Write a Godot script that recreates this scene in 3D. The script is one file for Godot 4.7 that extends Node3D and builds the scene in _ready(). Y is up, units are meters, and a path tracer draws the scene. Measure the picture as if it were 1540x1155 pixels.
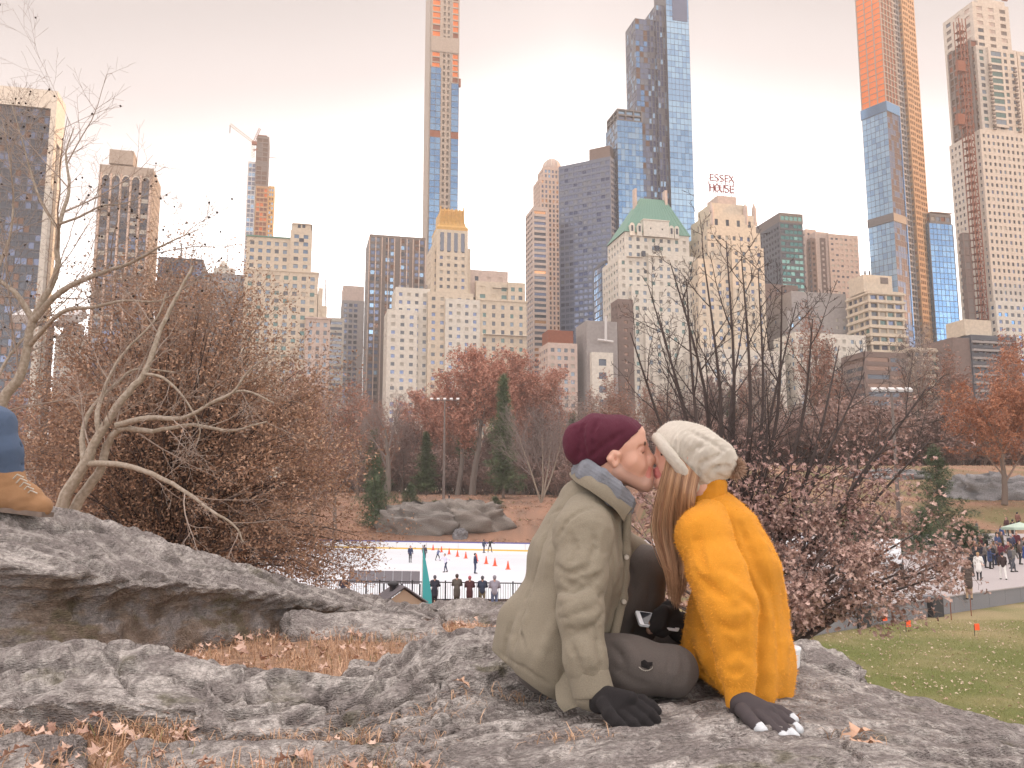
extends Node3D
# A couple kissing on a rock outcrop above a skating rink, city skyline behind.
# The eye is the origin; y up, metres. px(), at() turn a place in the photograph (1540 x 1155) and a distance into a point.
const F := 1350.0
const HORIZON := 775.0
var PITCH := atan((HORIZON - 577.5) / F)
var rng: RandomNumberGenerator = RandomNumberGenerator.new()
var names := {}
var M := {}
var nz := FastNoiseLite.new()
var nz2 := FastNoiseLite.new()

func ray(x: float, y: float) -> Vector3:
	var dx := (x - 770.0) / F
	var dy := (577.5 - y) / F
	var c := cos(PITCH); var s := sin(PITCH)
	return Vector3(dx, dy * c + s, -(c - dy * s))

func at(x: float, y: float, d: float) -> Vector3:   # d metres away along -z
	var r := ray(x, y)
	return r * (d / -r.z)

func numbered(called: String) -> String:
	if not names.has(called):
		names[called] = 0
		return called
	names[called] += 1
	return "%s_%03d" % [called, names[called]]

func tag(o: Node3D, label: String, category: String, group := "", kind := "") -> Node3D:
	if label: o.set_meta("label", label)
	if category: o.set_meta("category", category)
	if group: o.set_meta("group", group)
	if kind: o.set_meta("kind", kind)
	return o

func thing(called: String, label: String, category: String, where := Vector3.ZERO, turn := 0.0, group := "") -> Node3D:
	var o := Node3D.new()
	o.name = numbered(called)
	add_child(o)
	o.position = where
	o.rotation.y = turn
	return tag(o, label, category, group)

func part(called: String, mesh: Mesh, mat: Material, parent: Node3D, where := Vector3.ZERO) -> MeshInstance3D:
	var o := MeshInstance3D.new()
	o.name = called if parent != self else numbered(called)
	o.mesh = mesh
	if mat: o.material_override = mat
	o.position = where
	parent.add_child(o, true)
	return o

func structure(called: String, mesh: Mesh, mat: Material) -> MeshInstance3D:
	var o := part(called, mesh, mat, self)
	o.set_meta("kind", "structure")
	return o

# ---------- a mesh collector: quads, boxes, tubes ----------
class MB:
	var v := PackedVector3Array()
	var n := PackedVector3Array()
	var c := PackedColorArray()
	var uv := PackedVector2Array()
	var ix := PackedInt32Array()
	var col := Color.WHITE
	func quad(a: Vector3, b: Vector3, d: Vector3, e: Vector3) -> void:   # counter-clockwise seen from outside
		var k := v.size()
		var nn := (b - a).cross(e - a).normalized()
		v.append(a); v.append(b); v.append(d); v.append(e)
		for i in 4:
			n.append(nn); c.append(col)
		var w := a.distance_to(b); var h := a.distance_to(e)
		uv.append(Vector2(0, h)); uv.append(Vector2(w, h)); uv.append(Vector2(w, 0)); uv.append(Vector2(0, 0))
		ix.append(k); ix.append(k + 2); ix.append(k + 1); ix.append(k); ix.append(k + 3); ix.append(k + 2)
	func tri(a: Vector3, b: Vector3, d: Vector3) -> void:
		var k := v.size()
		var nn := (b - a).cross(d - a).normalized()
		v.append(a); v.append(b); v.append(d)
		for i in 3:
			n.append(nn); c.append(col); uv.append(Vector2(i & 1, i >> 1))
		ix.append(k); ix.append(k + 2); ix.append(k + 1)
	func box(lo: Vector3, hi: Vector3, t := Transform3D()) -> void:
		var p := []
		for i in 8: p.append(t * Vector3(hi.x if i & 1 else lo.x, hi.y if i & 2 else lo.y, hi.z if i & 4 else lo.z))
		quad(p[4], p[5], p[7], p[6]); quad(p[1], p[0], p[2], p[3])
		quad(p[5], p[1], p[3], p[7]); quad(p[0], p[4], p[6], p[2])
		quad(p[6], p[7], p[3], p[2]); quad(p[0], p[1], p[5], p[4])
	func beam(a: Vector3, b: Vector3, w: float, h := -1.0) -> void:
		if h < 0: h = w
		var z := (b - a)
		var l := z.length()
		z /= l
		var x := z.cross(Vector3.UP if absf(z.y) < 0.95 else Vector3.RIGHT).normalized()
		var y := x.cross(z)
		box(Vector3(-w / 2, -h / 2, 0), Vector3(w / 2, h / 2, l), Transform3D(Basis(x, y, z), a))
	func tube(p: PackedVector3Array, r: PackedFloat32Array, sides: int, cap := false) -> void:
		var m := p.size()
		if m < 2: return
		var k := v.size()
		var ref := Vector3(0.31, 0.12, 0.94)
		var t0 := (p[1] - p[0]).normalized()
		if absf(t0.dot(ref)) > 0.9: ref = Vector3(0.9, 0.3, -0.2)
		var x := t0.cross(ref).normalized()
		var run := 0.0
		for i in m:
			var t := (p[mini(i + 1, m - 1)] - p[maxi(i - 1, 0)]).normalized()
			x = (x - t * x.dot(t)).normalized()
			var y := t.cross(x)
			if i: run += p[i].distance_to(p[i - 1])
			for s in sides + 1:
				var a := TAU * s / sides
				var d := x * cos(a) + y * sin(a)
				v.append(p[i] + d * r[i]); n.append(d); c.append(col); uv.append(Vector2(float(s) / sides, run))
		for i in m - 1:
			for s in sides:
				var q := k + i * (sides + 1) + s
				ix.append(q); ix.append(q + sides + 1); ix.append(q + 1)
				ix.append(q + 1); ix.append(q + sides + 1); ix.append(q + sides + 2)
		if cap:
			for e in [0, m - 1]:
				var q := v.size()
				var t := (p[1] - p[0]).normalized() * -1.0 if e == 0 else (p[m - 1] - p[m - 2]).normalized()
				v.append(p[e]); n.append(t); c.append(col); uv.append(Vector2.ZERO)
				for s in sides + 1:
					v.append(v[k + e * (sides + 1) + s]); n.append(t); c.append(col); uv.append(Vector2.ZERO)
				for s in sides:
					ix.append(q)
					if e != 0:
						ix.append(q + 2 + s); ix.append(q + 1 + s)
					else:
						ix.append(q + 1 + s); ix.append(q + 2 + s)
	func lathe(axis: Vector3, prof: Array, sides := 16) -> void:   # prof: [radius, height] upward
		var pts := PackedVector3Array(); var rr := PackedFloat32Array()
		var k := v.size()
		for i in prof.size():
			var a0: Vector2 = Vector2(prof[maxi(i - 1, 0)][0], prof[maxi(i - 1, 0)][1])
			var a1: Vector2 = Vector2(prof[mini(i + 1, prof.size() - 1)][0], prof[mini(i + 1, prof.size() - 1)][1])
			var tn := (a1 - a0).normalized()
			for s in sides + 1:
				var a := TAU * s / sides
				var d := Vector3(cos(a), 0, sin(a))
				v.append(axis + d * prof[i][0] + Vector3.UP * prof[i][1])
				n.append((d * tn.y - Vector3.UP * tn.x).normalized()); c.append(col); uv.append(Vector2(float(s) / sides, prof[i][1]))
		for i in prof.size() - 1:
			for s in sides:
				var q := k + i * (sides + 1) + s
				ix.append(q); ix.append(q + 1); ix.append(q + sides + 1)
				ix.append(q + 1); ix.append(q + sides + 2); ix.append(q + sides + 1)
	func smooth_grid(p: PackedVector3Array, w: int, h: int, cols := PackedColorArray(), flip := false) -> void:
		var k := v.size()
		for j in h:
			for i in w:
				var a := p[j * w + mini(i + 1, w - 1)] - p[j * w + maxi(i - 1, 0)]
				var b := p[mini(j + 1, h - 1) * w + i] - p[maxi(j - 1, 0) * w + i]
				var nn := a.cross(b).normalized()
				if flip: nn = -nn
				v.append(p[j * w + i]); n.append(nn); uv.append(Vector2(float(i) / (w - 1), float(j) / (h - 1)))
				c.append(cols[j * w + i] if cols.size() else col)
		for j in h - 1:
			for i in w - 1:
				var q := k + j * w + i
				if flip:
					ix.append(q); ix.append(q + 1); ix.append(q + w); ix.append(q + 1); ix.append(q + w + 1); ix.append(q + w)
				else:
					ix.append(q); ix.append(q + w); ix.append(q + 1); ix.append(q + 1); ix.append(q + w); ix.append(q + w + 1)
	func done() -> ArrayMesh:
		var m := ArrayMesh.new()
		if v.is_empty(): return m
		var a := []
		a.resize(Mesh.ARRAY_MAX)
		a[Mesh.ARRAY_VERTEX] = v; a[Mesh.ARRAY_NORMAL] = n; a[Mesh.ARRAY_COLOR] = c; a[Mesh.ARRAY_TEX_UV] = uv; a[Mesh.ARRAY_INDEX] = ix
		m.add_surface_from_arrays(Mesh.PRIMITIVE_TRIANGLES, a)
		return m

func quad_mesh(w: float, h: float) -> ArrayMesh:
	var b := MB.new()
	b.quad(Vector3(-w / 2, -h / 2, 0), Vector3(w / 2, -h / 2, 0), Vector3(w / 2, h / 2, 0), Vector3(-w / 2, h / 2, 0))
	return b.done()

func scatter(called: String, mesh: Mesh, mat: Material, buf: PackedFloat32Array, parent: Node3D) -> MultiMeshInstance3D:
	var mm := MultiMesh.new()
	mm.transform_format = MultiMesh.TRANSFORM_3D
	mm.use_colors = true
	mm.mesh = mesh
	mm.instance_count = buf.size() / 16
	mm.buffer = buf
	var o := MultiMeshInstance3D.new()
	o.name = called if parent != self else numbered(called)
	o.multimesh = mm
	o.material_override = mat
	parent.add_child(o, true)
	return o

func put(buf: PackedFloat32Array, b: Basis, o: Vector3, c: Color) -> void:
	buf.append_array(PackedFloat32Array([b.x.x, b.y.x, b.z.x, o.x, b.x.y, b.y.y, b.z.y, o.y, b.x.z, b.y.z, b.z.z, o.z, c.r, c.g, c.b, 1.0]))

func lin(r: float, g: float, b: float) -> Color:
	return Color(r, g, b).linear_to_srgb()

func mat(called: String, c: Color, rough := 0.9, metal := 0.0) -> StandardMaterial3D:   # c in linear, real-world values
	var m := StandardMaterial3D.new()
	m.resource_name = called
	m.albedo_color = c.linear_to_srgb()
	m.roughness = rough
	m.metallic = metal
	M[called] = m
	return m

func vmat(called: String, rough := 0.9) -> StandardMaterial3D:
	var m := mat(called, Color.WHITE, rough)
	m.vertex_color_use_as_albedo = true
	return m

func noise_tex(freq: float, lo: Color, hi: Color, octaves := 5, sd := 1, size := 512, kind := FastNoiseLite.TYPE_SIMPLEX_SMOOTH) -> NoiseTexture2D:
	var f := FastNoiseLite.new()
	f.noise_type = kind
	f.frequency = freq
	f.fractal_octaves = octaves
	f.seed = sd
	var t := NoiseTexture2D.new()
	t.width = size; t.height = size
	t.seamless = true
	t.noise = f
	var g := Gradient.new()
	g.set_color(0, lo); g.set_color(1, hi)
	t.color_ramp = g
	return t

func tri_tex(m: StandardMaterial3D, t: Texture2D, scale: float) -> StandardMaterial3D:
	m.albedo_texture = t
	m.uv1_triplanar = true
	m.uv1_world_triplanar = true
	m.uv1_scale = Vector3.ONE * scale
	return m

func relief(m: StandardMaterial3D, t: Texture2D, cm: float) -> StandardMaterial3D:
	m.heightmap_enabled = true
	m.heightmap_texture = t
	m.heightmap_scale = cm
	return m

func sky_image() -> Image:
	var w := 512; var h := 256
	var im := Image.create(w, h, false, Image.FORMAT_RGBAF)
	for j in h:
		var el := (0.5 - (j + 0.5) / h) * 180.0
		for i in w:
			var az := wrapf((i + 0.5) / w * 360.0, -180.0, 180.0)   # straight ahead is 0
			var e := el + 8.5 * clampf(absf(az - 4.0) / 40.0, 0.0, 1.0)
			e += 1.0 * nz.get_noise_3d(cos(deg_to_rad(az)) * 60, sin(deg_to_rad(az)) * 60, el * 3.0)
			var l := steps(e, [[0.0, 1.8], [9.0, 1.7], [19.0, 1.45], [25.0, 0.60], [30.0, 0.36], [35.0, 0.285], [46.0, 0.46], [66.0, 1.05], [90.0, 1.35]])
			var c := Color(1.0, 0.99, 0.985).lerp(Color(1.05, 0.95, 0.925), smoothstep(14.0, 28.0, e)) * l
			if el < 0.0: c = Color(0.30, 0.26, 0.23)
			im.set_pixel(i, j, c)
	return im

func _ready() -> void:
	rng.seed = 7
	nz.seed = 3; nz.frequency = 0.02; nz.fractal_octaves = 4
	nz2.seed = 11; nz2.frequency = 1.0; nz2.fractal_octaves = 4
	# camera
	var cam := Camera3D.new()
	cam.name = "camera"
	cam.fov = rad_to_deg(2.0 * atan(577.5 / F))
	cam.far = 4000.0
	cam.near = 0.1
	cam.rotation.x = PITCH
	add_child(cam)
	cam.current = true
	# sky, air, exposure
	var we := WorldEnvironment.new()
	we.name = "environment"
	var e := Environment.new()
	e.background_mode = Environment.BG_SKY
	var pano := PanoramaSkyMaterial.new()
	pano.panorama = ImageTexture.create_from_image(sky_image())
	var sky := Sky.new()
	sky.sky_material = pano
	e.sky = sky
	e.tonemap_mode = Environment.TONE_MAPPER_LINEAR
	e.tonemap_exposure = 2.55
	e.fog_enabled = true
	e.fog_density = 0.0003
	e.fog_light_color = Color(0.95, 0.92, 0.90)
	e.sdfgi_enabled = true; e.ssao_enabled = true; e.ssil_enabled = true
	we.environment = e
	add_child(we)
	# a low, warm winter sun far to the side, hidden from the park by unseen blocks added for that
	var sun := DirectionalLight3D.new()
	sun.name = "sun"
	sun.light_color = Color(1.0, 0.76, 0.50)
	sun.light_energy = 0.7
	sun.light_angular_distance = 0.6
	sun.shadow_enabled = true
	add_child(sun)
	sun.look_at_from_position(Vector3(0.98, 0.0875, -0.05), Vector3.ZERO)
	make_materials()
	build_ground()
	build_city()
	build_park()
	build_trees()
	build_rocks()
	build_people()

func make_materials() -> void:
	var grain := noise_tex(0.02, Color(0.86, 0.86, 0.86), Color(1, 1, 1), 5, 5)
	var fine := noise_tex(0.08, Color(0.78, 0.78, 0.78), Color(1, 1, 1), 4, 9)
	M.t_grain = grain; M.t_fine = fine
	tri_tex(vmat("ground", 1.0), noise_tex(0.03, Color(0.74, 0.74, 0.74), Color(1, 1, 1), 6, 21, 1024), 0.35)
	relief(M.ground, noise_tex(0.06, Color.BLACK, Color.WHITE, 5, 22), 4.0)
	tri_tex(vmat("stone_wall"), grain, 0.08)
	tri_tex(mat("cream", Color(0.66, 0.56, 0.44)), grain, 0.05)
	tri_tex(mat("pale", Color(0.70, 0.65, 0.57)), grain, 0.05)
	tri_tex(mat("pinkstone", Color(0.58, 0.46, 0.40)), grain, 0.05)
	tri_tex(mat("tan", Color(0.47, 0.36, 0.25)), grain, 0.05)
	tri_tex(mat("brownstone", Color(0.20, 0.14, 0.12)), grain, 0.05)
	tri_tex(mat("greystone", Color(0.34, 0.31, 0.30)), grain, 0.05)
	tri_tex(mat("darkpanel", Color(0.07, 0.075, 0.095), 0.5), grain, 0.05)
	tri_tex(mat("bluepanel", Color(0.12, 0.145, 0.21), 0.5), grain, 0.05); tri_tex(mat("limestone", Color(0.60, 0.53, 0.46)), grain, 0.05)
	tri_tex(mat("concrete", Color(0.40, 0.34, 0.29)), grain, 0.06)
	tri_tex(mat("bronze", Color(0.17, 0.135, 0.12), 0.6), grain, 0.06)
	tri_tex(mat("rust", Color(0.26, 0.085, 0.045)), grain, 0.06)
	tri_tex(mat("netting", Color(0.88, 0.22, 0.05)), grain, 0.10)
	tri_tex(mat("goldnet_sunglow", Color(0.46, 0.28, 0.15)), grain, 0.10)  # netting gold, also used to paint sunlight and an orange reflection on towers
	tri_tex(mat("gold", Color(0.62, 0.36, 0.10), 0.6), grain, 0.06)
	tri_tex(mat("copper", Color(0.17, 0.34, 0.27), 0.8), fine, 0.06)
	mat("steel", Color(0.12, 0.11, 0.11), 0.5, 0.4)
	mat("white_steel", Color(0.55, 0.53, 0.52), 0.5)
	mat("red_paint", Color(0.20, 0.03, 0.035), 0.7)
	# panes
	mat("glass_dark", Color(0.05, 0.06, 0.08), 0.12, 0.35)
	mat("glass_grey", Color(0.16, 0.18, 0.22), 0.14, 0.45)
	mat("glass_blue", Color(0.13, 0.30, 0.55), 0.10, 0.75)
	mat("glass_sky", Color(0.19, 0.38, 0.62), 0.10, 0.75)
	mat("glass_pale", Color(0.28, 0.45, 0.63), 0.12, 0.7)
	mat("glass_bright", Color(0.36, 0.58, 0.80), 0.15, 0.45)
	mat("glass_bright_cool", Color(0.32, 0.54, 0.77), 0.15, 0.45); mat("glass_mid", Color(0.25, 0.45, 0.70), 0.15, 0.5)
	mat("glass_navy", Color(0.035, 0.06, 0.14), 0.10, 0.6)
	mat("glass_teal", Color(0.05, 0.17, 0.17), 0.10, 0.6)
	mat("glass_teal_pale", Color(0.16, 0.33, 0.30), 0.12, 0.6)
	mat("win_pale", Color(0.20, 0.25, 0.30), 0.2, 0.25); mat("win_blue", Color(0.13, 0.20, 0.29), 0.2, 0.25); mat("win_teal", Color(0.10, 0.18, 0.17), 0.2, 0.25); mat("win_grey", Color(0.10, 0.11, 0.125), 0.2, 0.2)
	mat("blind", Color(0.42, 0.39, 0.34), 0.7)
	mat("glass_bronze", Color(0.14, 0.075, 0.05), 0.14, 0.5)
	mat("glass_sun_reflection", Color(0.70, 0.38, 0.20), 0.14, 0.8)  # amber colour paints low sun reflected in the glass
	mat("glass_slate", Color(0.13, 0.165, 0.26), 0.12, 0.5)
	var lit := mat("lit_window", Color(0.8, 0.6, 0.3), 0.5)
	lit.emission_enabled = true; lit.emission = Color(1.0, 0.78, 0.45); lit.emission_energy_multiplier = 0.9

func steps(x: float, t: Array) -> float:   # piecewise smooth through [x, y] pairs
	if x <= t[0][0]: return t[0][1]
	for i in t.size() - 1:
		if x < t[i + 1][0]:
			return lerpf(t[i][1], t[i + 1][1], smoothstep(0.0, 1.0, (x - t[i][0]) / (t[i + 1][0] - t[i][0])) * 0.5 + 0.5 * (x - t[i][0]) / (t[i + 1][0] - t[i][0]))
	return t[-1][1]

func wall_d(x: float) -> float:
	return 38.0 + (x - 14.6) * 0.863

func plaza_y(x: float, d: float) -> float:
	var dw := lerpf(d - wall_d(x) + 44.0, d, smoothstep(60.0, 90.0, d))
	return steps(dw, [[0, -3.95], [44, -3.95], [60, -3.85], [74, -3.2], [88, -1.4]])

func gy(x: float, z: float) -> float:
	var d := -z
	var e := lerpf(7.6, 3.3, smoothstep(-0.4, 1.7, x))
	var q := maxf(0.0, maxf(d - e, (x - 2.3) * 1.2))
	var t := clampf(q / (12.0 - 3.0 * smoothstep(-1.0, 2.0, x)), 0.0, 1.0)
	var mid := steps(d, [[0, -4.75], [30, -4.95], [141, -4.95], [147, -3.9], [156, -0.8], [166, 1.4], [178, 2.5], [200, 4.3], [260, 7.0], [420, 5.0], [3000, 5.0]])
	var dw := lerpf(d - wall_d(x) + 44.0, d, smoothstep(60.0, 90.0, d))
	var right := steps(dw, [[0, -4.5], [45.5, -4.5], [52, -4.25], [60, -4.1], [74, -3.45], [88, -1.5], [100, 1.5], [120, 4.6], [140, 7.7], [180, 9.0], [260, 8.0], [420, 5.0], [3000, 5.0]])
	var far := lerpf(mid, right, smoothstep(2.0, 9.0, x - d * 0.10))
	var near := lerpf(-0.56 - 0.03 * maxf(4.0 - d, 0.0) - 0.085 * maxf(d - 4.2, 0.0), -0.95, smoothstep(-0.25, 0.5, x))
	var y := lerpf(near, far, 2.0 * t - t * t)
	return y + (0.25 * nz.get_noise_2d(x * 4.0, z * 4.0) * smoothstep(142, 160, d)) + 0.03 * nz2.get_noise_2d(x * 0.9, z * 0.9) * (1.0 - t)

func gcol(x: float, z: float) -> Color:
	var d := -z
	var n := nz.get_noise_2d(x * 9.0 + 50, z * 9.0)
	var n2 := nz.get_noise_2d(x * 60.0, z * 60.0 + 90)
	var straw := Color(0.50, 0.32, 0.21).lerp(Color(0.32, 0.20, 0.13), clampf(0.5 + n2, 0, 1))
	var litter := Color(0.44, 0.245, 0.16).lerp(Color(0.27, 0.17, 0.12), clampf(0.5 + n * 1.2, 0, 1))
	var lawn := Color(0.17, 0.195, 0.05).lerp(Color(0.40, 0.32, 0.17), clampf(0.20 + n * 0.9 + n2 * 0.35 + smoothstep(30.0, 44.0, d) * 0.45, 0, 1))
	if d < 9.0 and x < 2.4: return straw
	if d > 141.0: return litter
	if x > d * 0.08 + 2.0:
		if d < 48.0: return lawn
		return litter.lerp(Color(0.20, 0.19, 0.07), clampf(n * 2.0 + 0.3, 0, 0.8))
	return litter

func axis_steps(fine: float, reach: float, grow: float, most: float) -> PackedFloat32Array:
	var a := PackedFloat32Array()
	var x := 0.0; var s := fine
	while x < most:
		a.append(x)
		if x > reach: s *= grow
		x += s
	return a

func build_ground() -> void:
	var half := axis_steps(0.16, 5.0, 1.05, 1150.0)
	var xs := PackedFloat32Array()
	for i in range(half.size() - 1, 0, -1): xs.append(-half[i])
	xs.append_array(half)
	var back := axis_steps(0.5, 2.0, 1.35, 300.0)
	var zs := PackedFloat32Array()
	for i in range(back.size() - 1, 0, -1): zs.append(back[i])
	for d in axis_steps(0.16, 9.0, 1.035, 1150.0): zs.append(-d)
	var p := PackedVector3Array(); var c := PackedColorArray()
	for z in zs:
		for x in xs:
			p.append(Vector3(x, gy(x, z), z))
			c.append(gcol(x, z))
	var b := MB.new()
	b.smooth_grid(p, xs.size(), zs.size(), c, true)
	structure("ground", b.done(), M.ground)

# ---------- buildings: a facade plane turned by YAW, laid out from left and right edges in the photograph ----------
const YAW := 0.236
class Bld:
	var node: Node3D
	var o: Vector3      # a point of the facade plane at ground level, world
	var u: Vector3
	var n: Vector3
	var base: float

func bld(called: String, label: String, px: float, py: float, d: float, yaw := YAW, category := "building") -> Bld:
	var b := Bld.new()
	var p := at(px, py, d)
	b.base = 3.0
	b.o = Vector3(p.x, b.base, p.z)
	b.u = Vector3(cos(yaw), 0, -sin(yaw))
	b.n = Vector3(sin(yaw), 0, cos(yaw))
	b.node = thing(called, label, category, b.o, yaw)
	return b

func loc(b: Bld, px: float, py: float, zf := 0.0) -> Vector2:   # where the line of sight meets the facade plane, in its own x, y
	var r := ray(px, py)
	var t := (b.o + b.n * zf).dot(b.n) / r.dot(b.n)
	var p := r * t - b.o
	return Vector2(p.dot(b.u), p.y)

# window grid in a wall: a real opening with reveals for each window, panes set back
func facade(b: Bld, wall: MB, host: Node3D, o: Vector3, u: Vector3, w: float, h: float, s: Dictionary, panes: Dictionary) -> void:
	var cw: float = s.get("cw", 3.6); var ch: float = s.get("ch", 3.6)
	var mx: float = s.get("mx", 0.6); var mt: float = s.get("mt", 1.5); var mb: float = s.get("mb", 1.0)
	if w < cw * 0.8 + 0.2 or h < ch + mt or s.get("blank", false):
		wall.quad(o, o + u * w, o + u * w + Vector3.UP * h, o + Vector3.UP * h)
		return
	mx = minf(mx, w * 0.1)
	var cols := maxi(1, roundi((w - 2 * mx) / cw)); cw = (w - 2 * mx) / cols
	var rows := maxi(1, roundi((h - mt - mb) / ch)); ch = (h - mt - mb) / rows
	var ww: float = cw * s.get("fw", 0.5); var wh: float = ch * s.get("fh", 0.55)
	var rec: float = s.get("rec", 0.35)
	var skip: int = s.get("skip", 0)      # a blank pier after every skip columns
	var n := u.cross(Vector3.UP)
	var Y := Vector3.UP
	var glass: Array = s.get("glass", ["glass_grey"])
	var arch: bool = s.get("arch", false)
	var as_parts: bool = s.get("parts", false)
	var qm: ArrayMesh
	if as_parts: qm = pane_mesh(ww, wh, s.get("cross", true))
	# piers
	var x0 := 0.0
	for i in cols:
		var x1 := mx + i * cw + (cw - ww) / 2
		wall.quad(o + u * x0, o + u * x1, o + u * x1 + Y * h, o + u * x0 + Y * h)
		x0 = x1 + ww
	wall.quad(o + u * x0, o + u * w, o + u * w + Y * h, o + u * x0 + Y * h)
	for i in cols:
		var xa := mx + i * cw + (cw - ww) / 2
		var xb := xa + ww
		var y0 := 0.0
		var blank := skip > 0 and i % (skip + 1) == skip
		if blank:
			wall.quad(o + u * xa, o + u * xb, o + u * xb + Y * h, o + u * xa + Y * h)
			continue
		for j in rows + 1:
			var y1 := mb + j * ch + (ch - wh) / 2 if j < rows else h
			if y1 > y0 + 0.01: wall.quad(o + u * xa + Y * y0, o + u * xb + Y * y0, o + u * xb + Y * y1, o + u * xa + Y * y1)
			if j == rows: break
			var y2 := y1 + wh
			var a := o + u * xa + Y * y1; var c := o + u * xb + Y * y1; var e := o + u * xb + Y * y2; var g := o + u * xa + Y * y2
			var back := n * -rec
			wall.quad(a, a + back, g + back, g); wall.quad(c + back, c, e, e + back)
			wall.quad(a, c, c + back, a + back); wall.quad(g + back, e + back, e, g)
			y0 = y2
			var hsh := absi(hash(Vector3i(i * 7 + 3, j * 13 + 1, roundi(o.x * 10.0) + roundi(w * 31.0))))
			var g_name: String = glass[hsh % glass.size()]
			if as_parts and s.get("cross", true): g_name = {"glass_pale": "win_pale", "glass_sky": "win_blue", "glass_teal_pale": "win_teal", "glass_grey": "win_grey"}.get(g_name, g_name)
			if as_parts:
				var m := MeshInstance3D.new()
				m.name = "window"
				m.mesh = qm
				m.material_override = M[g_name]
				m.transform = Transform3D(Basis(u, Y, n), (a + e) / 2 + back)
				host.add_child(m, true)
				b.node.set_meta("windows", b.node.get_meta("windows", 0) + 1)
			else:
				if not panes.has(g_name): panes[g_name] = MB.new()
				panes[g_name].quad(a + back, c + back, e + back, g + back)

var pane_cache := {}
func pane_mesh(w: float, h: float, crossed: bool) -> ArrayMesh:
	var key := "%.2f %.2f %s" % [w, h, crossed]
	if pane_cache.has(key): return pane_cache[key]
	var m := MB.new()
	m.quad(Vector3(-w / 2, -h / 2, 0), Vector3(w / 2, -h / 2, 0), Vector3(w / 2, h / 2, 0), Vector3(-w / 2, h / 2, 0))
	if crossed:
		m.box(Vector3(-0.05, -h / 2, 0.0), Vector3(0.05, h / 2, 0.08))
		m.box(Vector3(-w / 2, -0.05, 0.0), Vector3(w / 2, 0.05, 0.07))
	pane_cache[key] = m.done()
	return pane_cache[key]

# one block of a building: pixel edges at its top, pixel bottom (0: down to the ground), zf metres in front of the facade plane, deep metres deep
func block(b: Bld, x0: float, x1: float, ytop: float, ybot: float, zf: float, deep: float, wall_mat: String, s: Dictionary, called := "wall") -> Dictionary:
	var a := loc(b, x0, ytop, zf); var c := loc(b, x1, ytop, zf)
	var lo := 0.0 if ybot <= 0 else loc(b, (x0 + x1) / 2, ybot, zf).y
	return block_m(b, a.x, c.x, (a.y + c.y) / 2, lo, zf, deep, wall_mat, s, called)

func block_m(b: Bld, xa: float, xb: float, hi: float, lo: float, zf: float, deep: float, wall_mat: String, s: Dictionary, called := "wall") -> Dictionary:
	var wall := MB.new(); var panes := {}
	var host := MeshInstance3D.new()
	host.name = called
	b.node.add_child(host, true)
	var h := hi - lo
	var side: Dictionary = s.get("side", s)
	if not s.get("side_parts", false) and side.get("parts", false):
		side = side.duplicate(); side.parts = false
	var p := Vector3(xa, lo, zf); var w := xb - xa
	facade(b, wall, host, p, Vector3.RIGHT, w, h, s, panes)
	facade(b, wall, host, Vector3(xb, lo, zf), Vector3.FORWARD, deep, h, side, panes)
	facade(b, wall, host, Vector3(xa, lo, zf - deep), Vector3.BACK, deep, h, side, panes)
	wall.quad(Vector3(xb, lo, zf - deep), Vector3(xa, lo, zf - deep), Vector3(xa, hi, zf - deep), Vector3(xb, hi, zf - deep))
	wall.quad(Vector3(xa, hi, zf), Vector3(xb, hi, zf), Vector3(xb, hi, zf - deep), Vector3(xa, hi, zf - deep))
	host.mesh = wall.done()
	host.material_override = M[wall_mat]
	for g in panes:
		var o := part("windows", panes[g].done(), M[g], host)
		o.set_meta("kind", "stuff")
	if s.has("cornice"):
		var t: float = s.cornice
		var m := MB.new()
		m.box(Vector3(xa - t, hi - t * 1.2, zf - deep - t), Vector3(xb + t, hi + 0.05 + t * 0.4, zf + t))
		part("cornice", m.done(), M[s.get("cornice_mat", wall_mat)], b.node)
	return {"xa": xa, "xb": xb, "hi": hi, "lo": lo, "zf": zf, "deep": deep}

func slab(b: Bld, called: String, x0: float, x1: float, y0: float, y1: float, zf: float, deep: float, m: String) -> MeshInstance3D:   # plain box between pixel edges
	var a := loc(b, x0, y1, zf); var c := loc(b, x1, y0, zf)
	var mb := MB.new()
	mb.box(Vector3(a.x, a.y, zf - deep), Vector3(c.x, c.y, zf))
	return part(called, mb.done(), M[m], b.node)

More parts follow.
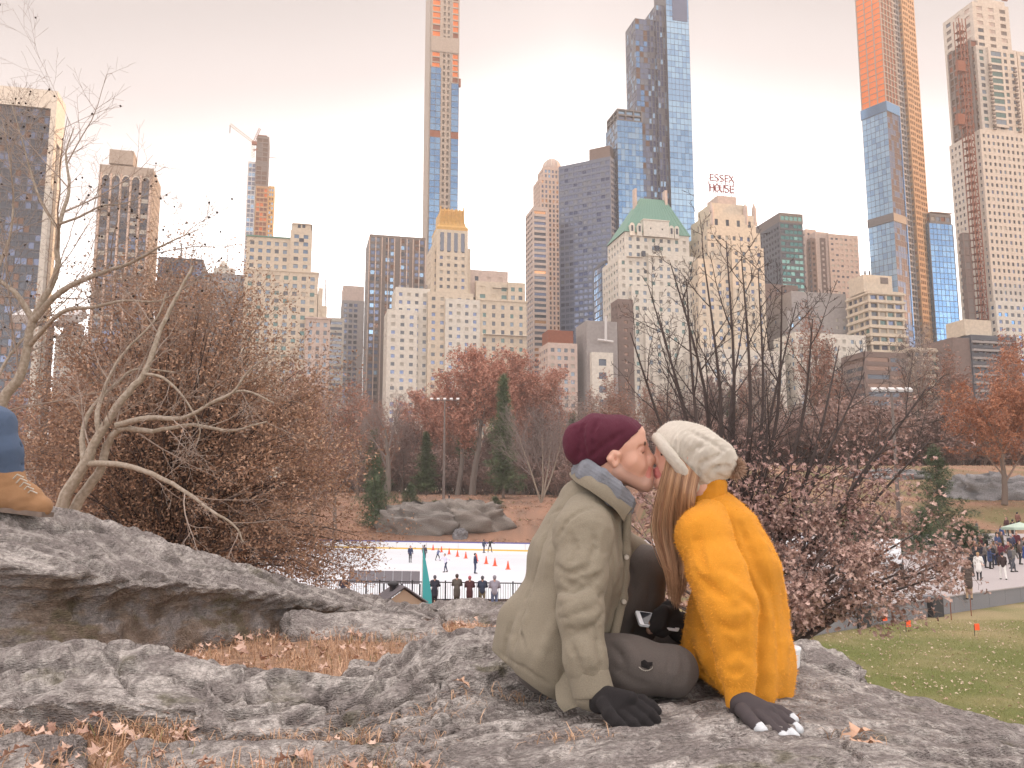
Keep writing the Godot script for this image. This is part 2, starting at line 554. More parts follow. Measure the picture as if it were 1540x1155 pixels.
func build_city() -> void:
	var b: Bld
	var k: Dictionary
	# ---- black slab with a pale stone frame at the edge of the view ----
	b = bld("office_tower", "dark glass slab with pale stone frame and golden side face, cut by picture edge", 87, 137, 400)
	var fr := loc(b, 87, 137); var fl := loc(b, -130, 137)
	var gl := {"cw": 2.6, "ch": 3.8, "fw": 0.9, "fh": 0.8, "rec": 0.25, "mx": 0.1, "mt": 0.1, "mb": 0.1, "glass": ["glass_dark", "glass_dark", "glass_slate", "glass_bronze", "glass_dark"]}
	block_m(b, fl.x, fr.x - 2.4, fr.y - 9.0, 0.0, -0.9, 15.0, "darkpanel", gl, "glass_wall")
	block_m(b, fl.x, fr.x, fr.y, fr.y - 9.0, 0.0, 16.0, "pale", {"blank": true, "side": {"blank": true}}, "top_band")
	block_m(b, fr.x - 2.4, fr.x, fr.y - 9.0, 0.0, 0.0, 5.0, "pale", {"blank": true}, "corner_pier")
	block_m(b, fr.x - 2.4, fr.x, fr.y - 9.0, 0.0, -11.0, 5.0, "pale", {"blank": true}, "corner_pier")
	block_m(b, fr.x - 2.0, fr.x - 1.2, fr.y - 22.0, 0.0, -5.0, 6.0, "bronze", {"blank": true, "side": gl}, "recessed_wall")
	block_m(b, fr.x - 2.4, fr.x - 0.02, fr.y - 9.0, fr.y - 24.0, -5.0, 6.0, "pale", {"blank": true}, "side_panel")
	# ---- arched-top concrete tower ----
	b = bld("arched_tower", "slender concrete tower with five arched bays below its flat top", 150, 250, 380)
	k = block(b, 150, 231, 250, 0, 0, 24, "concrete", {"cw": 3.0, "blank": true, "side": {"cw": 3.2, "ch": 3.6, "fw": 0.45, "fh": 0.5, "glass": ["glass_dark", "glass_bronze"]}})
	slab(b, "penthouse", 165, 200, 248, 224, -6, 10, "concrete")
	arched_bays(b, k)
	b = bld("terrace_block", "low pale terrace seen between dark slab and arched tower", 84, 506, 540)
	block(b, 84, 150, 506, 0, 0, 20, "pale", {"cw": 4.0, "ch": 3.8, "fw": 0.5, "fh": 0.5, "glass": ["glass_grey", "blind", "glass_pale"], "parts": true, "cornice": 0.5})
	block(b, 96, 122, 486, 506, -3, 10, "greystone", {"cw": 4.0, "ch": 4.0, "fw": 0.5, "fh": 0.5, "glass": ["glass_dark", "glass_grey"]}, "roof_plant")
	# ---- low dark block with antennas behind it ----
	b = bld("office_block", "low brown block with dark top band between bare treetops", 238, 388, 470)
	block(b, 238, 306, 388, 418, 0, 30, "darkpanel", {"cw": 3, "ch": 6, "fw": 0.9, "fh": 0.8, "glass": ["glass_slate", "glass_dark"], "side": {"blank": true}}, "top_floor")
	block(b, 236, 308, 418, 0, 1, 34, "brownstone", {"cw": 3.2, "ch": 3.6, "fw": 0.7, "fh": 0.5, "glass": ["glass_dark", "glass_grey", "blind"], "side": {"blank": true}})
	slab(b, "mast", 272, 273, 388, 366, -5, 0.4, "steel")
	b = bld("hotel_block", "low grey block with small rooftop dome beside dark block", 312, 412, 520)
	block(b, 312, 372, 412, 0, 0, 30, "greystone", {"cw": 3.4, "ch": 3.6, "fw": 0.6, "fh": 0.5, "glass": ["glass_grey", "glass_dark", "blind"]})
	slab(b, "penthouse", 322, 352, 412, 402, -4, 10, "pale")
	var dome := MB.new()
	var dp := loc(b, 336, 402, -8)
	dome.lathe(Vector3(dp.x, dp.y, -8), [[2.6, 0], [2.5, 1.2], [1.9, 2.6], [1.0, 3.5], [0.1, 4.0]], 12)
	part("dome", dome.done(), M.pale, b.node)
	slab(b, "mast", 341, 341.8, 402, 383, -8, 0.3, "steel")
	# ---- tower being built, with crane ----
	b = bld("construction_tower", "slim brown tower under construction with a crane on top", 386, 205, 760)
	block(b, 386, 405, 205, 280, 0, 22, "bronze", {"cw": 4.5, "ch": 4.2, "fw": 0.85, "fh": 0.75, "glass": ["glass_bronze", "bronze", "glass_bronze"]}, "upper_core")
	k = block(b, 385, 404, 280, 0, 0, 24, "goldnet_sunglow", {"cw": 3.3, "ch": 4.4, "fw": 0.8, "fh": 0.7, "rec": 0.8, "glass": ["netting", "rust", "rust"]}, "netted_floors")
	block(b, 373, 386, 243, 0, -1, 22, "white_steel", {"cw": 2.8, "ch": 4.2, "fw": 0.86, "fh": 0.8, "rec": 0.2, "glass": ["glass_grey", "glass_pale", "glass_slate"]}, "glass_bay")
	block(b, 404, 413, 280, 0, -2, 20, "gold", {"cw": 2.6, "ch": 4.2, "fw": 0.6, "fh": 0.6, "glass": ["glass_bronze", "glass_pale"]}, "side_bay")
	tower_crane(b, k)
	# ---- cream stepped block with a little tower ----
	b = bld("cream_apartment_house", "cream stepped apartment house with square lookout tower at its corner", 371, 356, 430)
	var cw := {"cw": 4.1, "ch": 3.95, "fw": 0.5, "fh": 0.52, "mx": 0.8, "glass": ["glass_pale", "glass_sky", "glass_pale", "glass_grey"], "parts": true, "rec": 0.4, "cross": true}
	block(b, 371, 438, 356, 432, 0, 20, "cream", cw)
	slab(b, "cornice", 370, 440, 357.5, 354.5, 0.5, 21, "copper")
	block(b, 437, 470, 346, 432, 1.0, 14, "cream", cw, "tower_wall")
	block(b, 440, 468, 336, 346, 0.2, 12, "cream", {"blank": true}, "lookout")
	hip_roof(b, 439, 470, 336, 330, 0.8, 13, "tan")
	for x in [450, 457]: slab(b, "lookout_window", x - 2, x + 2.2, 343, 337.5, 0.25, 0.3, "glass_dark")
	slab(b, "round_vent", 450, 457, 364, 358, 1.1, 0.3, "glass_dark")
	block(b, 368, 479, 407, 0, 2.5, 20, "cream", {"cw": 4.3, "ch": 4.0, "fw": 0.5, "fh": 0.52, "glass": ["glass_pale", "blind", "glass_teal_pale", "glass_pale", "glass_grey"], "parts": true, "cornice": 0.4})
	block(b, 479, 486, 433, 0, 3, 18, "cream", {"cw": 4.0, "ch": 4.0, "fw": 0.5, "glass": ["glass_pale", "glass_grey"]})
	block(b, 484, 492, 460, 0, 4, 18, "cream", {"cw": 4.0, "ch": 4.0, "fw": 0.5, "glass": ["glass_pale", "glass_teal_pale"]})
	block(b, 460, 497, 478, 0, 5, 18, "pinkstone", {"cw": 4.2, "ch": 4.0, "fw": 0.45, "glass": ["glass_pale", "glass_grey", "glass_pale"], "parts": true, "cornice": 0.5})
	slab(b, "flagpole", 489, 489.6, 478, 420, 0, 0.25, "white_steel")
	# ---- pale mid-rise in the gap ----
	b = bld("midrise_block", "narrow pale mid-rise with dark window strips in skyline gap", 515, 430, 600)
	block(b, 516, 548, 430, 452, 0, 22, "pinkstone", {"blank": true}, "top_floor")
	block(b, 515, 548, 452, 0, 0.4, 24, "greystone", {"cw": 3.2, "ch": 3.7, "fw": 0.7, "fh": 0.62, "skip": 3, "glass": ["glass_slate", "glass_dark", "glass_grey"]})
	b = bld("striped_block", "low striped block at foot of narrow pale mid-rise", 503, 478, 560)
	block(b, 491, 518, 478, 0, 0, 20, "pale", {"cw": 7, "ch": 3.6, "fw": 0.85, "fh": 0.5, "glass": ["glass_grey", "glass_dark"]})
	# ---- dark glass slab ----
	b = bld("glass_slab", "bronze and grey curtain-wall slab between gap and gold-topped tower", 556, 355, 500)
	block(b, 556, 640, 355, 0, 0, 30, "bronze", {"cw": 2.9, "ch": 3.9, "fw": 0.80, "fh": 0.62, "rec": 0.3, "mt": 1.0, "skip": 2, "glass": ["glass_slate", "glass_grey", "glass_pale", "glass_bronze", "glass_slate", "glass_dark"], "side": {"cw": 3.2, "ch": 3.9, "fw": 0.3, "fh": 0.9, "glass": ["glass_bronze"]}})
	fins(b, 556, 640, 355, 0.0, 9, "pinkstone")
	# ---- very tall slender tower, top out of view ----
	b = bld("supertall_tower", "needle-thin tower with blue glass strips and orange netting near its top", 648, 100, 600)
	slender_tower(b)
	# ---- gold-topped hotel ----
	b = bld("gold_crowned_hotel", "cream hotel tower with ribbed golden crown and stepped wings", 650, 345, 430)
	hotel(b)
	# ---- pair: banded block and domed tower ----
	b = bld("domed_tower", "slim pinkish tower with small ribbed dome behind dark blue slab", 817, 252, 640)
	k = block(b, 817, 851, 252, 0, 0, 17, "pinkstone", {"cw": 2.7, "ch": 3.7, "fw": 0.55, "fh": 0.62, "glass": ["glass_grey", "glass_slate", "glass_pale"]})
	block(b, 812, 853, 268, 0, 0.8, 20, "pinkstone", {"cw": 3.0, "ch": 3.7, "fw": 0.5, "fh": 0.62, "glass": ["glass_slate", "glass_grey", "glass_sun_reflection", "glass_dark"]}, "shoulder_wall")  # some panes tinted amber to paint reflected sun
	var dc := Vector3((k.xa + k.xb) / 2, k.hi, -7.5)
	dome = MB.new()
	dome.lathe(dc, [[7.4, 0], [7.4, 1.5], [6.8, 4.0], [5.4, 6.6], [3.4, 8.4], [1.0, 9.4], [0.25, 9.8], [0.2, 13.0]], 20)
	part("dome", dome.done(), M.pinkstone, b.node)
	for i in 10:
		var rb := MB.new(); var pp := PackedVector3Array(); var rr := PackedFloat32Array()
		for q in [[7.4, 1.5], [6.8, 4.0], [5.4, 6.6], [3.4, 8.4], [1.0, 9.4]]:
			pp.append(dc + Vector3(cos(TAU * i / 10) * (q[0] + 0.1), q[1], sin(TAU * i / 10) * (q[0] + 0.1))); rr.append(0.35)
		rb.tube(pp, rr, 4)
		part("rib", rb.done(), M.pale, b.node)
	b = bld("banded_tower", "slender tower with pale horizontal bands and windows coloured amber as sun reflections", 795, 312, 540)
	block(b, 801, 823, 312, 0, 0, 18, "pinkstone", {"cw": 8.0, "ch": 3.5, "fw": 0.9, "fh": 0.55, "rec": 0.5, "glass": ["glass_dark", "glass_slate", "glass_sun_reflection", "glass_grey"], "side": {"cw": 4.0, "ch": 3.5, "fw": 0.8, "fh": 0.5, "glass": ["glass_grey", "glass_dark"]}})  # amber panes carry the sun reflection in their colour
	# ---- dark blue slab ----
	b = bld("blue_slab", "wide dark blue glass slab with slanting top edge", 840, 252, 560, -0.5)
	block(b, 840, 918, 243, 0, 0, 26, "bluepanel", {"cw": 3.3, "ch": 3.7, "fw": 0.86, "fh": 0.6, "rec": 0.25, "glass": ["glass_slate", "glass_slate", "glass_navy", "glass_slate", "glass_grey"]})
	slab(b, "roof_plant", 886, 917, 236, 225, -6, 10, "brownstone")
	slab(b, "antenna", 877, 877.6, 242, 230, -6, 0.3, "steel")
	# ---- narrow glass block, its orange reflection painted as a raised bay ----
	b = bld("narrow_glass_block", "narrow blue glass block with painted amber reflection beside green-roofed hotel", 909, 390, 500)
	block(b, 909, 930, 392, 0, 0, 20, "darkpanel", {"cw": 2.6, "ch": 3.7, "fw": 0.9, "fh": 0.85, "rec": 0.15, "glass": ["glass_blue", "glass_slate", "glass_sky", "glass_blue"]})
	block(b, 921, 930, 432, 0, 0.8, 4, "goldnet_sunglow", {"cw": 2.6, "ch": 3.7, "fw": 0.85, "fh": 0.8, "rec": 0.15, "glass": ["glass_sun_reflection", "glass_sun_reflection", "glass_bronze"]}, "amber_reflection")
	# ---- tall blue glass tower in three slabs ----
	b = bld("blue_glass_tower", "tall blue glass tower with curved shoulders and dark speckled recess", 1004, 100, 560)
	blue_tower(b)
	# ---- green-roofed hotel ----
	b = bld("green_roofed_hotel", "pale hotel with steep green copper roof and two chimneys", 936, 352, 430)
	green_roof_hotel(b)
	# ---- hotel with the rooftop sign ----
	b = bld("sign_topped_hotel", "cream stepped hotel carrying large red rooftop letters", 1050, 345, 430)
	sign_hotel(b)
	# ---- teal office tower ----
	b = bld("teal_tower", "teal glass tower with dark flank behind bare branches", 1172, 321, 520)
	block(b, 1172, 1207, 321, 335, 0, 34, "bronze", {"cw": 2.8, "ch": 3.6, "fw": 0.9, "fh": 0.8, "rec": 0.2, "glass": ["glass_teal_pale", "glass_bronze", "glass_teal_pale"], "side": {"blank": true}}, "top_floor")
	block(b, 1172, 1207, 335, 0, 0, 34, "darkpanel", {"cw": 2.8, "ch": 3.7, "fw": 0.92, "fh": 0.62, "rec": 0.2, "mt": 0.3, "glass": ["glass_teal", "glass_teal_pale", "glass_teal", "glass_dark"], "side": {"cw": 3.4, "ch": 3.7, "fw": 0.5, "fh": 0.5, "glass": ["glass_dark"]}})
	# ---- pinkish tower with two dark slots ----
	b = bld("pink_tower", "pale pink tower with two deep brown vertical slots", 1246, 352, 560)
	block(b, 1246, 1290, 353, 0, 0, 16, "pinkstone", {"cw": 3.2, "ch": 3.6, "fw": 0.55, "fh": 0.4, "rec": 0.2, "glass": ["glass_grey", "pinkstone", "blind"]})
	block(b, 1226, 1246, 349, 0, -1.5, 26, "pinkstone", {"blank": true}, "slot_wall")
	block(b, 1211, 1227, 345, 0, -9, 30, "pinkstone", {"cw": 3.2, "ch": 3.6, "fw": 0.5, "fh": 0.45, "glass": ["pinkstone", "glass_grey"]}, "rear_wall")
	for x in [[1219, 1226], [1233, 1241]]: block(b, x[0], x[1], 358, 0, -1.2, 4, "brownstone", {"cw": 3, "ch": 3.6, "fw": 0.6, "fh": 0.5, "glass": ["glass_bronze", "glass_dark"]}, "window_slot")
	# ---- older brown and cream blocks in front ----
	b = bld("old_stone_block", "old grey stone block with blank upper wall, right of green-roofed hotel", 1180, 440, 440)
	block(b, 1190, 1272, 440, 470, 0, 26, "greystone", {"blank": true}, "attic")
	block(b, 1184, 1276, 470, 0, 1, 28, "greystone", {"cw": 4.2, "ch": 3.9, "fw": 0.32, "fh": 0.45, "skip": 2, "glass": ["blind", "glass_pale", "blind"], "parts": true, "cross": false})
	b = bld("brown_brick_block", "plain brown brick block behind bare branches", 1150, 405, 470)
	block(b, 1150, 1200, 428, 0, 0, 24, "brownstone", {"cw": 4.2, "ch": 3.8, "fw": 0.3, "fh": 0.4, "glass": ["glass_bronze", "glass_dark"]})
	b = bld("low_pale_block", "low pale apartment row at foot of sign-topped hotel", 1052, 525, 405)
	block(b, 1056, 1180, 526, 0, 0, 20, "pale", {"cw": 4.0, "ch": 3.8, "fw": 0.42, "fh": 0.5, "glass": ["blind", "glass_grey", "glass_pale"], "parts": true})
	b = bld("pale_terrace_block", "pale apartment block with evenly spaced windows behind branch tips", 1200, 500, 415)
	block(b, 1196, 1302, 502, 0, 0, 20, "pale", {"cw": 4.4, "ch": 3.8, "fw": 0.4, "fh": 0.5, "glass": ["blind", "glass_pale", "blind"], "parts": true})
	# ---- balcony tower ----
	b = bld("balcony_tower", "cream banded apartment tower with square penthouse box", 1300, 440, 425)
	banded(b, 1306, 1358, 438, 0, 0, 18, 4.2, "cream")
	block(b, 1298, 1341, 414, 440, -2, 12, "cream", {"blank": true}, "penthouse")
	slab(b, "vent_grille", 1324, 1336, 427, 417, -1.8, 0.4, "bronze")
	for x in [1301, 1308]: slab(b, "chimney", x, x + 1.6, 414, 407, -6, 1.0, "steel")
	b = bld("long_banded_block", "long low apartment block with striped balcony bands", 1300, 525, 395)
	banded(b, 1372, 1448, 524, 0, 0, 18, 4.0, "cream")
	block(b, 1300, 1374, 530, 0, -4, 18, "brownstone", {"cw": 14, "ch": 4.0, "fw": 0.92, "fh": 0.5, "glass": ["glass_bronze", "glass_dark"]}, "brown_wing")
	block(b, 1448, 1468, 528, 0, 0.5, 16, "pale", {"cw": 3.6, "ch": 3.8, "fw": 0.5, "fh": 0.55, "glass": ["glass_dark", "glass_grey"]}, "end_wing")
	# ---- great tower under construction ----
	b = bld("netted_tower", "huge half-built tower wrapped in orange netting above blue glass", 1333, 155, 580, 0.62)
	netted_tower(b)
	b = bld("blue_side_tower", "lower blue glass tower with open steel crown beside netted tower", 1402, 335, 600)
	block(b, 1396, 1433, 336, 0, 0, 22, "darkpanel", {"cw": 2.9, "ch": 3.9, "fw": 0.94, "fh": 0.92, "rec": 0.1, "mt": 0.2, "glass": ["glass_blue", "glass_blue", "glass_sky"]})
	block(b, 1398, 1430, 322, 336, -1, 18, "steel", {"cw": 4.5, "ch": 4, "fw": 0.8, "fh": 0.7, "glass": ["glass_grey", "rust", "concrete"]}, "crown_frame")
	slab(b, "roof_grid", 1400, 1432, 320.5, 318.5, 0, 20, "pinkstone")
	# ---- dark low block with cream penthouse ----
	b = bld("dark_balcony_block", "dark low-rise with rows of balconies and cream rooftop box", 1462, 505, 395)
	block(b, 1460, 1528, 505, 0, 0, 18, "darkpanel", {"cw": 3.4, "ch": 3.7, "fw": 0.75, "fh": 0.6, "rec": 1.0, "glass": ["glass_slate", "blind", "glass_grey", "glass_bronze"]})
	for j in 12:
		var bm := MB.new()
		var p0 := loc(b, 1460, 505); var p1 := loc(b, 1528, 505)
		bm.box(Vector3(p0.x, p0.y - 3.2 - j * 3.7, 0.003), Vector3(p1.x, p0.y - 2.2 - j * 3.7, 1.1))
		part("balcony", bm.done(), M.greystone, b.node)
	block(b, 1450, 1490, 481, 505, -3, 12, "cream", {"cw": 1.6, "ch": 6.0, "fw": 0.4, "fh": 0.7, "rec": 0.4, "glass": ["tan"]}, "penthouse")
	block(b, 1432, 1461, 508, 0, -1, 16, "brownstone", {"blank": true}, "brick_flank")
	# ---- limestone tower with hoist ----
	b = bld("limestone_tower", "tall limestone tower with blue windows and red hoist frame on its flank", 1470, 20, 470)
	limestone_tower(b)
	# ---- small rooftops at the tree line ----
	b = bld("red_brick_house", "small red brick building with white upper floor above red treetops", 822, 495, 400)
	block(b, 824, 868, 516, 0, 0, 16, "pinkstone", {"cw": 3.6, "ch": 3.6, "fw": 0.55, "fh": 0.5, "glass": ["glass_pale", "blind", "glass_grey"], "parts": true})
	block(b, 824, 862, 497, 516, -2, 10, "rust", {"cw": 4.0, "ch": 5.0, "fw": 0.35, "fh": 0.5, "glass": ["glass_dark"], "parts": true}, "upper_floor")
	b = bld("grey_roofscape_block", "pale stepped roof with steel ducts below blue slab", 882, 482, 400)
	block(b, 882, 928, 483, 0, -2, 16, "greystone", {"blank": true})
	block(b, 890, 922, 530, 0, 1, 10, "pale", {"cw": 6, "ch": 6, "fw": 0.4, "fh": 0.5, "glass": ["glass_dark"]})
	var du := MB.new()
	var q0 := loc(b, 911, 475, 1.5); var q1 := loc(b, 911, 512, 1.5); var q2 := loc(b, 922, 514, 1.5); var q3 := loc(b, 899, 511, 1.5)
	du.tube([Vector3(q0.x, q0.y, 1.5), Vector3(q1.x, q1.y, 1.5)], [0.6, 0.6], 8, true)
	part("duct", du.done(), M.white_steel, b.node)
	du = MB.new(); du.tube([Vector3(q3.x, q3.y, 1.5), Vector3(q2.x, q2.y, 1.5)], [0.6, 0.6], 8, true)
	part("duct", du.done(), M.white_steel, b.node)
	b = bld("brown_side_wall", "brown windowless brick building left of green-roofed hotel", 928, 445, 425)
	block(b, 929, 952, 450, 0, 0, 10, "brownstone", {"cw": 5, "ch": 4, "fw": 0.3, "fh": 0.4, "glass": ["glass_bronze"]})
	# ---- unseen blocks, added and sized to keep the low sun off the park ----
	var sd := Vector3(0.998, 0, 0.05); var sp := Vector3(-0.05, 0, 0.998)
	for i in 12:
		var hh := [168.0, 172.0, 160.0, 166.0, 158.0, 164.0, 150.0, 140.0, 128.0, 118.0, 122.0, 110.0][i] as float
		var c := sd * 760.0 + sp * (-740.0 + i * 74.0)
		b = Bld.new()
		b.node = thing("sun_screen_block", "added tall stone block outside the view, screening the low sun", "building", Vector3(c.x, 3, c.z), atan2(-sd.x, -sd.z), "added sun-screening blocks outside the view")
		block_m(b, -35.5, 35.5, hh, 0, 0, 30, ["cream", "pinkstone", "tan"][i % 3], {"cw": 7.5, "ch": 7.5, "fw": 0.5, "fh": 0.55, "glass": ["win_grey"], "side": {"blank": true}})

func hip_roof(b: Bld, x0: float, x1: float, ybase: float, ytop: float, zf: float, deep: float, m: String) -> void:
	var a := loc(b, x0, ybase, zf); var c := loc(b, x1, ybase, zf); var t := loc(b, (x0 + x1) / 2, ytop, zf)
	var mb := MB.new()
	var z0 := zf; var z1 := zf - deep
	var p := [Vector3(a.x, a.y, z0), Vector3(c.x, a.y, z0), Vector3(c.x, a.y, z1), Vector3(a.x, a.y, z1)]
	var ap := Vector3(t.x, t.y, (z0 + z1) / 2)
	for i in 4: mb.tri(p[i], p[(i + 1) % 4], ap)
	part("roof", mb.done(), M[m], b.node)

func arched_bays(b: Bld, k: Dictionary) -> void:   # five dark window strips between concrete piers, each ending in an arch
	var w: float = k.xb - k.xa
	var bw := w / 5.4
	for i in 5:
		var x: float = k.xa + bw * 0.35 + i * bw * 1.0
		var r := bw * 0.36
		var top: float = k.hi - 6.2
		# the strip itself: dark spandrels with panes, and the round head
		var m := MB.new()
		m.box(Vector3(x, 0, 0.0), Vector3(x + 2 * r, top, 0.12))
		for q in 10:
			var a0 := PI * q / 10; var a1 := PI * (q + 1) / 10
			var c0 := Vector3(x + r, top, 0.12)
			m.tri(c0, c0 + Vector3(cos(a0) * r, sin(a0) * r, 0), c0 + Vector3(cos(a1) * r, sin(a1) * r, 0))
		var bay := part("arched_bay", m.done(), M.darkpanel, b.node)
		var arch := MB.new(); var pp := PackedVector3Array(); var rr := PackedFloat32Array()
		for q in 13:
			pp.append(Vector3(x + r + cos(PI * q / 12) * r * 1.06, top + sin(PI * q / 12) * r * 1.06, 0.15)); rr.append(0.28)
		arch.tube(pp, rr, 5)
		part("arch", arch.done(), M.pale, bay)
		var y := top - 3.4
		var j := 0
		while y > 2.0:
			var pm := part("window", pane_mesh(r * 1.8, 1.9, true), M[["glass_grey", "glass_slate", "glass_dark", "blind"][absi(hash(Vector2i(i, j))) % 4]], bay)
			pm.position = Vector3(x + r, y + 1.0, 0.16)
			y -= 3.55; j += 1
	for i in 6:
		var x: float = k.xa + bw * 0.35 + i * bw * 1.0 - bw * 0.24
		var m := MB.new()
		m.box(Vector3(x, 0, 0), Vector3(x + bw * 0.18, k.hi - 4.0, 0.7))
		part("pier", m.done(), M.pinkstone, b.node)

func fins(b: Bld, x0: float, x1: float, ytop: float, zf: float, count: int, m: String) -> void:
	var a := loc(b, x0, ytop, zf); var c := loc(b, x1, ytop, zf)
	for i in count + 1:
		var x := lerpf(a.x, c.x, float(i) / count)
		var f := MB.new()
		f.box(Vector3(x - 0.25, 0, zf + 0.003), Vector3(x + 0.25, a.y - 0.2, zf + 0.5))
		part("fin", f.done(), M[m], b.node)

func banded(b: Bld, x0: float, x1: float, ytop: float, ybot: float, zf: float, deep: float, ch: float, m: String) -> void:
	var k := block(b, x0, x1, ytop, ybot, zf, deep, m, {"cw": 4.4, "ch": ch, "fw": 0.82, "fh": 0.55, "rec": 0.9, "mt": 1.2, "mb": 0.5, "glass": ["glass_grey", "glass_dark", "glass_slate", "blind", "glass_teal_pale"], "parts": true, "cross": true})
	var y: float = k.hi - 1.3
	while y > k.lo + 2:
		var s := MB.new()
		s.box(Vector3(k.xa - 0.7, y - 0.5, zf - deep - 0.2), Vector3(k.xb + 0.7, y + 0.5, zf + 0.8))
		part("balcony_band", s.done(), M[m], b.node)
		y -= ch

func tower_crane(b: Bld, _k: Dictionary) -> void:
	var cr := func(called: String, x0: float, y0: float, x1: float, y1: float, w: float, m: String):
		var p := loc(b, x0, y0, 4); var q := loc(b, x1, y1, 4)
		var mb := MB.new()
		var A := Vector3(p.x, p.y, 4); var B := Vector3(q.x, q.y, 4)
		var side := (B - A).normalized().cross(Vector3.BACK) * w
		var nseg := 12
		for s in [-0.5, 0.5]: mb.beam(A + side * s, B + side * s, 0.35)
		for i in nseg:
			var t0 := A.lerp(B, float(i) / nseg); var t1 := A.lerp(B, float(i + 1) / nseg)
			mb.beam(t0 + side * (0.5 if i & 1 else -0.5), t1 + side * (-0.5 if i & 1 else 0.5), 0.22)
		part(called, mb.done(), M[m], b.node)
	cr.call("mast", 380.5, 238, 380.5, 212, 2.0, "tan")
	cr.call("jib", 381, 214, 346, 187, 1.8, "tan")
	cr.call("back_stay", 382, 213, 391, 193, 1.6, "rust")
	cr.call("mast_tie", 381, 226, 388, 224, 1.2, "rust")
	slab(b, "cab", 379, 386, 217, 212, 5, 3, "rust")
	slab(b, "hook_cable", 345.6, 346.2, 200, 188, 4, 0.3, "steel")
	slab(b, "roof_rail", 388, 402, 205, 202.5, 0, 10, "rust")
	slab(b, "outrigger", 405, 417, 237.5, 236.5, 0, 1, "rust")

func slender_tower(b: Bld) -> void:
	var gmat := {"cw": 4.3, "ch": 4.6, "fw": 0.94, "fh": 0.93, "rec": 0.12, "mx": 0.05, "mt": 0.05, "mb": 0.05, "glass": ["glass_blue", "glass_sky", "glass_sky", "glass_blue"], "parts": true, "cross": false, "side": {"blank": true}}
	var conc := {"cw": 3.4, "ch": 4.6, "fw": 0.5, "fh": 0.62, "rec": 0.6, "mt": 0.1, "mb": 0.1, "glass": ["glass_dark", "glass_bronze", "glass_grey"], "parts": true, "cross": false, "side": {"blank": true}}
	var hi := loc(b, 648, -40).y
	var g0 := loc(b, 648, 100).y; var x := [loc(b, 648, 100).x, loc(b, 663.5, 100).x, loc(b, 679, 100).x, loc(b, 690.5, 100).x]
	var yb := loc(b, 648, 195).y
	block_m(b, x[0] - 1.0, x[3], hi, 0, -0.8, 24, "concrete", {"blank": true}, "core_wall")
	block_m(b, x[0], x[1], g0, yb, 0, 0.8, "steel", gmat, "glass_strip")
	block_m(b, x[0], x[1], yb - 5.0, 0, 0, 0.8, "steel", gmat, "glass_strip")
	block_m(b, x[2], x[3], loc(b, 680, 125).y, yb, 0, 0.8, "steel", gmat, "glass_strip")
	block_m(b, x[2], x[3], yb - 5.0, 0, 0, 0.8, "steel", gmat, "glass_strip")
	block_m(b, x[1], x[2], hi, 0, -0.3, 0.5, "concrete", conc, "concrete_ladder")
	var net := {"cw": 5.0, "ch": 4.6, "fw": 0.86, "fh": 0.78, "rec": 0.6, "mt": 0.1, "mb": 0.1, "glass": ["netting", "netting", "rust"], "parts": true, "cross": false, "side": {"blank": true}}
	block_m(b, x[0], x[1], hi, loc(b, 648, 54).y, -0.1, 0.7, "concrete", net, "netted_bay")
	block_m(b, x[2], x[3], hi, loc(b, 648, 54).y, -0.1, 0.7, "concrete", net, "netted_bay")
	block_m(b, x[0], x[1], loc(b, 648, 76).y, g0, -0.1, 0.7, "concrete", net, "netted_bay")
	block_m(b, x[2], x[3], loc(b, 648, 76).y, loc(b, 680, 125).y, -0.1, 0.7, "concrete", net, "netted_bay")
	block_m(b, x[0], x[3], loc(b, 648, 54).y, loc(b, 648, 76).y, 0.3, 1.1, "concrete", {"blank": true}, "plant_floor")
	for i in 2: block_m(b, x[i * 2], x[i * 2 + 1], yb, yb - 5.0, -0.2, 0.6, "rust", {"blank": true}, "open_floor")
	slab(b, "hoist_platform", 690, 693, 130, 118, 0.5, 2, "rust")

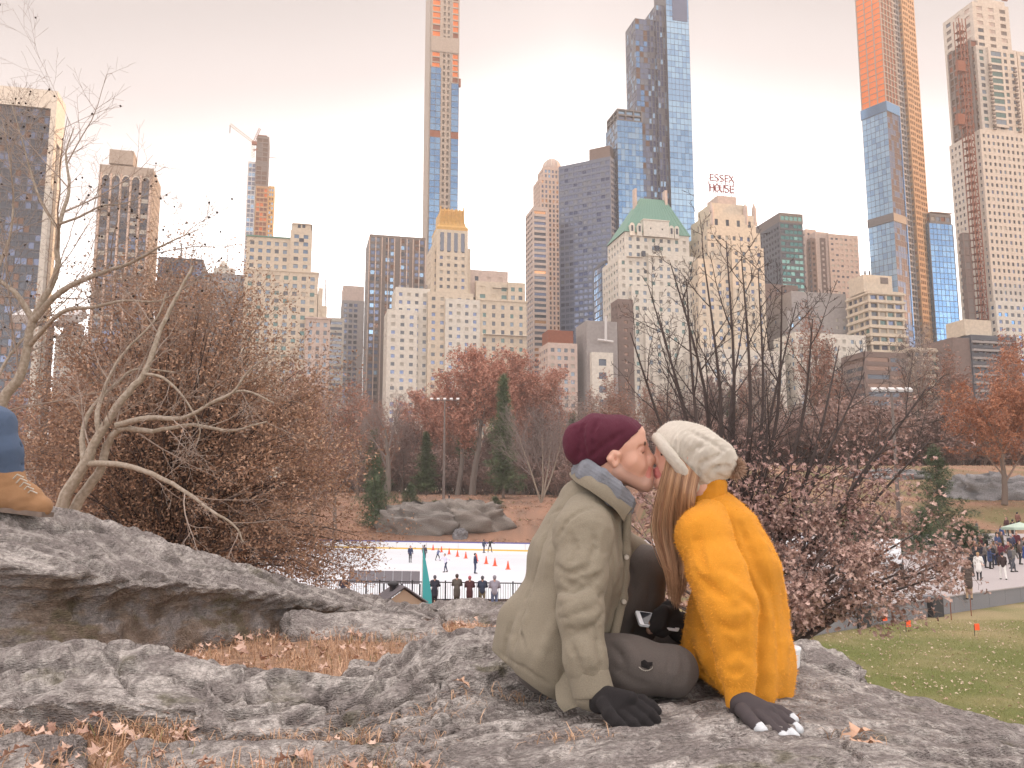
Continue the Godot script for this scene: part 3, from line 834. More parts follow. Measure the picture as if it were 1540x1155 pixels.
func hotel(b: Bld) -> void:
	var w := {"cw": 3.9, "ch": 3.9, "fw": 0.42, "fh": 0.45, "rec": 0.4, "glass": ["glass_grey", "blind", "glass_grey", "glass_slate"], "parts": true}
	var k := block(b, 657, 704, 346, 440, 0, 17, "cream", w, "tower_wall")
	# golden ribbed crown
	var a := Vector3(k.xa, k.hi, k.zf); var W: float = k.xb - k.xa; var h := loc(b, 675, 311).y - float(k.hi)
	var m := MB.new()
	var prof := [[0.0, 0.0], [0.0, 0.12], [0.06, 0.22], [0.10, 0.4], [0.11, 0.86], [0.14, 0.95]]
	var D: float = k.deep
	for i in prof.size() - 1:
		var e0: float = prof[i][0] * W; var e1: float = prof[i + 1][0] * W
		var y0: float = k.hi + prof[i][1] * h; var y1: float = k.hi + prof[i + 1][1] * h
		var q0 := [Vector3(k.xa + e0, y0, -e0), Vector3(k.xb - e0, y0, -e0), Vector3(k.xb - e0, y0, -D + e0), Vector3(k.xa + e0, y0, -D + e0)]
		var q1 := [Vector3(k.xa + e1, y1, -e1), Vector3(k.xb - e1, y1, -e1), Vector3(k.xb - e1, y1, -D + e1), Vector3(k.xa + e1, y1, -D + e1)]
		for s in 4: m.quad(q0[s], q0[(s + 1) % 4], q1[(s + 1) % 4], q1[s])
	var et: float = 0.14 * W; var yt: float = k.hi + 0.95 * h
	m.quad(Vector3(k.xa + et, yt, -et), Vector3(k.xb - et, yt, -et), Vector3(k.xb - et, yt, -D + et), Vector3(k.xa + et, yt, -D + et))
	var crown := part("gold_crown", m.done(), M.gold, b.node)
	for i in 7:
		var x: float = k.xa + W * (0.13 + 0.123 * i)
		var r := MB.new()
		r.box(Vector3(x - 0.28, k.hi + h * 0.3, -0.11 * W), Vector3(x + 0.28, k.hi + h * (1.05 if i in [0, 6] else 0.97), -0.11 * W + 0.6))
		part("rib", r.done(), M.gold, crown)
	for i in 4:
		var x: float = k.xa + W * (0.17 + 0.22 * i)
		var r := MB.new()
		r.box(Vector3(x - 0.9, k.hi - 11, 0.05), Vector3(x + 0.9, k.hi - 1.5, 0.18))
		part("tall_window", r.done(), M.glass_grey, b.node)
	# the tower's setbacks and the wings
	block(b, 649, 708, 372, 0, -2, 18, "cream", w, "tower_wall")
	block(b, 644, 712, 440, 0, 1.5, 20, "cream", w, "tower_base")
	block(b, 706, 764, 407, 448, -3, 18, "pinkstone", {"cw": 6.0, "ch": 5.0, "fw": 0.3, "fh": 0.4, "rec": 0.3, "glass": ["glass_dark", "pinkstone", "pinkstone"], "parts": true}, "wing")
	block(b, 716, 768, 424, 455, 0, 20, "cream", {"cw": 5.5, "ch": 4.2, "fw": 0.5, "fh": 0.5, "rec": 0.3, "glass": ["glass_teal_pale", "cream", "glass_pale"], "parts": true}, "wing")
	block(b, 764, 790, 425, 0, 1, 20, "cream", {"cw": 5.0, "ch": 4.2, "fw": 0.5, "fh": 0.5, "glass": ["glass_teal_pale", "glass_pale", "glass_grey"], "parts": true}, "wing")
	block(b, 670, 722, 450, 0, 3, 18, "pale", w, "wing")
	block(b, 720, 792, 452, 0, 2.4, 18, "cream", {"cw": 4.6, "ch": 4.2, "fw": 0.36, "fh": 0.5, "glass": ["glass_teal_pale", "glass_grey", "glass_dark", "glass_pale"], "parts": true, "cornice": 0.45}, "wing")
	slab(b, "balcony", 728, 796, 505, 502.5, 4.0, 1.6, "pale")
	slab(b, "awning", 742, 764, 434, 432.6, 2.0, 1.6, "bronze")
	block(b, 595, 647, 433, 0, -1, 18, "pale", w, "wing")
	block(b, 583, 628, 466, 0, 2, 18, "pale", w, "wing")
	for x in [600, 612, 640]: slab(b, "chimney", x, x + 3, 433, 428, -8, 2, "greystone")

func blue_tower(b: Bld) -> void:
	var g := {"cw": 2.6, "ch": 3.9, "fw": 0.96, "fh": 0.94, "rec": 0.08, "mx": 0.02, "mt": 0.02, "mb": 0.02, "glass": ["glass_blue", "glass_sky", "glass_sky", "glass_blue", "glass_sky"]}
	var dark := {"cw": 2.2, "ch": 3.9, "fw": 0.7, "fh": 0.9, "rec": 0.15, "mx": 0.1, "mt": 0.1, "mb": 0.1, "glass": ["glass_navy", "glass_navy", "glass_slate", "glass_navy", "glass_pale", "darkpanel"]}
	var side := {"cw": 2.6, "ch": 3.9, "fw": 0.9, "fh": 0.9, "rec": 0.12, "mx": 0.1, "mt": 0.1, "mb": 0.1, "glass": ["glass_grey", "glass_slate", "glass_pale", "glass_navy"]}
	# main front slab with stepped, striped glass
	var xa := loc(b, 1004, 100).x; var xb := loc(b, 1038, 100).x
	var hi := loc(b, 1010, -25).y
	var band := [["glass_mid", "glass_mid", "glass_sky"], ["glass_bright_cool", "glass_bright"], ["glass_mid", "glass_bright_cool"], ["glass_mid"], ["glass_bright_cool", "glass_bright_cool", "glass_mid"]]
	var y := hi; var i := 0
	while y > 1.0:
		var hh: float = minf([24.0, 12.0, 32.0, 16.0, 20.0, 40.0, 12.0][i % 7], y)
		g.glass = band[i % 5]
		g.side = {"blank": true}
		block_m(b, xa, xb, y, maxf(0.0, y - hh), 0, 20, "darkpanel", g, "glass_wall")
		y -= hh; i += 1
	slab(b, "open_crown", 1010, 1034, 33, -25, 0.15, 0.3, "glass_slate")
	# dark speckled recess
	dark.side = side
	var dh := loc(b, 985, 30, -3).y
	block(b, 986, 1005, 8, 0, -3, 20, "darkpanel", dark, "speckled_wall")
	block(b, 972, 988, 30, 0, -5, 20, "darkpanel", dark, "speckled_wall")
	# left slab
	block_m(b, loc(b, 955, 32, -4).x, loc(b, 973, 32, -4).x, dh, 0, -4, 18, "darkpanel", {"cw": 2.6, "ch": 3.9, "fw": 0.92, "fh": 0.9, "rec": 0.1, "mx": 0.05, "mt": 0.1, "mb": 0.1, "glass": ["glass_slate", "glass_grey", "glass_slate", "glass_bronze", "glass_blue"], "side": side}, "glass_wall")
	# lower left slab
	g.glass = ["glass_sky", "glass_blue", "glass_pale", "glass_sky"]
	g.side = {"cw": 2.6, "ch": 3.9, "fw": 0.9, "fh": 0.9, "rec": 0.12, "mx": 0.1, "mt": 0.1, "mb": 0.1, "glass": ["glass_pale", "glass_sky", "glass_grey"]}
	block(b, 928, 966, 182, 0, 4, 22, "darkpanel", g, "glass_wall")
	block(b, 928, 966, 165, 182, 4, 20, "steel", {"cw": 6.0, "ch": 3.4, "fw": 0.86, "fh": 0.72, "rec": 1.2, "mt": 0.4, "mb": 0.2, "glass": ["glass_slate", "glass_pale"]}, "open_crown")

func green_roof_hotel(b: Bld) -> void:
	var w := {"cw": 4.0, "ch": 3.9, "fw": 0.42, "fh": 0.5, "rec": 0.4, "glass": ["glass_pale", "glass_teal_pale", "glass_grey", "blind"], "parts": true}
	var k := block(b, 940, 1036, 352, 0, -1, 26, "pale", w)
	# steep copper roof
	var r0 := loc(b, 938, 354, -1); var r1 := loc(b, 1038, 354, -1); var t0 := loc(b, 962, 299, -12); var t1 := loc(b, 1000, 299, -12)
	var m := MB.new()
	var A := [Vector3(r0.x, k.hi, -0.4), Vector3(r1.x, k.hi, -0.4), Vector3(r1.x, k.hi, -27), Vector3(r0.x, k.hi, -27)]
	var B := [Vector3(t0.x, t0.y, -11), Vector3(t1.x, t0.y, -11), Vector3(t1.x, t0.y, -16), Vector3(t0.x, t0.y, -16)]
	for i in 4: m.quad(A[i], A[(i + 1) % 4], B[(i + 1) % 4], B[i])
	m.quad(B[0], B[1], B[2], B[3])
	var roof := part("roof", m.done(), M.copper, b.node)
	for i in 15:   # standing seams
		var t := (i + 0.5) / 15.0
		var s := MB.new()
		s.beam(A[0].lerp(A[1], t), B[0].lerp(B[1], t), 0.16)
		part("seam", s.done(), M.copper, roof)
	for q in [[954.5, 959, 283, -11.0], [1000, 1005, 286, -11.0]]:
		slab(b, "chimney", q[0], q[1], 345, q[2], q[3] + 1.5, 3.4, "pinkstone")
	# front gable block and dormers
	block(b, 968, 1006, 331, 356, 0.6, 8, "pale", {"cw": 5, "ch": 6, "fw": 0.12, "fh": 0.14, "rec": 0.3, "glass": ["glass_dark"], "parts": true, "cornice": 0.3}, "gable_block")
	for x in [951, 962, 1010, 1018]:
		var p := loc(b, x, 348, 0.2)
		var dm := MB.new()
		dm.box(Vector3(p.x - 1.2, k.hi - 2.0, -4), Vector3(p.x + 1.2, k.hi + 3.4, 0.2))
		for q in 8:
			var c0 := Vector3(p.x, k.hi + 3.4, 0.2)
			dm.tri(c0, c0 + Vector3(cos(PI * q / 8) * 1.2, sin(PI * q / 8) * 1.2, 0), c0 + Vector3(cos(PI * (q + 1) / 8) * 1.2, sin(PI * (q + 1) / 8) * 1.2, 0))
		var dn := part("dormer", dm.done(), M.pale, b.node)
		var wm := MB.new(); wm.box(Vector3(p.x - 0.55, k.hi + 0.2, 0.2), Vector3(p.x + 0.55, k.hi + 3.2, 0.3))
		part("window", wm.done(), M.glass_dark, dn)
	block(b, 930, 1042, 388, 0, 0, 24, "pale", w, "terrace_wall")
	block(b, 975, 1046, 384, 0, 1.6, 20, "pale", w, "terrace_wall")
	block(b, 950, 1048, 432, 0, 3.0, 22, "pale", w, "lower_wall")
	block(b, 970, 1060, 476, 0, 5.0, 22, "pale", {"cw": 4.2, "ch": 3.9, "fw": 0.4, "fh": 0.5, "glass": ["blind", "glass_pale", "glass_teal_pale", "blind"], "parts": true}, "lower_wall")
	slab(b, "balcony", 944, 968, 387, 384.5, 1.5, 2, "pale")
	slab(b, "balcony", 976, 1002, 386, 383.5, 2.8, 2, "pale")
	for q in [[986, 992, 377, 369], [966, 971, 385, 377]]: slab(b, "oriel_window", q[0], q[1], q[2], q[3], 2.0, 1.5, "glass_dark")

func sign_hotel(b: Bld) -> void:
	var w := {"cw": 4.0, "ch": 3.8, "fw": 0.42, "fh": 0.5, "rec": 0.4, "glass": ["glass_grey", "blind", "glass_pale", "glass_slate"], "parts": true}
	block(b, 1050, 1146, 392, 0, 0, 30, "cream", w)
	block(b, 1064, 1143, 348, 392, -0.8, 26, "cream", w, "upper_wall")
	block(b, 1067, 1136, 322, 348, -2, 22, "cream", {"cw": 5.5, "ch": 5.0, "fw": 0.3, "fh": 0.5, "glass": ["glass_grey", "glass_dark"], "parts": true}, "upper_wall")
	block(b, 1070, 1124, 307, 322, -4, 16, "cream", {"cw": 3.0, "ch": 4.4, "fw": 0.4, "fh": 0.6, "glass": ["tan"], "parts": true}, "crown_wall")
	var k := block(b, 1079, 1107, 295, 307, -5, 12, "pinkstone", {"blank": true}, "crown_block")
	for x in [1070, 1121, 1134]:
		var t := MB.new(); var p := loc(b, x, 322, -3)
		t.lathe(Vector3(p.x, p.y, -3), [[1.3, -6], [1.3, 2.5], [0.7, 4.0], [0.15, 6.0]], 8)
		part("pinnacle", t.done(), M.pinkstone, b.node)
	block(b, 1100, 1148, 372, 0, 1.6, 20, "cream", w, "bay_wall")
	block(b, 1050, 1090, 418, 0, 2.0, 20, "cream", w, "bay_wall")
	# the rooftop letters on their scaffold
	var font := SystemFont.new()
	font.font_names = PackedStringArray(["Droid Sans Mono"])
	font.font_weight = 700
	var sign_frame := MB.new()
	var y0 := float(k.hi)
	var z := -8.0
	var xs0 := loc(b, 1067, 280, z).x; var xs1 := loc(b, 1104, 280, z).x
	for i in 7:
		var x := lerpf(xs0, xs1, i / 6.0)
		sign_frame.beam(Vector3(x, y0, z - 0.4), Vector3(x, loc(b, 1085, 264, z).y, z - 0.4), 0.18)
	for py in [289.5, 282.0, 275.5, 270.0]:
		var y := loc(b, 1085, py, z).y
		sign_frame.beam(Vector3(xs0, y, z - 0.4), Vector3(xs1, y, z - 0.4), 0.16)
	for i in 4: sign_frame.beam(Vector3(lerpf(xs0, xs1, i / 3.0), y0, z - 4.5), Vector3(lerpf(xs0, xs1, i / 3.0), loc(b, 1085, 272, z).y, z - 0.5), 0.2)
	var sg := Node3D.new()
	sg.name = "rooftop_sign"
	b.node.add_child(sg)
	part("scaffold", sign_frame.done(), M.red_paint, sg)
	for line in [["ESSEX", 273.5, 263.0], ["HOUSE", 289.0, 278.0]]:
		var ya := loc(b, 1085, line[1], z).y; var yb := loc(b, 1085, line[2], z).y
		var word: String = line[0]
		for i in 5:
			var tm := TextMesh.new()
			tm.font = font
			tm.text = word[i]
			tm.font_size = 64
			tm.pixel_size = (yb - ya) / 46.0
			tm.depth = 0.5
			var g := MeshInstance3D.new()
			g.name = "letter"
			g.mesh = tm
			g.material_override = M.red_paint
			var x := lerpf(xs0, xs1, (i + 0.5) / 5.0)
			g.position = Vector3(x, (ya + yb) / 2, z)
			sg.add_child(g, true)

func netted_tower(b: Bld) -> void:
	# a corner towards the camera: the left face is the turned facade's flank, the front its right face
	var x0 := loc(b, 1333, 155).x
	var top := loc(b, 1333, -60).y
	var cut := loc(b, 1333, 152).y
	var band := loc(b, 1333, 166).y
	var mid := loc(b, 1338, 318).y
	var mid2 := loc(b, 1338, 330).y
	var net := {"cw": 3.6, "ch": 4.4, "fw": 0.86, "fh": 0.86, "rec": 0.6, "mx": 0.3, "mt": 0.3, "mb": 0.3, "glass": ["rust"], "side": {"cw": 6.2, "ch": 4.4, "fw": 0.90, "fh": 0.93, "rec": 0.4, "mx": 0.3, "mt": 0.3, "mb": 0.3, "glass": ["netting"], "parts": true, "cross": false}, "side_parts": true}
	var gl := {"cw": 3.0, "ch": 4.1, "fw": 0.95, "fh": 0.93, "rec": 0.1, "mx": 0.05, "mt": 0.05, "mb": 0.05, "glass": ["glass_bronze", "glass_slate", "glass_blue"], "side": {"cw": 3.0, "ch": 4.1, "fw": 0.96, "fh": 0.94, "rec": 0.1, "mx": 0.05, "mt": 0.05, "mb": 0.05, "glass": ["glass_bright", "glass_bright_cool", "glass_bright_cool", "glass_mid"]}}
	var dl := 19.0
	var w1 := loc(b, 1352, 155).x
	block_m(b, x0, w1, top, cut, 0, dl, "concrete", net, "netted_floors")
	block_m(b, x0 - 0.5, w1, cut, band, 0.4, dl + 0.9, "glass_sky", {"blank": true}, "ledge")
	gl.glass = ["glass_bronze", "glass_slate"]
	block_m(b, x0, w1, band, mid, 0, dl, "darkpanel", gl, "glass_wall")
	block_m(b, x0 - 0.4, w1, mid, mid2, 0.3, dl + 0.6, "steel", {"blank": true}, "ledge")
	block_m(b, x0, w1, mid2, 0, 0, dl, "darkpanel", gl, "glass_wall")
	# stair of bare floors on the right, hoist cages with warm sunlight put into their colour
	var w2 := loc(b, 1364, 155).x; var w3 := loc(b, 1373, 155).x; var w4 := loc(b, 1384, 155).x
	block_m(b, w1, w2, top, 0, -1.5, 16, "greystone", {"cw": 3, "ch": 4.1, "fw": 0.8, "fh": 0.7, "rec": 0.8, "mt": 0.2, "mb": 0.2, "glass": ["glass_dark", "glass_bronze", "bronze"]}, "bare_floors")
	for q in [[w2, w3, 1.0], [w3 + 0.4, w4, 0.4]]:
		block_m(b, q[0], q[1], top, 0, q[2], 4, "goldnet_sunglow", {"cw": 2.6, "ch": 4.1, "fw": 0.66, "fh": 0.6, "rec": 1.0, "mt": 0.2, "mb": 0.2, "glass": ["bronze", "goldnet_sunglow", "bronze", "concrete", "rust"]}, "hoist_cage")
	# narrow blue strip
	block_m(b, w1 - 1.0, w1 - 0.1, band, 0, 0.3, 0.6, "glass_blue", {"blank": true}, "blue_strip")

func limestone_tower(b: Bld) -> void:
	var w := {"cw": 5.4, "ch": 4.0, "fw": 0.55, "fh": 0.6, "rec": 0.4, "glass": ["glass_grey", "glass_pale", "glass_teal_pale", "glass_grey"], "parts": true}
	var small := {"cw": 3.0, "ch": 4.0, "fw": 0.46, "fh": 0.5, "rec": 0.4, "glass": ["glass_dark", "glass_slate", "blind", "glass_dark", "glass_dark", "win_pale", "glass_slate", "glass_dark", "win_grey", "win_pale", "glass_dark"]}
	var lm := "limestone"
	block(b, 1462, 1516, 6, 0, -3, 24, lm, {"cw": 7.0, "ch": 4.4, "fw": 0.5, "fh": 0.55, "glass": ["pinkstone", "glass_grey", "bronze"], "parts": true}, "crown_wall")
	block(b, 1470, 1510, 0, 10, -4, 20, lm, {"blank": true}, "crown_block")
	block(b, 1468, 1528, 72, 0, 0, 24, lm, w)
	block(b, 1474, 1540, 198, 0, 1.2, 24, lm, small, "lower_wall")
	block(b, 1486, 1508, 72, 190, 1.3, 3, lm, {"cw": 7.2, "ch": 4.0, "fw": 0.8, "fh": 0.7, "rec": 0.3, "glass": ["glass_pale", "glass_grey", "glass_teal_pale"], "parts": true}, "bay_wall")
	block(b, 1530, 1600, 82, 0, -1, 24, lm, w, "wing")
	block(b, 1497, 1600, 455, 0, 5, 16, "pale", {"cw": 4.0, "ch": 4.0, "fw": 0.55, "fh": 0.5, "glass": ["glass_slate", "glass_grey", "glass_blue"], "parts": true}, "podium")
	for j in 18:
		var y := loc(b, 1480, 100 + j * 5.6).y
		for px in [1487.0, 1524.0]:
			var bm := MB.new(); var x := loc(b, px, 120).x
			bm.box(Vector3(x - 0.9, y, 1.2), Vector3(x + 0.9, y + 1.0, 2.2))
			part("balcony", bm.done(), M.bronze, b.node)
	# flank in dark netting and the hoist frame that stands beside it
	block(b, 1458, 1470, 60, 0, -2, 18, "bronze", {"cw": 3.2, "ch": 4.0, "fw": 0.8, "fh": 0.8, "rec": 0.5, "mt": 0.2, "mb": 0.2, "glass": ["rust", "glass_bronze", "bronze"]}, "netted_flank")
	var mast := MB.new()
	var xa := loc(b, 1447, 100, 1).x; var xb := loc(b, 1457, 100, 1).x
	var hi := loc(b, 1447, 28, 1).y
	for x in [xa, (xa + xb) / 2, xb]:
		for z in [1.0, -3.0]: mast.beam(Vector3(x, 0, z), Vector3(x, hi, z), 0.35)
	var y := 0.0; var i := 0
	while y < hi - 4.0:
		mast.box(Vector3(xa, y, -3.0), Vector3(xb, y + 0.3, 1.2))
		mast.beam(Vector3(xa, y, 1.0), Vector3((xa + xb) / 2, y + 4.0, 1.0), 0.22)
		mast.beam(Vector3(xb, y, 1.0), Vector3((xa + xb) / 2, y + 4.0, 1.0), 0.22)
		y += 4.0; i += 1
	part("hoist_frame", mast.done(), M.rust, b.node)
	for py in [100.0, 180.0]:
		var p := loc(b, 1449, py, 2.5)
		var cg := MB.new(); cg.box(Vector3(p.x - 4, p.y - 3, 1.2), Vector3(p.x + 0.5, p.y + 3, 3.2))
		part("hoist_cage", cg.done(), M.rust, b.node)
	block(b, 1448, 1458, 350, 0, -1, 3, "brownstone", {"cw": 3.2, "ch": 4.0, "fw": 0.9, "fh": 0.85, "rec": 0.3, "mt": 0.2, "mb": 0.2, "glass": ["bronze", "brownstone"]}, "netted_mast")
	for q in [[1478, 2], [1495, -2], [1508, 1]]:
		slab(b, "roof_rail", q[0], q[0] + 8, q[1], q[1] - 2.5, -6, 1, "rust")

func on_ground(px: float, d: float) -> Vector3:   # the point of the ground under a photograph column at a distance
	var x := at(px, 775, d).x
	return Vector3(x, gy(x, -d), -d)

func build_park() -> void:
	tri_tex(mat("ice", Color(0.80, 0.83, 0.87), 0.35), noise_tex(0.01, Color(0.93, 0.95, 0.97), Color(1, 1, 1), 4, 31), 0.02)
	mat("board_white", Color(0.78, 0.78, 0.80), 0.5); mat("yellow", Color(0.75, 0.48, 0.06), 0.5); mat("blue_cap", Color(0.09, 0.09, 0.28), 0.5)
	mat("iron", Color(0.02, 0.02, 0.025), 0.5); mat("cone", Color(0.85, 0.09, 0.03), 0.6); mat("teal_cloth", Color(0.05, 0.36, 0.38), 0.8)
	tri_tex(mat("grey_panel", Color(0.24, 0.22, 0.24), 0.6), M.t_fine, 0.6)
	tri_tex(mat("paving", Color(0.46, 0.42, 0.42), 0.9), noise_tex(0.05, Color(0.82, 0.82, 0.82), Color(1, 1, 1), 5, 33, 1024, FastNoiseLite.TYPE_CELLULAR), 0.25)
	tri_tex(mat("granite", Color(0.27, 0.27, 0.29), 0.85), M.t_fine, 0.5)
	tri_tex(mat("dark_stone", Color(0.055, 0.055, 0.06), 0.8), M.t_fine, 0.5)
	mat("flag", Color(0.95, 0.12, 0.03), 0.7)
	mat("shingle", Color(0.25, 0.22, 0.21), 0.8); mat("shed_wood", Color(0.38, 0.28, 0.20), 0.8)
	mat("car_white", Color(0.75, 0.77, 0.80), 0.25); mat("canopy_green", Color(0.40, 0.50, 0.42), 0.6); mat("tyre", Color(0.02, 0.02, 0.02), 0.9)
	mat("window_dark", Color(0.02, 0.025, 0.03), 0.1); mat("lamp_glass", Color(0.6, 0.65, 0.75), 0.2)
	var Y := -4.9
	# ice sheet and its far boards
	var m := MB.new()
	var A := at(440, 775, 144); var B := at(830, 775, 123)
	var dirv := (Vector3(B.x, 0, B.z) - Vector3(A.x, 0, A.z)).normalized()
	var L := Vector3(A.x, Y, A.z) - dirv * 60.0; var R := Vector3(B.x, Y, B.z) + dirv * 12.0
	var near := dirv.cross(Vector3.UP) * 79.0
	if near.z < 0: near = -near
	m.quad(Vector3(-85, Y, -56), Vector3(26, Y, -54), R, L)
	structure("ice_rink", m.done(), M.ice)
	var bd := thing("rink_boards", "long white rink boards with yellow kick strip and dark blue cap", "barrier", L)
	var n := 22
	var span := R - L
	for i in n:
		var p := span * (float(i) / n); var q := span * ((i + 0.985) / n)
		var pm := MB.new(); pm.beam(p + Vector3.UP * 0.62, q + Vector3.UP * 0.62, 0.1, 0.84)
		part("board", pm.done(), M.board_white, bd)
	m = MB.new(); m.beam(Vector3.UP * 0.1 + near.normalized() * 0.02, span + Vector3.UP * 0.1 + near.normalized() * 0.02, 0.12, 0.2); part("kick_strip", m.done(), M.yellow, bd)
	m = MB.new(); m.beam(Vector3.UP * 1.1, span + Vector3.UP * 1.1, 0.16, 0.16); part("cap_rail", m.done(), M.blue_cap, bd)
	# cones
	var spots := [[645, 823], [652, 826], [664.5, 829], [676, 832], [688.5, 835.5], [701, 838], [717, 842], [731.5, 846], [744.5, 849], [764, 854]]
	for i in spots.size():
		var d: float = -Y * F / (spots[i][1] - 775.0)
		var c := at(spots[i][0], 775, d); c.y = Y
		var where := "farthest cone, beside the boards" if i == 0 else ("nearest cone to the seated couple" if i == spots.size() - 1 else "cone in a slanting row on the ice, %s from the boards" % ["second", "third", "fourth", "fifth", "sixth", "seventh", "eighth", "ninth"][i - 1])
		var o := thing("traffic_cone", "orange traffic " + where, "cone", c, 0.0, "cones on the ice")
		var cm := MB.new(); cm.lathe(Vector3.ZERO, [[0.17, 0.05], [0.13, 0.25], [0.075, 0.55], [0.035, 0.78], [0.0, 0.8]], 10); part("cone_body", cm.done(), M.cone, o)
		cm = MB.new(); cm.box(Vector3(-0.24, 0, -0.24), Vector3(0.24, 0.05, 0.24)); part("base", cm.done(), M.cone, o)
	# black railing along the near side
	var f0 := at(478, 775, 54); var f1 := at(830, 775, 51.5); f0.y = Y; f1.y = Y
	var rail := thing("railing", "black iron railing between spectators and rink", "fence", f0)
	var fs := f1 - f0
	for yy in [0.12, 1.1]:
		m = MB.new(); m.beam(Vector3.UP * yy, fs + Vector3.UP * yy, 0.05, 0.06); part("rail", m.done(), M.iron, rail)
	var bars := int(fs.length() / 0.14)
	m = MB.new(); m.box(Vector3(-0.011, 0.12, -0.011), Vector3(0.011, 1.1, 0.011)); var bar := m.done()
	m = MB.new(); m.box(Vector3(-0.04, 0, -0.04), Vector3(0.04, 1.2, 0.04)); var post := m.done()
	for i in bars + 1: part("post" if i % 14 == 0 else "baluster", post if i % 14 == 0 else bar, M.iron, rail, fs * (float(i) / bars))
	# grey panel screen
	var g0 := at(527, 775, 58); var g1 := at(633, 775, 57); g0.y = Y; g1.y = Y
	var scr := thing("panel_screen", "grey eight-panel screen on short posts before the ice", "screen", g0)
	var gs := g1 - g0
	for i in 8:
		var pm := MB.new(); pm.beam(gs * ((i + 0.03) / 8.0) + Vector3.UP * 1.06, gs * ((i + 0.97) / 8.0) + Vector3.UP * 1.06, 0.06, 0.78); part("panel", pm.done(), M.grey_panel, scr)
	m = MB.new(); m.beam(Vector3.UP * 1.5, gs + Vector3.UP * 1.5, 0.12, 0.09); part("top_rail", m.done(), M.board_white, scr)
	for i in 5: 
		m = MB.new(); m.box(Vector3(-0.05, 0, -0.05), Vector3(0.05, 0.68, 0.05)); part("post", m.done(), M.iron, scr, gs * (i / 4.0))
	# kiosk
	var kc := at(603, 775, 44); kc.y = gy(kc.x, kc.z)
	var kiosk := thing("kiosk", "small kiosk with ribbed grey gable roof in front of railing", "kiosk", kc, 0.35)
	m = MB.new(); m.box(Vector3(-0.95, 0, -0.9), Vector3(0.95, 0.85, 0.9)); part("wall", m.done(), M.shed_wood, kiosk)
	m = MB.new(); m.tri(Vector3(-0.95, 0.85, 0.9), Vector3(0.95, 0.85, 0.9), Vector3(0, 1.5, 0.9)); part("gable", m.done(), M.shed_wood, kiosk)
	for sgn in [-1.0, 1.0]:
		m = MB.new(); m.beam(Vector3(0, 1.62, 1.05), Vector3(0, 1.62, -1.05), 0.05, 0.06)
		var rp := MB.new()
		rp.quad(Vector3(0, 1.62, 1.05), Vector3(0, 1.62, -1.05), Vector3(sgn * 1.15, 0.85, -1.05), Vector3(sgn * 1.15, 0.85, 1.05))
		rp.quad(Vector3(0, 1.57, 1.05), Vector3(0, 1.57, -1.05), Vector3(sgn * 1.15, 0.80, -1.05), Vector3(sgn * 1.15, 0.80, 1.05))
		var ro := part("roof", rp.done(), M.shingle, kiosk)
		for i in 11:
			var z := -1.0 + i * 0.2
			var rb := MB.new(); rb.beam(Vector3(sgn * 0.03, 1.63, z), Vector3(sgn * 1.15, 0.88, z), 0.05, 0.06); part("rib", rb.done(), M.grey_panel, ro)
	m = MB.new(); m.lathe(Vector3(-0.35, 1.35, 0.1), [[0.16, 0.0], [0.16, 0.25], [0.26, 0.3], [0.28, 0.42], [0.1, 0.5], [0, 0.5]], 12); part("vent", m.done(), M.iron, kiosk)
	# teal feather banner
	var tb := at(641, 775, 49); tb.y = gy(tb.x, tb.z)
	var ban := thing("feather_banner", "tall narrow teal banner on a pole beside kiosk", "banner", tb)
	m = MB.new()
	var h := 3.25
	var prof := [[-0.10, 0.0], [0.38, 0.05], [0.34, 0.8], [0.16, 1.8], [-0.04, 2.8], [-0.14, h]]
	for zz in [0.02, -0.02]:
		for i in range(1, prof.size() - 1):
			m.tri(Vector3(-0.14, 0.0, zz), Vector3(prof[i][0], prof[i][1], zz), Vector3(prof[i + 1][0], prof[i + 1][1], zz))
	for i in range(1, prof.size() - 1): m.quad(Vector3(prof[i][0], prof[i][1], 0.02), Vector3(prof[i][0], prof[i][1], -0.02), Vector3(prof[i + 1][0], prof[i + 1][1], -0.02), Vector3(prof[i + 1][0], prof[i + 1][1], 0.02))
	part("cloth", m.done(), M.teal_cloth, ban)
	m = MB.new(); m.tube([Vector3(-0.16, 0, 0), Vector3(-0.17, 2.0, 0), Vector3(-0.15, h + 0.05, 0)], [0.02, 0.018, 0.012], 6, true); part("pole", m.done(), M.white_steel, ban)
	# light masts
	light_mast("light_mast", "tall floodlight mast standing in trees beyond the rink", on_ground(667, 172), 1350.0 * 0 + (600.0 - 757.0) / -F * 172.0, 5)
	light_mast("light_mast", "floodlight mast beside the plaza evergreens", on_ground(1352, 88), 13.6, 5)
	var lp := on_ground(55, 26)
	light_mast("lamp_post", "dark lamp pole behind the pale leaning tree", Vector3(lp.x, -4.6, lp.z), 10.2, 2)
	var bp := at(1213, 945, 34)
	var pole := thing("street_lamp", "black cast-iron lamp post half hidden by pink-brown leaves", "lamp", bp)
	m = MB.new(); m.lathe(Vector3.ZERO, [[0.26, 0], [0.26, 0.1], [0.17, 0.18], [0.13, 0.5], [0.15, 0.55], [0.08, 0.65], [0.06, 2.4], [0.10, 2.5], [0.05, 2.6]], 12); part("post", m.done(), M.iron, pole)
	m = MB.new(); m.lathe(Vector3(0, 2.6, 0), [[0.1, 0.0], [0.2, 0.2], [0.19, 0.5], [0.06, 0.7], [0, 0.8]], 12); part("lantern", m.done(), M.lamp_glass, pole)
	# plaza
	var pts := PackedVector3Array()
	var gw := 40; var gh := 30
	for j in gh:
		for i in gw:
			var x := lerpf(11.0, 95.0, i / (gw - 1.0))
			var d := wall_d(x) + 0.35 + 44.0 * j / (gh - 1.0)
			d = minf(d, maxf(86.0, wall_d(x) + 6.0) )
			pts.append(Vector3(x, plaza_y(x, d), -d))
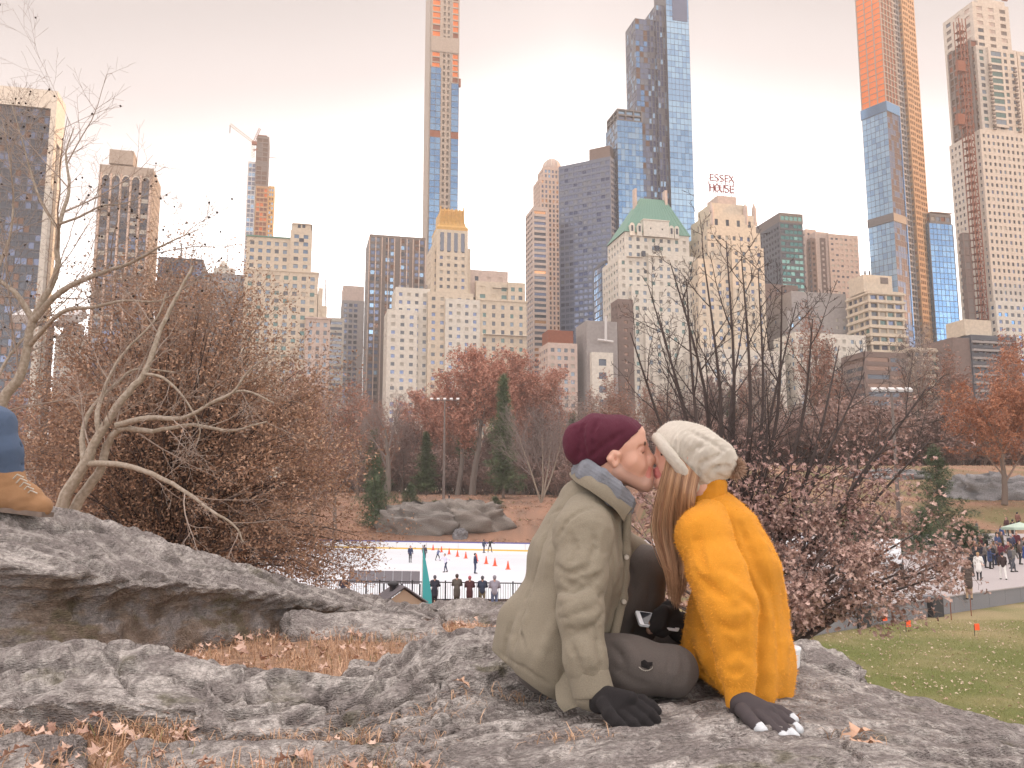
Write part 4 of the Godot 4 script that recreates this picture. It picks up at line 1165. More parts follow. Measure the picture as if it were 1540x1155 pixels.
	m = MB.new(); m.smooth_grid(pts, gw, gh, PackedColorArray(), true)
	structure("plaza", m.done(), M.paving)
	# low wall along the lawn, in granite lengths
	var wl := thing("plaza_wall", "low granite kerb wall along plaza edge above the lawn", "wall", Vector3.ZERO)
	for i in 30:
		var xa := 10.0 + i * 1.5; var xb := xa + 1.485
		var p0 := Vector3(xa, -4.15, -wall_d(xa)); var p1 := Vector3(xb, -4.15, -wall_d(xb))
		m = MB.new(); m.beam(p0, p1, 0.42, 0.80); part("granite_length", m.done(), M.granite, wl)
		m = MB.new(); m.beam(p0 + Vector3.UP * 0.43, p1 + Vector3.UP * 0.43, 0.5, 0.06); part("coping", m.done(), M.paving, wl)
	for q in [[1389, 41.5, "square dark stone pier in the kerb wall under leaf tips"], [1279, 37.6, "square stone pier half hidden behind pink-brown leaves"]]:
		var p := at(q[0], 775, q[1]); p.y = -4.5
		var pier := thing("stone_pier", q[2], "pier", p, 0.6)
		m = MB.new(); m.box(Vector3(-0.42, 0, -0.42), Vector3(0.42, 0.86, 0.42)); part("shaft", m.done(), M.dark_stone, pier)
		m = MB.new(); m.box(Vector3(-0.47, 0.86, -0.47), Vector3(0.47, 0.94, 0.47)); part("cap", m.done(), M.granite, pier)
	# marker flags and thin stakes on the lawn
	for q in [[1318, 929, "nearest the lamp post"], [1352, 938, "middle of the three"], [1453, 943, "farthest from the leafy branches"]]:
		var d: float = 4.5 * F / (q[1] + 6.0 - 775.0)
		var p := at(q[0], 775, d); p.y = -4.5
		var fl := thing("marker_flag", "small orange lawn marker flag, " + q[2], "flag", p, 0.3, "marker flags on the lawn")
		m = MB.new(); m.box(Vector3(-0.008, 0, -0.008), Vector3(0.008, 0.42, 0.008)); part("wire", m.done(), M.iron, fl)
		m = MB.new()
		m.box(Vector3(0.0, 0.2, -0.006), Vector3(0.24, 0.44, 0.006)); part("cloth", m.done(), M.flag, fl)
	for q in [[1420, 927, "closer to the stone pier"], [1450, 921, "below the man in brown coat"]]:
		var d: float = 4.5 * F / (q[1] - 775.0)
		var p := at(q[0], 775, d); p.y = -4.5
		var st := thing("fence_stake", "thin rusty lawn stake, " + q[2], "stake", p, 0.0, "lawn stakes")
		m = MB.new(); m.tube([Vector3.ZERO, Vector3(0, 0.7, 0)], [0.02, 0.018], 6, true); part("rod", m.done(), M.rust, st)
		m = MB.new(); m.lathe(Vector3(0, 0.7, 0), [[0.026, 0], [0.03, 0.03], [0.0, 0.06]], 8); part("knob", m.done(), M.rust, st)
	# carts and parked vehicles
	vendor_cart(on_plaza(1532, 80), "vendor cart with pale green canopy behind the crowd")
	small_van(on_plaza(1330, 66), 1.2, "white parked van glimpsed through pink-brown leaves")
	small_van(on_plaza(1186, 62), 1.35, "white parked vehicle right behind mustard sweater shoulder")
	# boulders across the rink
	M.boulder = tri_tex(vmat("boulder", 1.0), noise_tex(0.02, Color(0.66, 0.65, 0.64), Color(1, 1, 1), 6, 41, 1024), 0.25)
	far_rock("broad grey boulder on the far rink bank, the wider of two", on_ground(636, 152), Vector3(9.4, 4.6, 4.0), Color(0.36, 0.33, 0.305), 1)
	far_rock("grey boulder with square notch beside the broad boulder", on_ground(705, 153), Vector3(7.6, 4.4, 4.0), Color(0.38, 0.34, 0.305), 2)
	far_rock("small square grey stone at foot of the far boulders", on_ground(692, 148), Vector3(1.5, 1.6, 1.2), Color(0.33, 0.33, 0.35), 3)
	far_rock("smooth grey rock slope rising behind the plaza evergreen", on_ground(1492, 105), Vector3(6.0, 2.8, 4.0), Color(0.42, 0.41, 0.42), 4)
	far_rock("flat grey rock on the far lawn below park path", on_ground(1340, 124), Vector3(7.0, 1.3, 3.0), Color(0.42, 0.41, 0.42), 5)

func far_rock(label: String, where: Vector3, size: Vector3, c: Color, sd: int) -> void:
	var o := thing("boulder", label, "rock", where)
	var p := PackedVector3Array(); var cols := PackedColorArray()
	var w := 40; var h := 22
	for j in h:
		var v := PI * 0.5 * j / (h - 1.0) * 1.25
		for i in w:
			var a := TAU * i / (w - 1.0)
			var d := Vector3(cos(a) * sin(v), cos(v), sin(a) * sin(v))
			var k := d.sign() * Vector3(pow(absf(d.x), 0.75), pow(absf(d.y), 0.75), pow(absf(d.z), 0.75))
			var b := a if i < w - 1 else 0.0
			var q := Vector3(cos(b), v, sin(b)) * 60.0
			var f := 0.9 + 0.34 * nz.get_noise_3d(q.x + sd * 50, q.y, q.z) - 0.28 * absf(nz.get_noise_3d(q.x * 1.6 + sd * 31, q.y * 1.6, q.z * 1.6)) + 0.16 * nz.get_noise_3d(q.x * 3.0, q.y * 3.0 + sd * 9, q.z * 3.0)
			p.append(k * size * f)
			cols.append(c * (0.85 + 0.4 * nz.get_noise_3d(q.x * 2.0, q.y * 2.0 + 7, q.z * 2.0)))
	var m := MB.new(); m.smooth_grid(p, w, h, cols, true)
	part("rock_body", m.done(), M.boulder, o)

func light_mast(called: String, label: String, where: Vector3, h: float, lamps: int) -> void:
	var o := thing(called, label, "lamp", where)
	var m := MB.new(); m.tube([Vector3.ZERO, Vector3(0, h, 0)], [0.22 * h / 17.0 + 0.05, 0.09 * h / 17.0 + 0.04], 10, true)
	part("pole", m.done(), M.bronze, o)
	var wide := 0.45 * lamps * 0.75
	if h > 15.0: wide *= 1.5
	m = MB.new(); m.beam(Vector3(-wide, h, 0), Vector3(wide, h, 0), 0.12); part("crossarm", m.done(), M.steel, o)
	for i in lamps:
		var x := lerpf(-wide, wide, i / maxf(1.0, lamps - 1.0))
		m = MB.new()
		var t := Transform3D(Basis(Vector3.RIGHT, 0.5), Vector3(x, h + 0.22, 0.1))
		m.box(Vector3(-0.28, -0.12, -0.3), Vector3(0.28, 0.12, 0.3), t)
		var l := part("floodlight", m.done(), M.white_steel, o)
		m = MB.new(); m.box(Vector3(-0.24, -0.16, -0.26), Vector3(0.24, -0.12, 0.26), t); part("lens", m.done(), M.glass_pale, l)

func vendor_cart(where: Vector3, label: String) -> void:
	var o := thing("vendor_cart", label, "cart", where, 0.2)
	var m := MB.new(); m.box(Vector3(-1.0, 0.45, -0.5), Vector3(1.0, 1.15, 0.5)); part("body", m.done(), M.steel, o)
	for p in [Vector3(-0.95, 0, -0.45), Vector3(0.95, 0, -0.45), Vector3(-0.95, 0, 0.45), Vector3(0.95, 0, 0.45)]:
		m = MB.new(); m.box(Vector3(-0.03, 1.15, -0.03), Vector3(0.03, 2.1, 0.03)); part("post", m.done(), M.white_steel, o, p)
		m = MB.new(); m.tube([Vector3(p.x * 0.7, 0.25, p.z - 0.05), Vector3(p.x * 0.7, 0.25, p.z + 0.05)], [0.25, 0.25], 14, true); part("wheel", m.done(), M.tyre, o)
	m = MB.new()
	var a := [Vector3(-1.25, 2.1, 0.8), Vector3(1.25, 2.1, 0.8), Vector3(1.25, 2.1, -0.8), Vector3(-1.25, 2.1, -0.8)]
	for i in 4: m.tri(a[i], a[(i + 1) % 4], Vector3(0, 2.55, 0))
	for i in 4: m.quad(a[i] - Vector3.UP * 0.22, a[(i + 1) % 4] - Vector3.UP * 0.22, a[(i + 1) % 4], a[i])
	part("canopy", m.done(), M.canopy_green, o)

func small_van(where: Vector3, turn: float, label: String) -> void:
	var o := thing("parked_van", label, "van", where, turn)
	var prof := [[-2.3, 0.45], [-2.35, 1.0], [-2.2, 1.95], [-1.9, 2.1], [1.0, 2.1], [1.45, 1.35], [2.25, 1.15], [2.35, 0.5]]
	var m := MB.new()
	for i in prof.size():
		var q0: Array = prof[i]; var q1: Array = prof[(i + 1) % prof.size()]
		m.quad(Vector3(q0[0], q0[1], 0.9), Vector3(q0[0], q0[1], -0.9), Vector3(q1[0], q1[1], -0.9), Vector3(q1[0], q1[1], 0.9))
	for z in [0.9, -0.9]:
		for i in range(1, prof.size() - 1): m.tri(Vector3(prof[0][0], prof[0][1], z), Vector3(prof[i][0], prof[i][1], z), Vector3(prof[i + 1][0], prof[i + 1][1], z))
	part("body", m.done(), M.car_white, o)
	m = MB.new(); m.quad(Vector3(1.06, 2.0, 0.75), Vector3(1.06, 2.0, -0.75), Vector3(1.46, 1.40, -0.75), Vector3(1.46, 1.40, 0.75)); part("windscreen", m.done(), M.window_dark, o, Vector3(0.03, 0.03, 0))
	for z in [0.905, -0.905]:
		for x in [[-2.0, -0.9], [-0.8, 0.1], [0.2, 1.0]]:
			m = MB.new(); m.box(Vector3(x[0], 1.4, z - 0.01), Vector3(x[1], 1.9, z + 0.01)); part("window", m.done(), M.window_dark, o)
		for x in [-1.5, 1.5]:
			m = MB.new(); m.tube([Vector3(x, 0.34, z - 0.12), Vector3(x, 0.34, z + 0.12)], [0.34, 0.34], 16, true); part("wheel", m.done(), M.tyre, o)

# ---------- trees ----------
class Grower:
	var trunk := MB.new()
	var twigs := MB.new()
	var tips := PackedVector3Array()
	var dirs := PackedVector3Array()
	var r: RandomNumberGenerator = RandomNumberGenerator.new()
	var P := {}
	func rv() -> Vector3:
		return Vector3(r.randf_range(-1, 1), r.randf_range(-1, 1), r.randf_range(-1, 1))
	func limb(pts: PackedVector3Array, r0: float, r1: float, lev: int) -> void:   # a drawn limb, then what grows from it
		var sm := PackedVector3Array(); var rr := PackedFloat32Array()
		var m := pts.size()
		for i in m - 1:
			var a := pts[maxi(i - 1, 0)]; var b := pts[i]; var c := pts[i + 1]; var d := pts[mini(i + 2, m - 1)]
			for k in 4:
				sm.append(b.cubic_interpolate(c, a, d, k / 4.0) + rv() * P.get("jit", 0.0) * r0)
				rr.append(lerpf(r0, r1, pow((i + k / 4.0) / (m - 1), P.get("taper", 0.8))))
		sm.append(pts[m - 1]); rr.append(r1)
		(trunk if lev == 0 else twigs).tube(sm, rr, 9 if r0 > 0.08 else 6)
		var l := 0.0
		for i in sm.size() - 1: l += sm[i].distance_to(sm[i + 1])
		sprout(sm, rr, l, lev)
	func sprout(sm: PackedVector3Array, rr: PackedFloat32Array, l: float, lev: int) -> void:
		if lev >= P.levels: return
		var n: int = P.kids[lev]
		var az := r.randf() * TAU
		for c in n:
			var t := lerpf(P.from[lev], 1.0, (c + r.randf()) / n)
			var f := t * (sm.size() - 1)
			var i := mini(int(f), sm.size() - 2)
			var p := sm[i].lerp(sm[i + 1], f - i)
			var d := (sm[i + 1] - sm[i]).normalized()
			az += 2.4 + r.randf_range(-0.5, 0.5)
			var x := d.cross(Vector3(0.3, 0.9, 0.2)).normalized()
			var y := d.cross(x)
			var an: float = P.angle[lev] * r.randf_range(0.7, 1.3)
			var nd := (d * cos(an) + (x * cos(az) + y * sin(az)) * sin(an)).normalized()
			var ln: float = l * P.len[lev] * r.randf_range(0.6, 1.2) * lerpf(1.15, P.get("tiplen", 0.45), t)
			if P.has("maxlen"): ln = minf(ln, P.maxlen[lev] * r.randf_range(0.7, 1.2))
			grow(p, nd, ln, minf(rr[i] * 0.7, maxf(P.rmin, ln * P.thick)), lev + 1)
	func grow(p: Vector3, d: Vector3, l: float, r0: float, lev: int) -> void:
		var n: int = P.segs[mini(lev, P.segs.size() - 1)]
		var pts := PackedVector3Array([p]); var rr := PackedFloat32Array([r0])
		for i in n:
			d = (d + rv() * P.wander + Vector3.UP * P.up[mini(lev, P.up.size() - 1)]).normalized()
			p += d * l / n
			pts.append(p); rr.append(maxf(P.rmin * 0.6, r0 * (1.0 - 0.75 * (i + 1.0) / n)))
		(trunk if lev == 0 else twigs).tube(pts, rr, 3 if lev > 1 or r0 < 0.03 else (9 if lev == 0 else 5))
		if lev >= P.get("leaf_from", P.levels):
			for i in range(1, pts.size()):
				tips.append(pts[i]); dirs.append(d)
		sprout(pts, rr, l, lev)

func tree_thing(called: String, label: String, where: Vector3, T: Grower, bark: Material, twig: Material, group := "") -> Node3D:
	var o := thing(called, label, "tree", where, 0.0, group)
	part("trunk", T.trunk.done(), bark, o)
	part("crown", T.twigs.done(), twig, o)
	return o

func leaf_mesh(kind: int) -> ArrayMesh:
	var m := MB.new()
	if kind == 0:     # simple folded leaf, unit length
		m.quad(Vector3(0, 0, 0), Vector3(0.25, 0.08, 0.45), Vector3(0, 0.02, 1.0), Vector3(-0.25, 0.08, 0.45))
	elif kind == 1:   # lobed, curled oak leaf
		var L := [[0.0, 0.0], [0.18, 0.2], [0.1, 0.32], [0.34, 0.5], [0.16, 0.6], [0.26, 0.82], [0.0, 1.0]]
		for i in L.size() - 1:
			for s in [-1.0, 1.0]:
				var a := Vector3(L[i][0] * s, 0.5 * L[i][0] * L[i][0] * 4.0 + 0.12 * sin(L[i][1] * 4.0), L[i][1]); var b := Vector3(L[i + 1][0] * s, 0.5 * L[i + 1][0] * L[i + 1][0] * 4.0 + 0.12 * sin(L[i + 1][1] * 4.0), L[i + 1][1])
				var ca := Vector3(0, 0.12 * sin(L[i][1] * 4.0), L[i][1]); var cb := Vector3(0, 0.12 * sin(L[i + 1][1] * 4.0), L[i + 1][1])
				if s > 0: m.quad(ca, a, b, cb)
				else: m.quad(cb, b, a, ca)
	elif kind == 2:   # a tuft of three leaves for far crowns
		for k in 3:
			var b := Basis(Vector3(0.3, 1, 0.2).normalized(), k * 2.1) * Basis(Vector3.RIGHT, 0.5 * k - 0.4)
			m.quad(b * Vector3(0, 0, 0), b * Vector3(0.3, 0.1, 0.5), b * Vector3(0, 0.0, 1.0), b * Vector3(-0.3, 0.1, 0.5))
	else:             # needles: a flat spray
		for k in 7:
			var a := -1.2 + k * 0.4
			var e := Vector3(sin(a), 0.15 * cos(a * 3.0), cos(a)) * (1.0 - 0.08 * absf(a))
			m.tri(Vector3(-0.02, 0, 0.0), Vector3(0.05, 0, 0.02), e)
	return m.done()

func leaves(T: Grower, o: Node3D, mesh: ArrayMesh, m: Material, each: int, spread: float, size: float, c0: Color, c1: Color, keep = null) -> void:
	var buf := PackedFloat32Array()
	for i in T.tips.size():
		for k in each:
			var p := T.tips[i] + T.rv() * spread
			if keep != null and not keep.call(p, T.r): continue
			var b := Basis(Vector3(T.r.randf_range(-1, 1), T.r.randf_range(-1, 1), T.r.randf_range(-1, 1)).normalized(), T.r.randf() * TAU).scaled(Vector3.ONE * size * T.r.randf_range(0.6, 1.25))
			put(buf, b, p, c0.lerp(c1, T.r.randf()))
	if buf.size():
		var l := scatter("leaves", mesh, m, buf, o.get_node("crown"))
		l.set_meta("kind", "stuff")

func px_path(list: Array, base := Vector3.ZERO) -> PackedVector3Array:
	var p := PackedVector3Array()
	for q in list: p.append(at(q[0], q[1], q[2]) - base)
	return p

func new_tree(sd: int, P: Dictionary) -> Grower:
	var T := Grower.new()
	T.r.seed = sd
	T.P = P
	return T

func copy(o: Node3D, label: String, where: Vector3, turn: float, sc: Vector3, group: String) -> Node3D:
	var c: Node3D = o.duplicate()
	var base := String(o.name)
	var cut := base.rfind("_")
	if cut > 0 and base.substr(cut + 1).is_valid_int(): base = base.substr(0, cut)
	c.name = numbered(base)
	add_child(c)
	c.position = where
	c.rotation.y = turn
	c.scale = sc
	tag(c, label, "", group)
	return c

func wood_zone(px: float) -> String:
	for z in [[600, "around the grey elm"], [720, "behind the rink floodlight mast"], [860, "around the tall pine"], [1000, "above the kissing heads"], [1180, "behind the vase-shaped tree"], [1330, "behind the young oak"], [1430, "behind the plaza mast"]]:
		if px < z[0]: return z[1]
	return "behind the orange-leaved tree"

func build_trees() -> void:
	var bark_t := noise_tex(0.03, Color(0.76, 0.76, 0.76), Color(1, 1, 1), 5, 51)
	tri_tex(mat("bark_grey", Color(0.24, 0.20, 0.175)), bark_t, 0.8)
	tri_tex(mat("bark_pale", Color(0.44, 0.385, 0.33)), noise_tex(0.02, Color(0.66, 0.62, 0.56), Color(1, 1, 1), 5, 52), 1.6)
	tri_tex(mat("bark_dark", Color(0.095, 0.072, 0.068)), bark_t, 1.2)
	tri_tex(mat("bark_brown", Color(0.22, 0.165, 0.135)), bark_t, 1.0)
	mat("twig_grey", Color(0.23, 0.18, 0.165)); mat("twig_brown", Color(0.24, 0.165, 0.13)); mat("twig_pale", Color(0.32, 0.255, 0.215))
	var leaf := vmat("leaf", 0.85)
	leaf.backlight_enabled = true; leaf.backlight = Color(0.3, 0.2, 0.16)
	var L0 := leaf_mesh(0); var L1 := leaf_mesh(1); var L2 := leaf_mesh(2); var L3 := leaf_mesh(3)
	near_trees(leaf, L0, L1)
	far_trees(leaf, L0, L2, L3)

func near_trees(leaf: Material, L0: ArrayMesh, L1: ArrayMesh) -> void:
	# --- pale leaning tree behind the big slab ---
	var b := at(95, 790, 9.6)
	var T := new_tree(5, {"levels": 3, "kids": [7, 6, 4], "from": [0.25, 0.25, 0.3], "angle": [0.75, 0.7, 0.6], "len": [0.36, 0.42, 0.45], "maxlen": [1.0, 0.5, 0.25], "thick": 0.012, "rmin": 0.0035, "segs": [6, 6, 4, 3], "up": [0.02, 0.02, 0.0, -0.02], "wander": 0.17, "jit": 0.12, "tiplen": 0.6})
	T.P.kids = [9, 6, 4]
	var limbs := [
		[[[80, 800, 9.6], [100, 745, 9.55], [128, 697, 9.5], [146, 660, 9.5], [185, 600, 9.5], [218, 560, 9.5], [238, 505, 9.6], [262, 452, 9.7], [290, 400, 9.8]], 0.0756, 0.0126],
		[[[100, 800, 9.7], [122, 748, 9.7], [152, 705, 9.65], [160, 672, 9.6], [182, 645, 9.5], [230, 648, 9.4], [290, 640, 9.3], [350, 647, 9.2], [402, 634, 9.2]], 0.0648, 0.0098],
		[[[134, 697, 9.5], [190, 700, 9.2], [240, 718, 9.0], [280, 740, 8.9], [318, 768, 8.8], [352, 790, 8.8], [366, 815, 8.8]], 0.036, 0.007],
		[[[176, 640, 9.5], [222, 629, 9.3], [275, 629, 9.2], [318, 606, 9.1], [366, 588, 9.1], [412, 606, 9.0]], 0.0396, 0.007],
		[[[126, 698, 9.5], [124, 650, 9.6], [140, 612, 9.7], [178, 574, 9.8], [206, 555, 9.8], [262, 560, 9.8]], 0.036, 0.0084],
		[[[150, 655, 9.5], [146, 625, 9.5], [152, 600, 9.6], [170, 555, 9.7], [196, 520, 9.8], [236, 478, 9.9], [250, 440, 10.0]], 0.0324, 0.007],
		[[[318, 606, 9.1], [350, 590, 9.0], [372, 560, 9.0], [400, 540, 9.0], [440, 535, 9.0]], 0.02016, 0.0042],
		[[[215, 562, 9.5], [245, 568, 9.4], [275, 596, 9.3], [300, 640, 9.2], [296, 668, 9.2]], 0.02016, 0.0042]]
	for l in limbs: T.limb(px_path(l[0], b), l[1], l[2], 0)
	var o := tree_thing("pale_leaning_tree", "pale-barked leaning tree with crooked bare limbs behind big rock slab", b, T, M.bark_pale, M.twig_pale)
	# --- tall bare tree at the picture edge, with dangling seed balls ---
	b = at(-30, 760, 11.0)
	T = new_tree(8, {"levels": 3, "kids": [13, 9, 5], "from": [0.15, 0.12, 0.15], "angle": [0.8, 0.75, 0.7], "len": [0.42, 0.45, 0.45], "maxlen": [1.6, 0.8, 0.4], "thick": 0.008, "rmin": 0.003, "segs": [6, 6, 5, 3], "up": [0.02, 0.03, 0.02, -0.01], "wander": 0.15, "jit": 0.10, "tiplen": 0.7})
	limbs = [
		[[[-40, 800, 11.0], [-20, 680, 11.0], [4, 604, 11.0], [34, 556, 11.0], [50, 480, 11.0], [84, 414, 11.0], [88, 343, 11.0], [104, 288, 11.1], [100, 230, 11.2], [112, 190, 11.3]], 0.0928, 0.004],
		[[[50, 482, 11.0], [92, 438, 10.8], [142, 414, 10.6], [196, 396, 10.5], [250, 366, 10.4], [300, 345, 10.4]], 0.0493, 0.004],
		[[[44, 520, 11.0], [92, 470, 10.6], [140, 462, 10.4], [190, 452, 10.3], [240, 452, 10.2], [300, 420, 10.2]], 0.0348, 0.004],
		[[[50, 482, 11.0], [22, 440, 11.0], [-8, 414, 11.1], [-40, 360, 11.2], [-60, 280, 11.3]], 0.0464, 0.004],
		[[[86, 338, 11.0], [120, 326, 10.8], [152, 310, 10.7], [186, 306, 10.6], [230, 290, 10.6]], 0.0203, 0.004],
		[[[88, 345, 11.0], [60, 300, 11.1], [44, 250, 11.2], [30, 200, 11.2], [16, 150, 11.3]], 0.0232, 0.004],
		[[[-8, 414, 11.1], [14, 360, 11.3], [20, 300, 11.4], [14, 240, 11.5], [4, 180, 11.6]], 0.0232, 0.004],
		[[[-30, 640, 11.0], [0, 560, 11.4], [26, 520, 11.6], [60, 486, 11.8], [110, 440, 12.0], [150, 380, 12.1]], 0.029, 0.004]]
	for l in limbs: T.limb(px_path(l[0], b), l[1], l[2], 0)
	T.tips.clear()
	for i in 230:
		var k := T.r.randi() % maxi(1, T.twigs.v.size())
		T.tips.append(T.twigs.v[k] - Vector3.UP * 0.016); T.dirs.append(Vector3.DOWN)
	o = tree_thing("seed_ball_tree", "tall bare tree at picture edge with dark dangling seed balls", b, T, M.bark_pale, M.twig_pale)
	var sb := SphereMesh.new(); sb.radius = 0.5; sb.height = 1.0; sb.radial_segments = 8; sb.rings = 5
	var buf := PackedFloat32Array()
	for i in T.tips.size(): put(buf, Basis().scaled(Vector3.ONE * T.r.randf_range(0.022, 0.032)), T.tips[i], Color(0.04, 0.03, 0.025))
	scatter("seed_balls", sb, leaf, buf, o.get_node("crown")).set_meta("kind", "stuff")
	# --- brown fan-shaped hornbeam ---
	b = at(255, 905, 21.0)
	T = new_tree(13, {"levels": 2, "kids": [9, 5], "from": [0.22, 0.2], "angle": [0.42, 0.5], "len": [0.36, 0.42], "maxlen": [1.5, 0.7], "thick": 0.008, "rmin": 0.005, "segs": [7, 5, 4], "up": [0.0, 0.03, 0.02], "wander": 0.09, "leaf_from": 1, "tiplen": 0.7})
	for i in 300:
		var a := T.r.randf_range(-1.0, 1.0)
		var ang := a * 1.42 + 0.06
		var dz := T.r.randf_range(-1.0, 1.0)
		# reach of the crown in this direction, in pixels from the foot
		var rx := 300.0 if a > 0 else 255.0
		var ry := 475.0
		var e := Vector2(sin(ang) * rx, cos(ang) * ry)
		var reach := T.r.randf_range(0.62, 1.0) * sqrt(1.0 - 0.35 * dz * dz)
		if cos(ang) < 0.35: reach *= 0.98
		var tip := at(255 + e.x * reach, 905 - 20.0 - e.y * reach + (26.0 if absf(ang) > 1.2 else 0.0), 21.0 - dz * 3.6) - b
		var midp := Vector3(tip.x * 0.36, tip.y * 0.52 + 0.15 * absf(tip.x), tip.z * 0.4)
		T.limb(PackedVector3Array([Vector3(T.r.randf_range(-0.3, 0.3), 0, T.r.randf_range(-0.2, 0.2)), midp * 0.45 + T.rv() * 0.1, midp + T.rv() * 0.2, tip.lerp(midp, 0.4) + Vector3.UP * 0.25, tip]), 0.045, 0.006, 0)
	o = tree_thing("fan_shaped_hornbeam", "broad fan-shaped tree full of fine twigs and dry brown leaves", b, T, M.bark_dark, M.twig_brown)
	leaves(T, o, L0, leaf, 3, 0.18, 0.078, Color(0.25, 0.145, 0.095), Color(0.42, 0.27, 0.18), func(p: Vector3, r: RandomNumberGenerator): return r.randf() < 0.72)
	# --- vase-shaped bare tree behind the couple, pink-brown leaves below ---
	b = at(1112, 985, 14.0)
	T = new_tree(21, {"levels": 3, "kids": [10, 7, 4], "from": [0.3, 0.2, 0.2], "angle": [0.72, 0.8, 0.7], "len": [0.34, 0.42, 0.45], "maxlen": [1.9, 0.9, 0.42], "thick": 0.011, "rmin": 0.0055, "segs": [8, 6, 4, 3], "up": [0.03, 0.04, 0.03, 0.02], "wander": 0.10, "leaf_from": 2, "tiplen": 0.45})
	var up_targets := [[948, 500, 13.0], [975, 430, 14.6], [1008, 395, 14.0], [1032, 420, 12.9], [1056, 372, 13.6], [1092, 362, 14.5], [1115, 385, 13.0], [1140, 405, 14.8], [1198, 455, 15.0], [990, 470, 15.0], [1176, 430, 13.4], [1222, 480, 13.0], [1262, 520, 14.2], [1120, 470, 15.2]]
	for q in up_targets:
		var tip := at(q[0], q[1], q[2]) - b
		var s := Vector3(T.r.randf_range(-0.12, 0.12), 0, T.r.randf_range(-0.12, 0.12))
		T.limb(PackedVector3Array([s, s + Vector3(tip.x * 0.10, 1.0, tip.z * 0.15), Vector3(tip.x * 0.34, tip.y * 0.36, tip.z * 0.4) + T.rv() * 0.12, Vector3(tip.x * 0.68, tip.y * 0.64, tip.z * 0.7) + T.rv() * 0.22, tip]), 0.095, 0.007, 0)
	for q in [[1392, 585, 13.0], [1345, 640, 12.6], [1400, 660, 13.6], [1300, 560, 13.8]]:
		var tip := at(q[0], q[1], q[2]) - b
		T.limb(PackedVector3Array([Vector3.ZERO, Vector3(tip.x * 0.12, 0.9, tip.z * 0.1), Vector3(tip.x * 0.42, tip.y * 0.45, tip.z * 0.5), Vector3(tip.x * 0.75, tip.y * 0.76, tip.z * 0.8), tip]), 0.07, 0.008, 0)
	o = tree_thing("vase_shaped_tree", "bare vase-shaped tree rising behind the couple with clinging pink-brown leaves", b, T, M.bark_dark, M.bark_dark)
	leaves(T, o, L1, leaf, 1, 0.12, 0.095, Color(0.22, 0.13, 0.115), Color(0.47, 0.31, 0.28), func(p: Vector3, r: RandomNumberGenerator): return r.randf() < 0.80 * (1.0 - smoothstep(2.0, 3.4, p.y)) )
	# --- its low leafy boughs: a young oak beside it ---
	b = at(1180, 990, 12.5)
	T = new_tree(34, {"levels": 3, "kids": [9, 6, 4], "from": [0.2, 0.15, 0.1], "angle": [0.7, 0.7, 0.7], "len": [0.34, 0.45, 0.5], "maxlen": [0.95, 0.5, 0.28], "thick": 0.011, "rmin": 0.004, "segs": [7, 5, 4, 3], "up": [0.02, 0.02, 0.0, -0.02], "wander": 0.14, "leaf_from": 2, "tiplen": 0.7})
	for q in [[1432, 838, 12.2, 890], [1408, 868, 11.8, 905], [1380, 800, 12.6, 860], [1300, 885, 11.6, 910], [1260, 800, 12.4, 860], [1330, 770, 12.8, 850], [1220, 760, 13.0, 850], [1290, 835, 11.8, 885], [1215, 860, 11.8, 910], [1160, 800, 13.0, 880], [1215, 905, 11.6, 930], [1375, 858, 12.0, 895], [1280, 740, 13.2, 840], [1100, 800, 13.6, 900], [950, 790, 13.6, 900], [975, 850, 13.2, 920], [1010, 760, 13.8, 880], [930, 860, 13.4, 930], [1140, 720, 13.6, 850]]:
		var tip := at(q[0], q[1], q[2]) - b
		var midp := at((q[0] + 1180.0) / 2, q[3], (q[2] + 12.5) / 2) - b
		T.limb(PackedVector3Array([Vector3(0, 0.1, 0), midp * 0.5 + T.rv() * 0.05, midp, tip.lerp(midp, 0.4) + T.rv() * 0.06, tip]), 0.05, 0.007, 0)
	o = tree_thing("young_oak", "low spreading young oak crowded with dry pink-brown leaves beside the lawn", b, T, M.bark_dark, M.twig_grey)
	leaves(T, o, L1, leaf, 2, 0.10, 0.088, Color(0.26, 0.16, 0.135), Color(0.55, 0.39, 0.335), func(p: Vector3, r: RandomNumberGenerator): return r.randf() < 0.38 * (1.0 - 0.75 * smoothstep(1.3, 2.6, p.y)) and nz2.get_noise_3d(p.x * 1.3, p.y * 1.9, p.z * 1.3) > -0.08)

func conifer(sd: int, h: float, w: float) -> Grower:
	var T := new_tree(sd, {"levels": 0, "rmin": 0.02})
	T.trunk.tube([Vector3.ZERO, Vector3(0, h * 0.5, 0), Vector3(0, h, 0)], [h * 0.013, h * 0.008, 0.02], 7)
	var n := int(h * 9.0)
	for i in n:
		var t := pow((i + 0.5) / n, 0.9)
		var y := h * (0.08 + 0.92 * t)
		var a := i * 2.4 + T.r.randf()
		var l := w * 0.5 * pow(1.0 - t, 0.75) * T.r.randf_range(0.35, 1.2) * (0.8 + 0.3 * sin(i * 0.9 + sd)) + 0.15
		var d := Vector3(cos(a), T.r.randf_range(-0.12, 0.16), sin(a))
		var e := Vector3(0, y, 0) + d * l + Vector3.UP * l * 0.12
		T.twigs.tube([Vector3(0, y, 0), Vector3(0, y - l * 0.06, 0) + d * l * 0.6, e], [0.05, 0.035, 0.015], 3)
		for k in int(4 + l * 5.0):
			var f := T.r.randf_range(0.2, 1.05)
			T.tips.append(Vector3(0, y - 0.06 * l * f, 0) + d * l * f + Vector3(T.r.randf_range(-0.25, 0.25), 0.0, T.r.randf_range(-0.25, 0.25)) * l * (1.1 - 0.5 * f)); T.dirs.append(d)
	return T

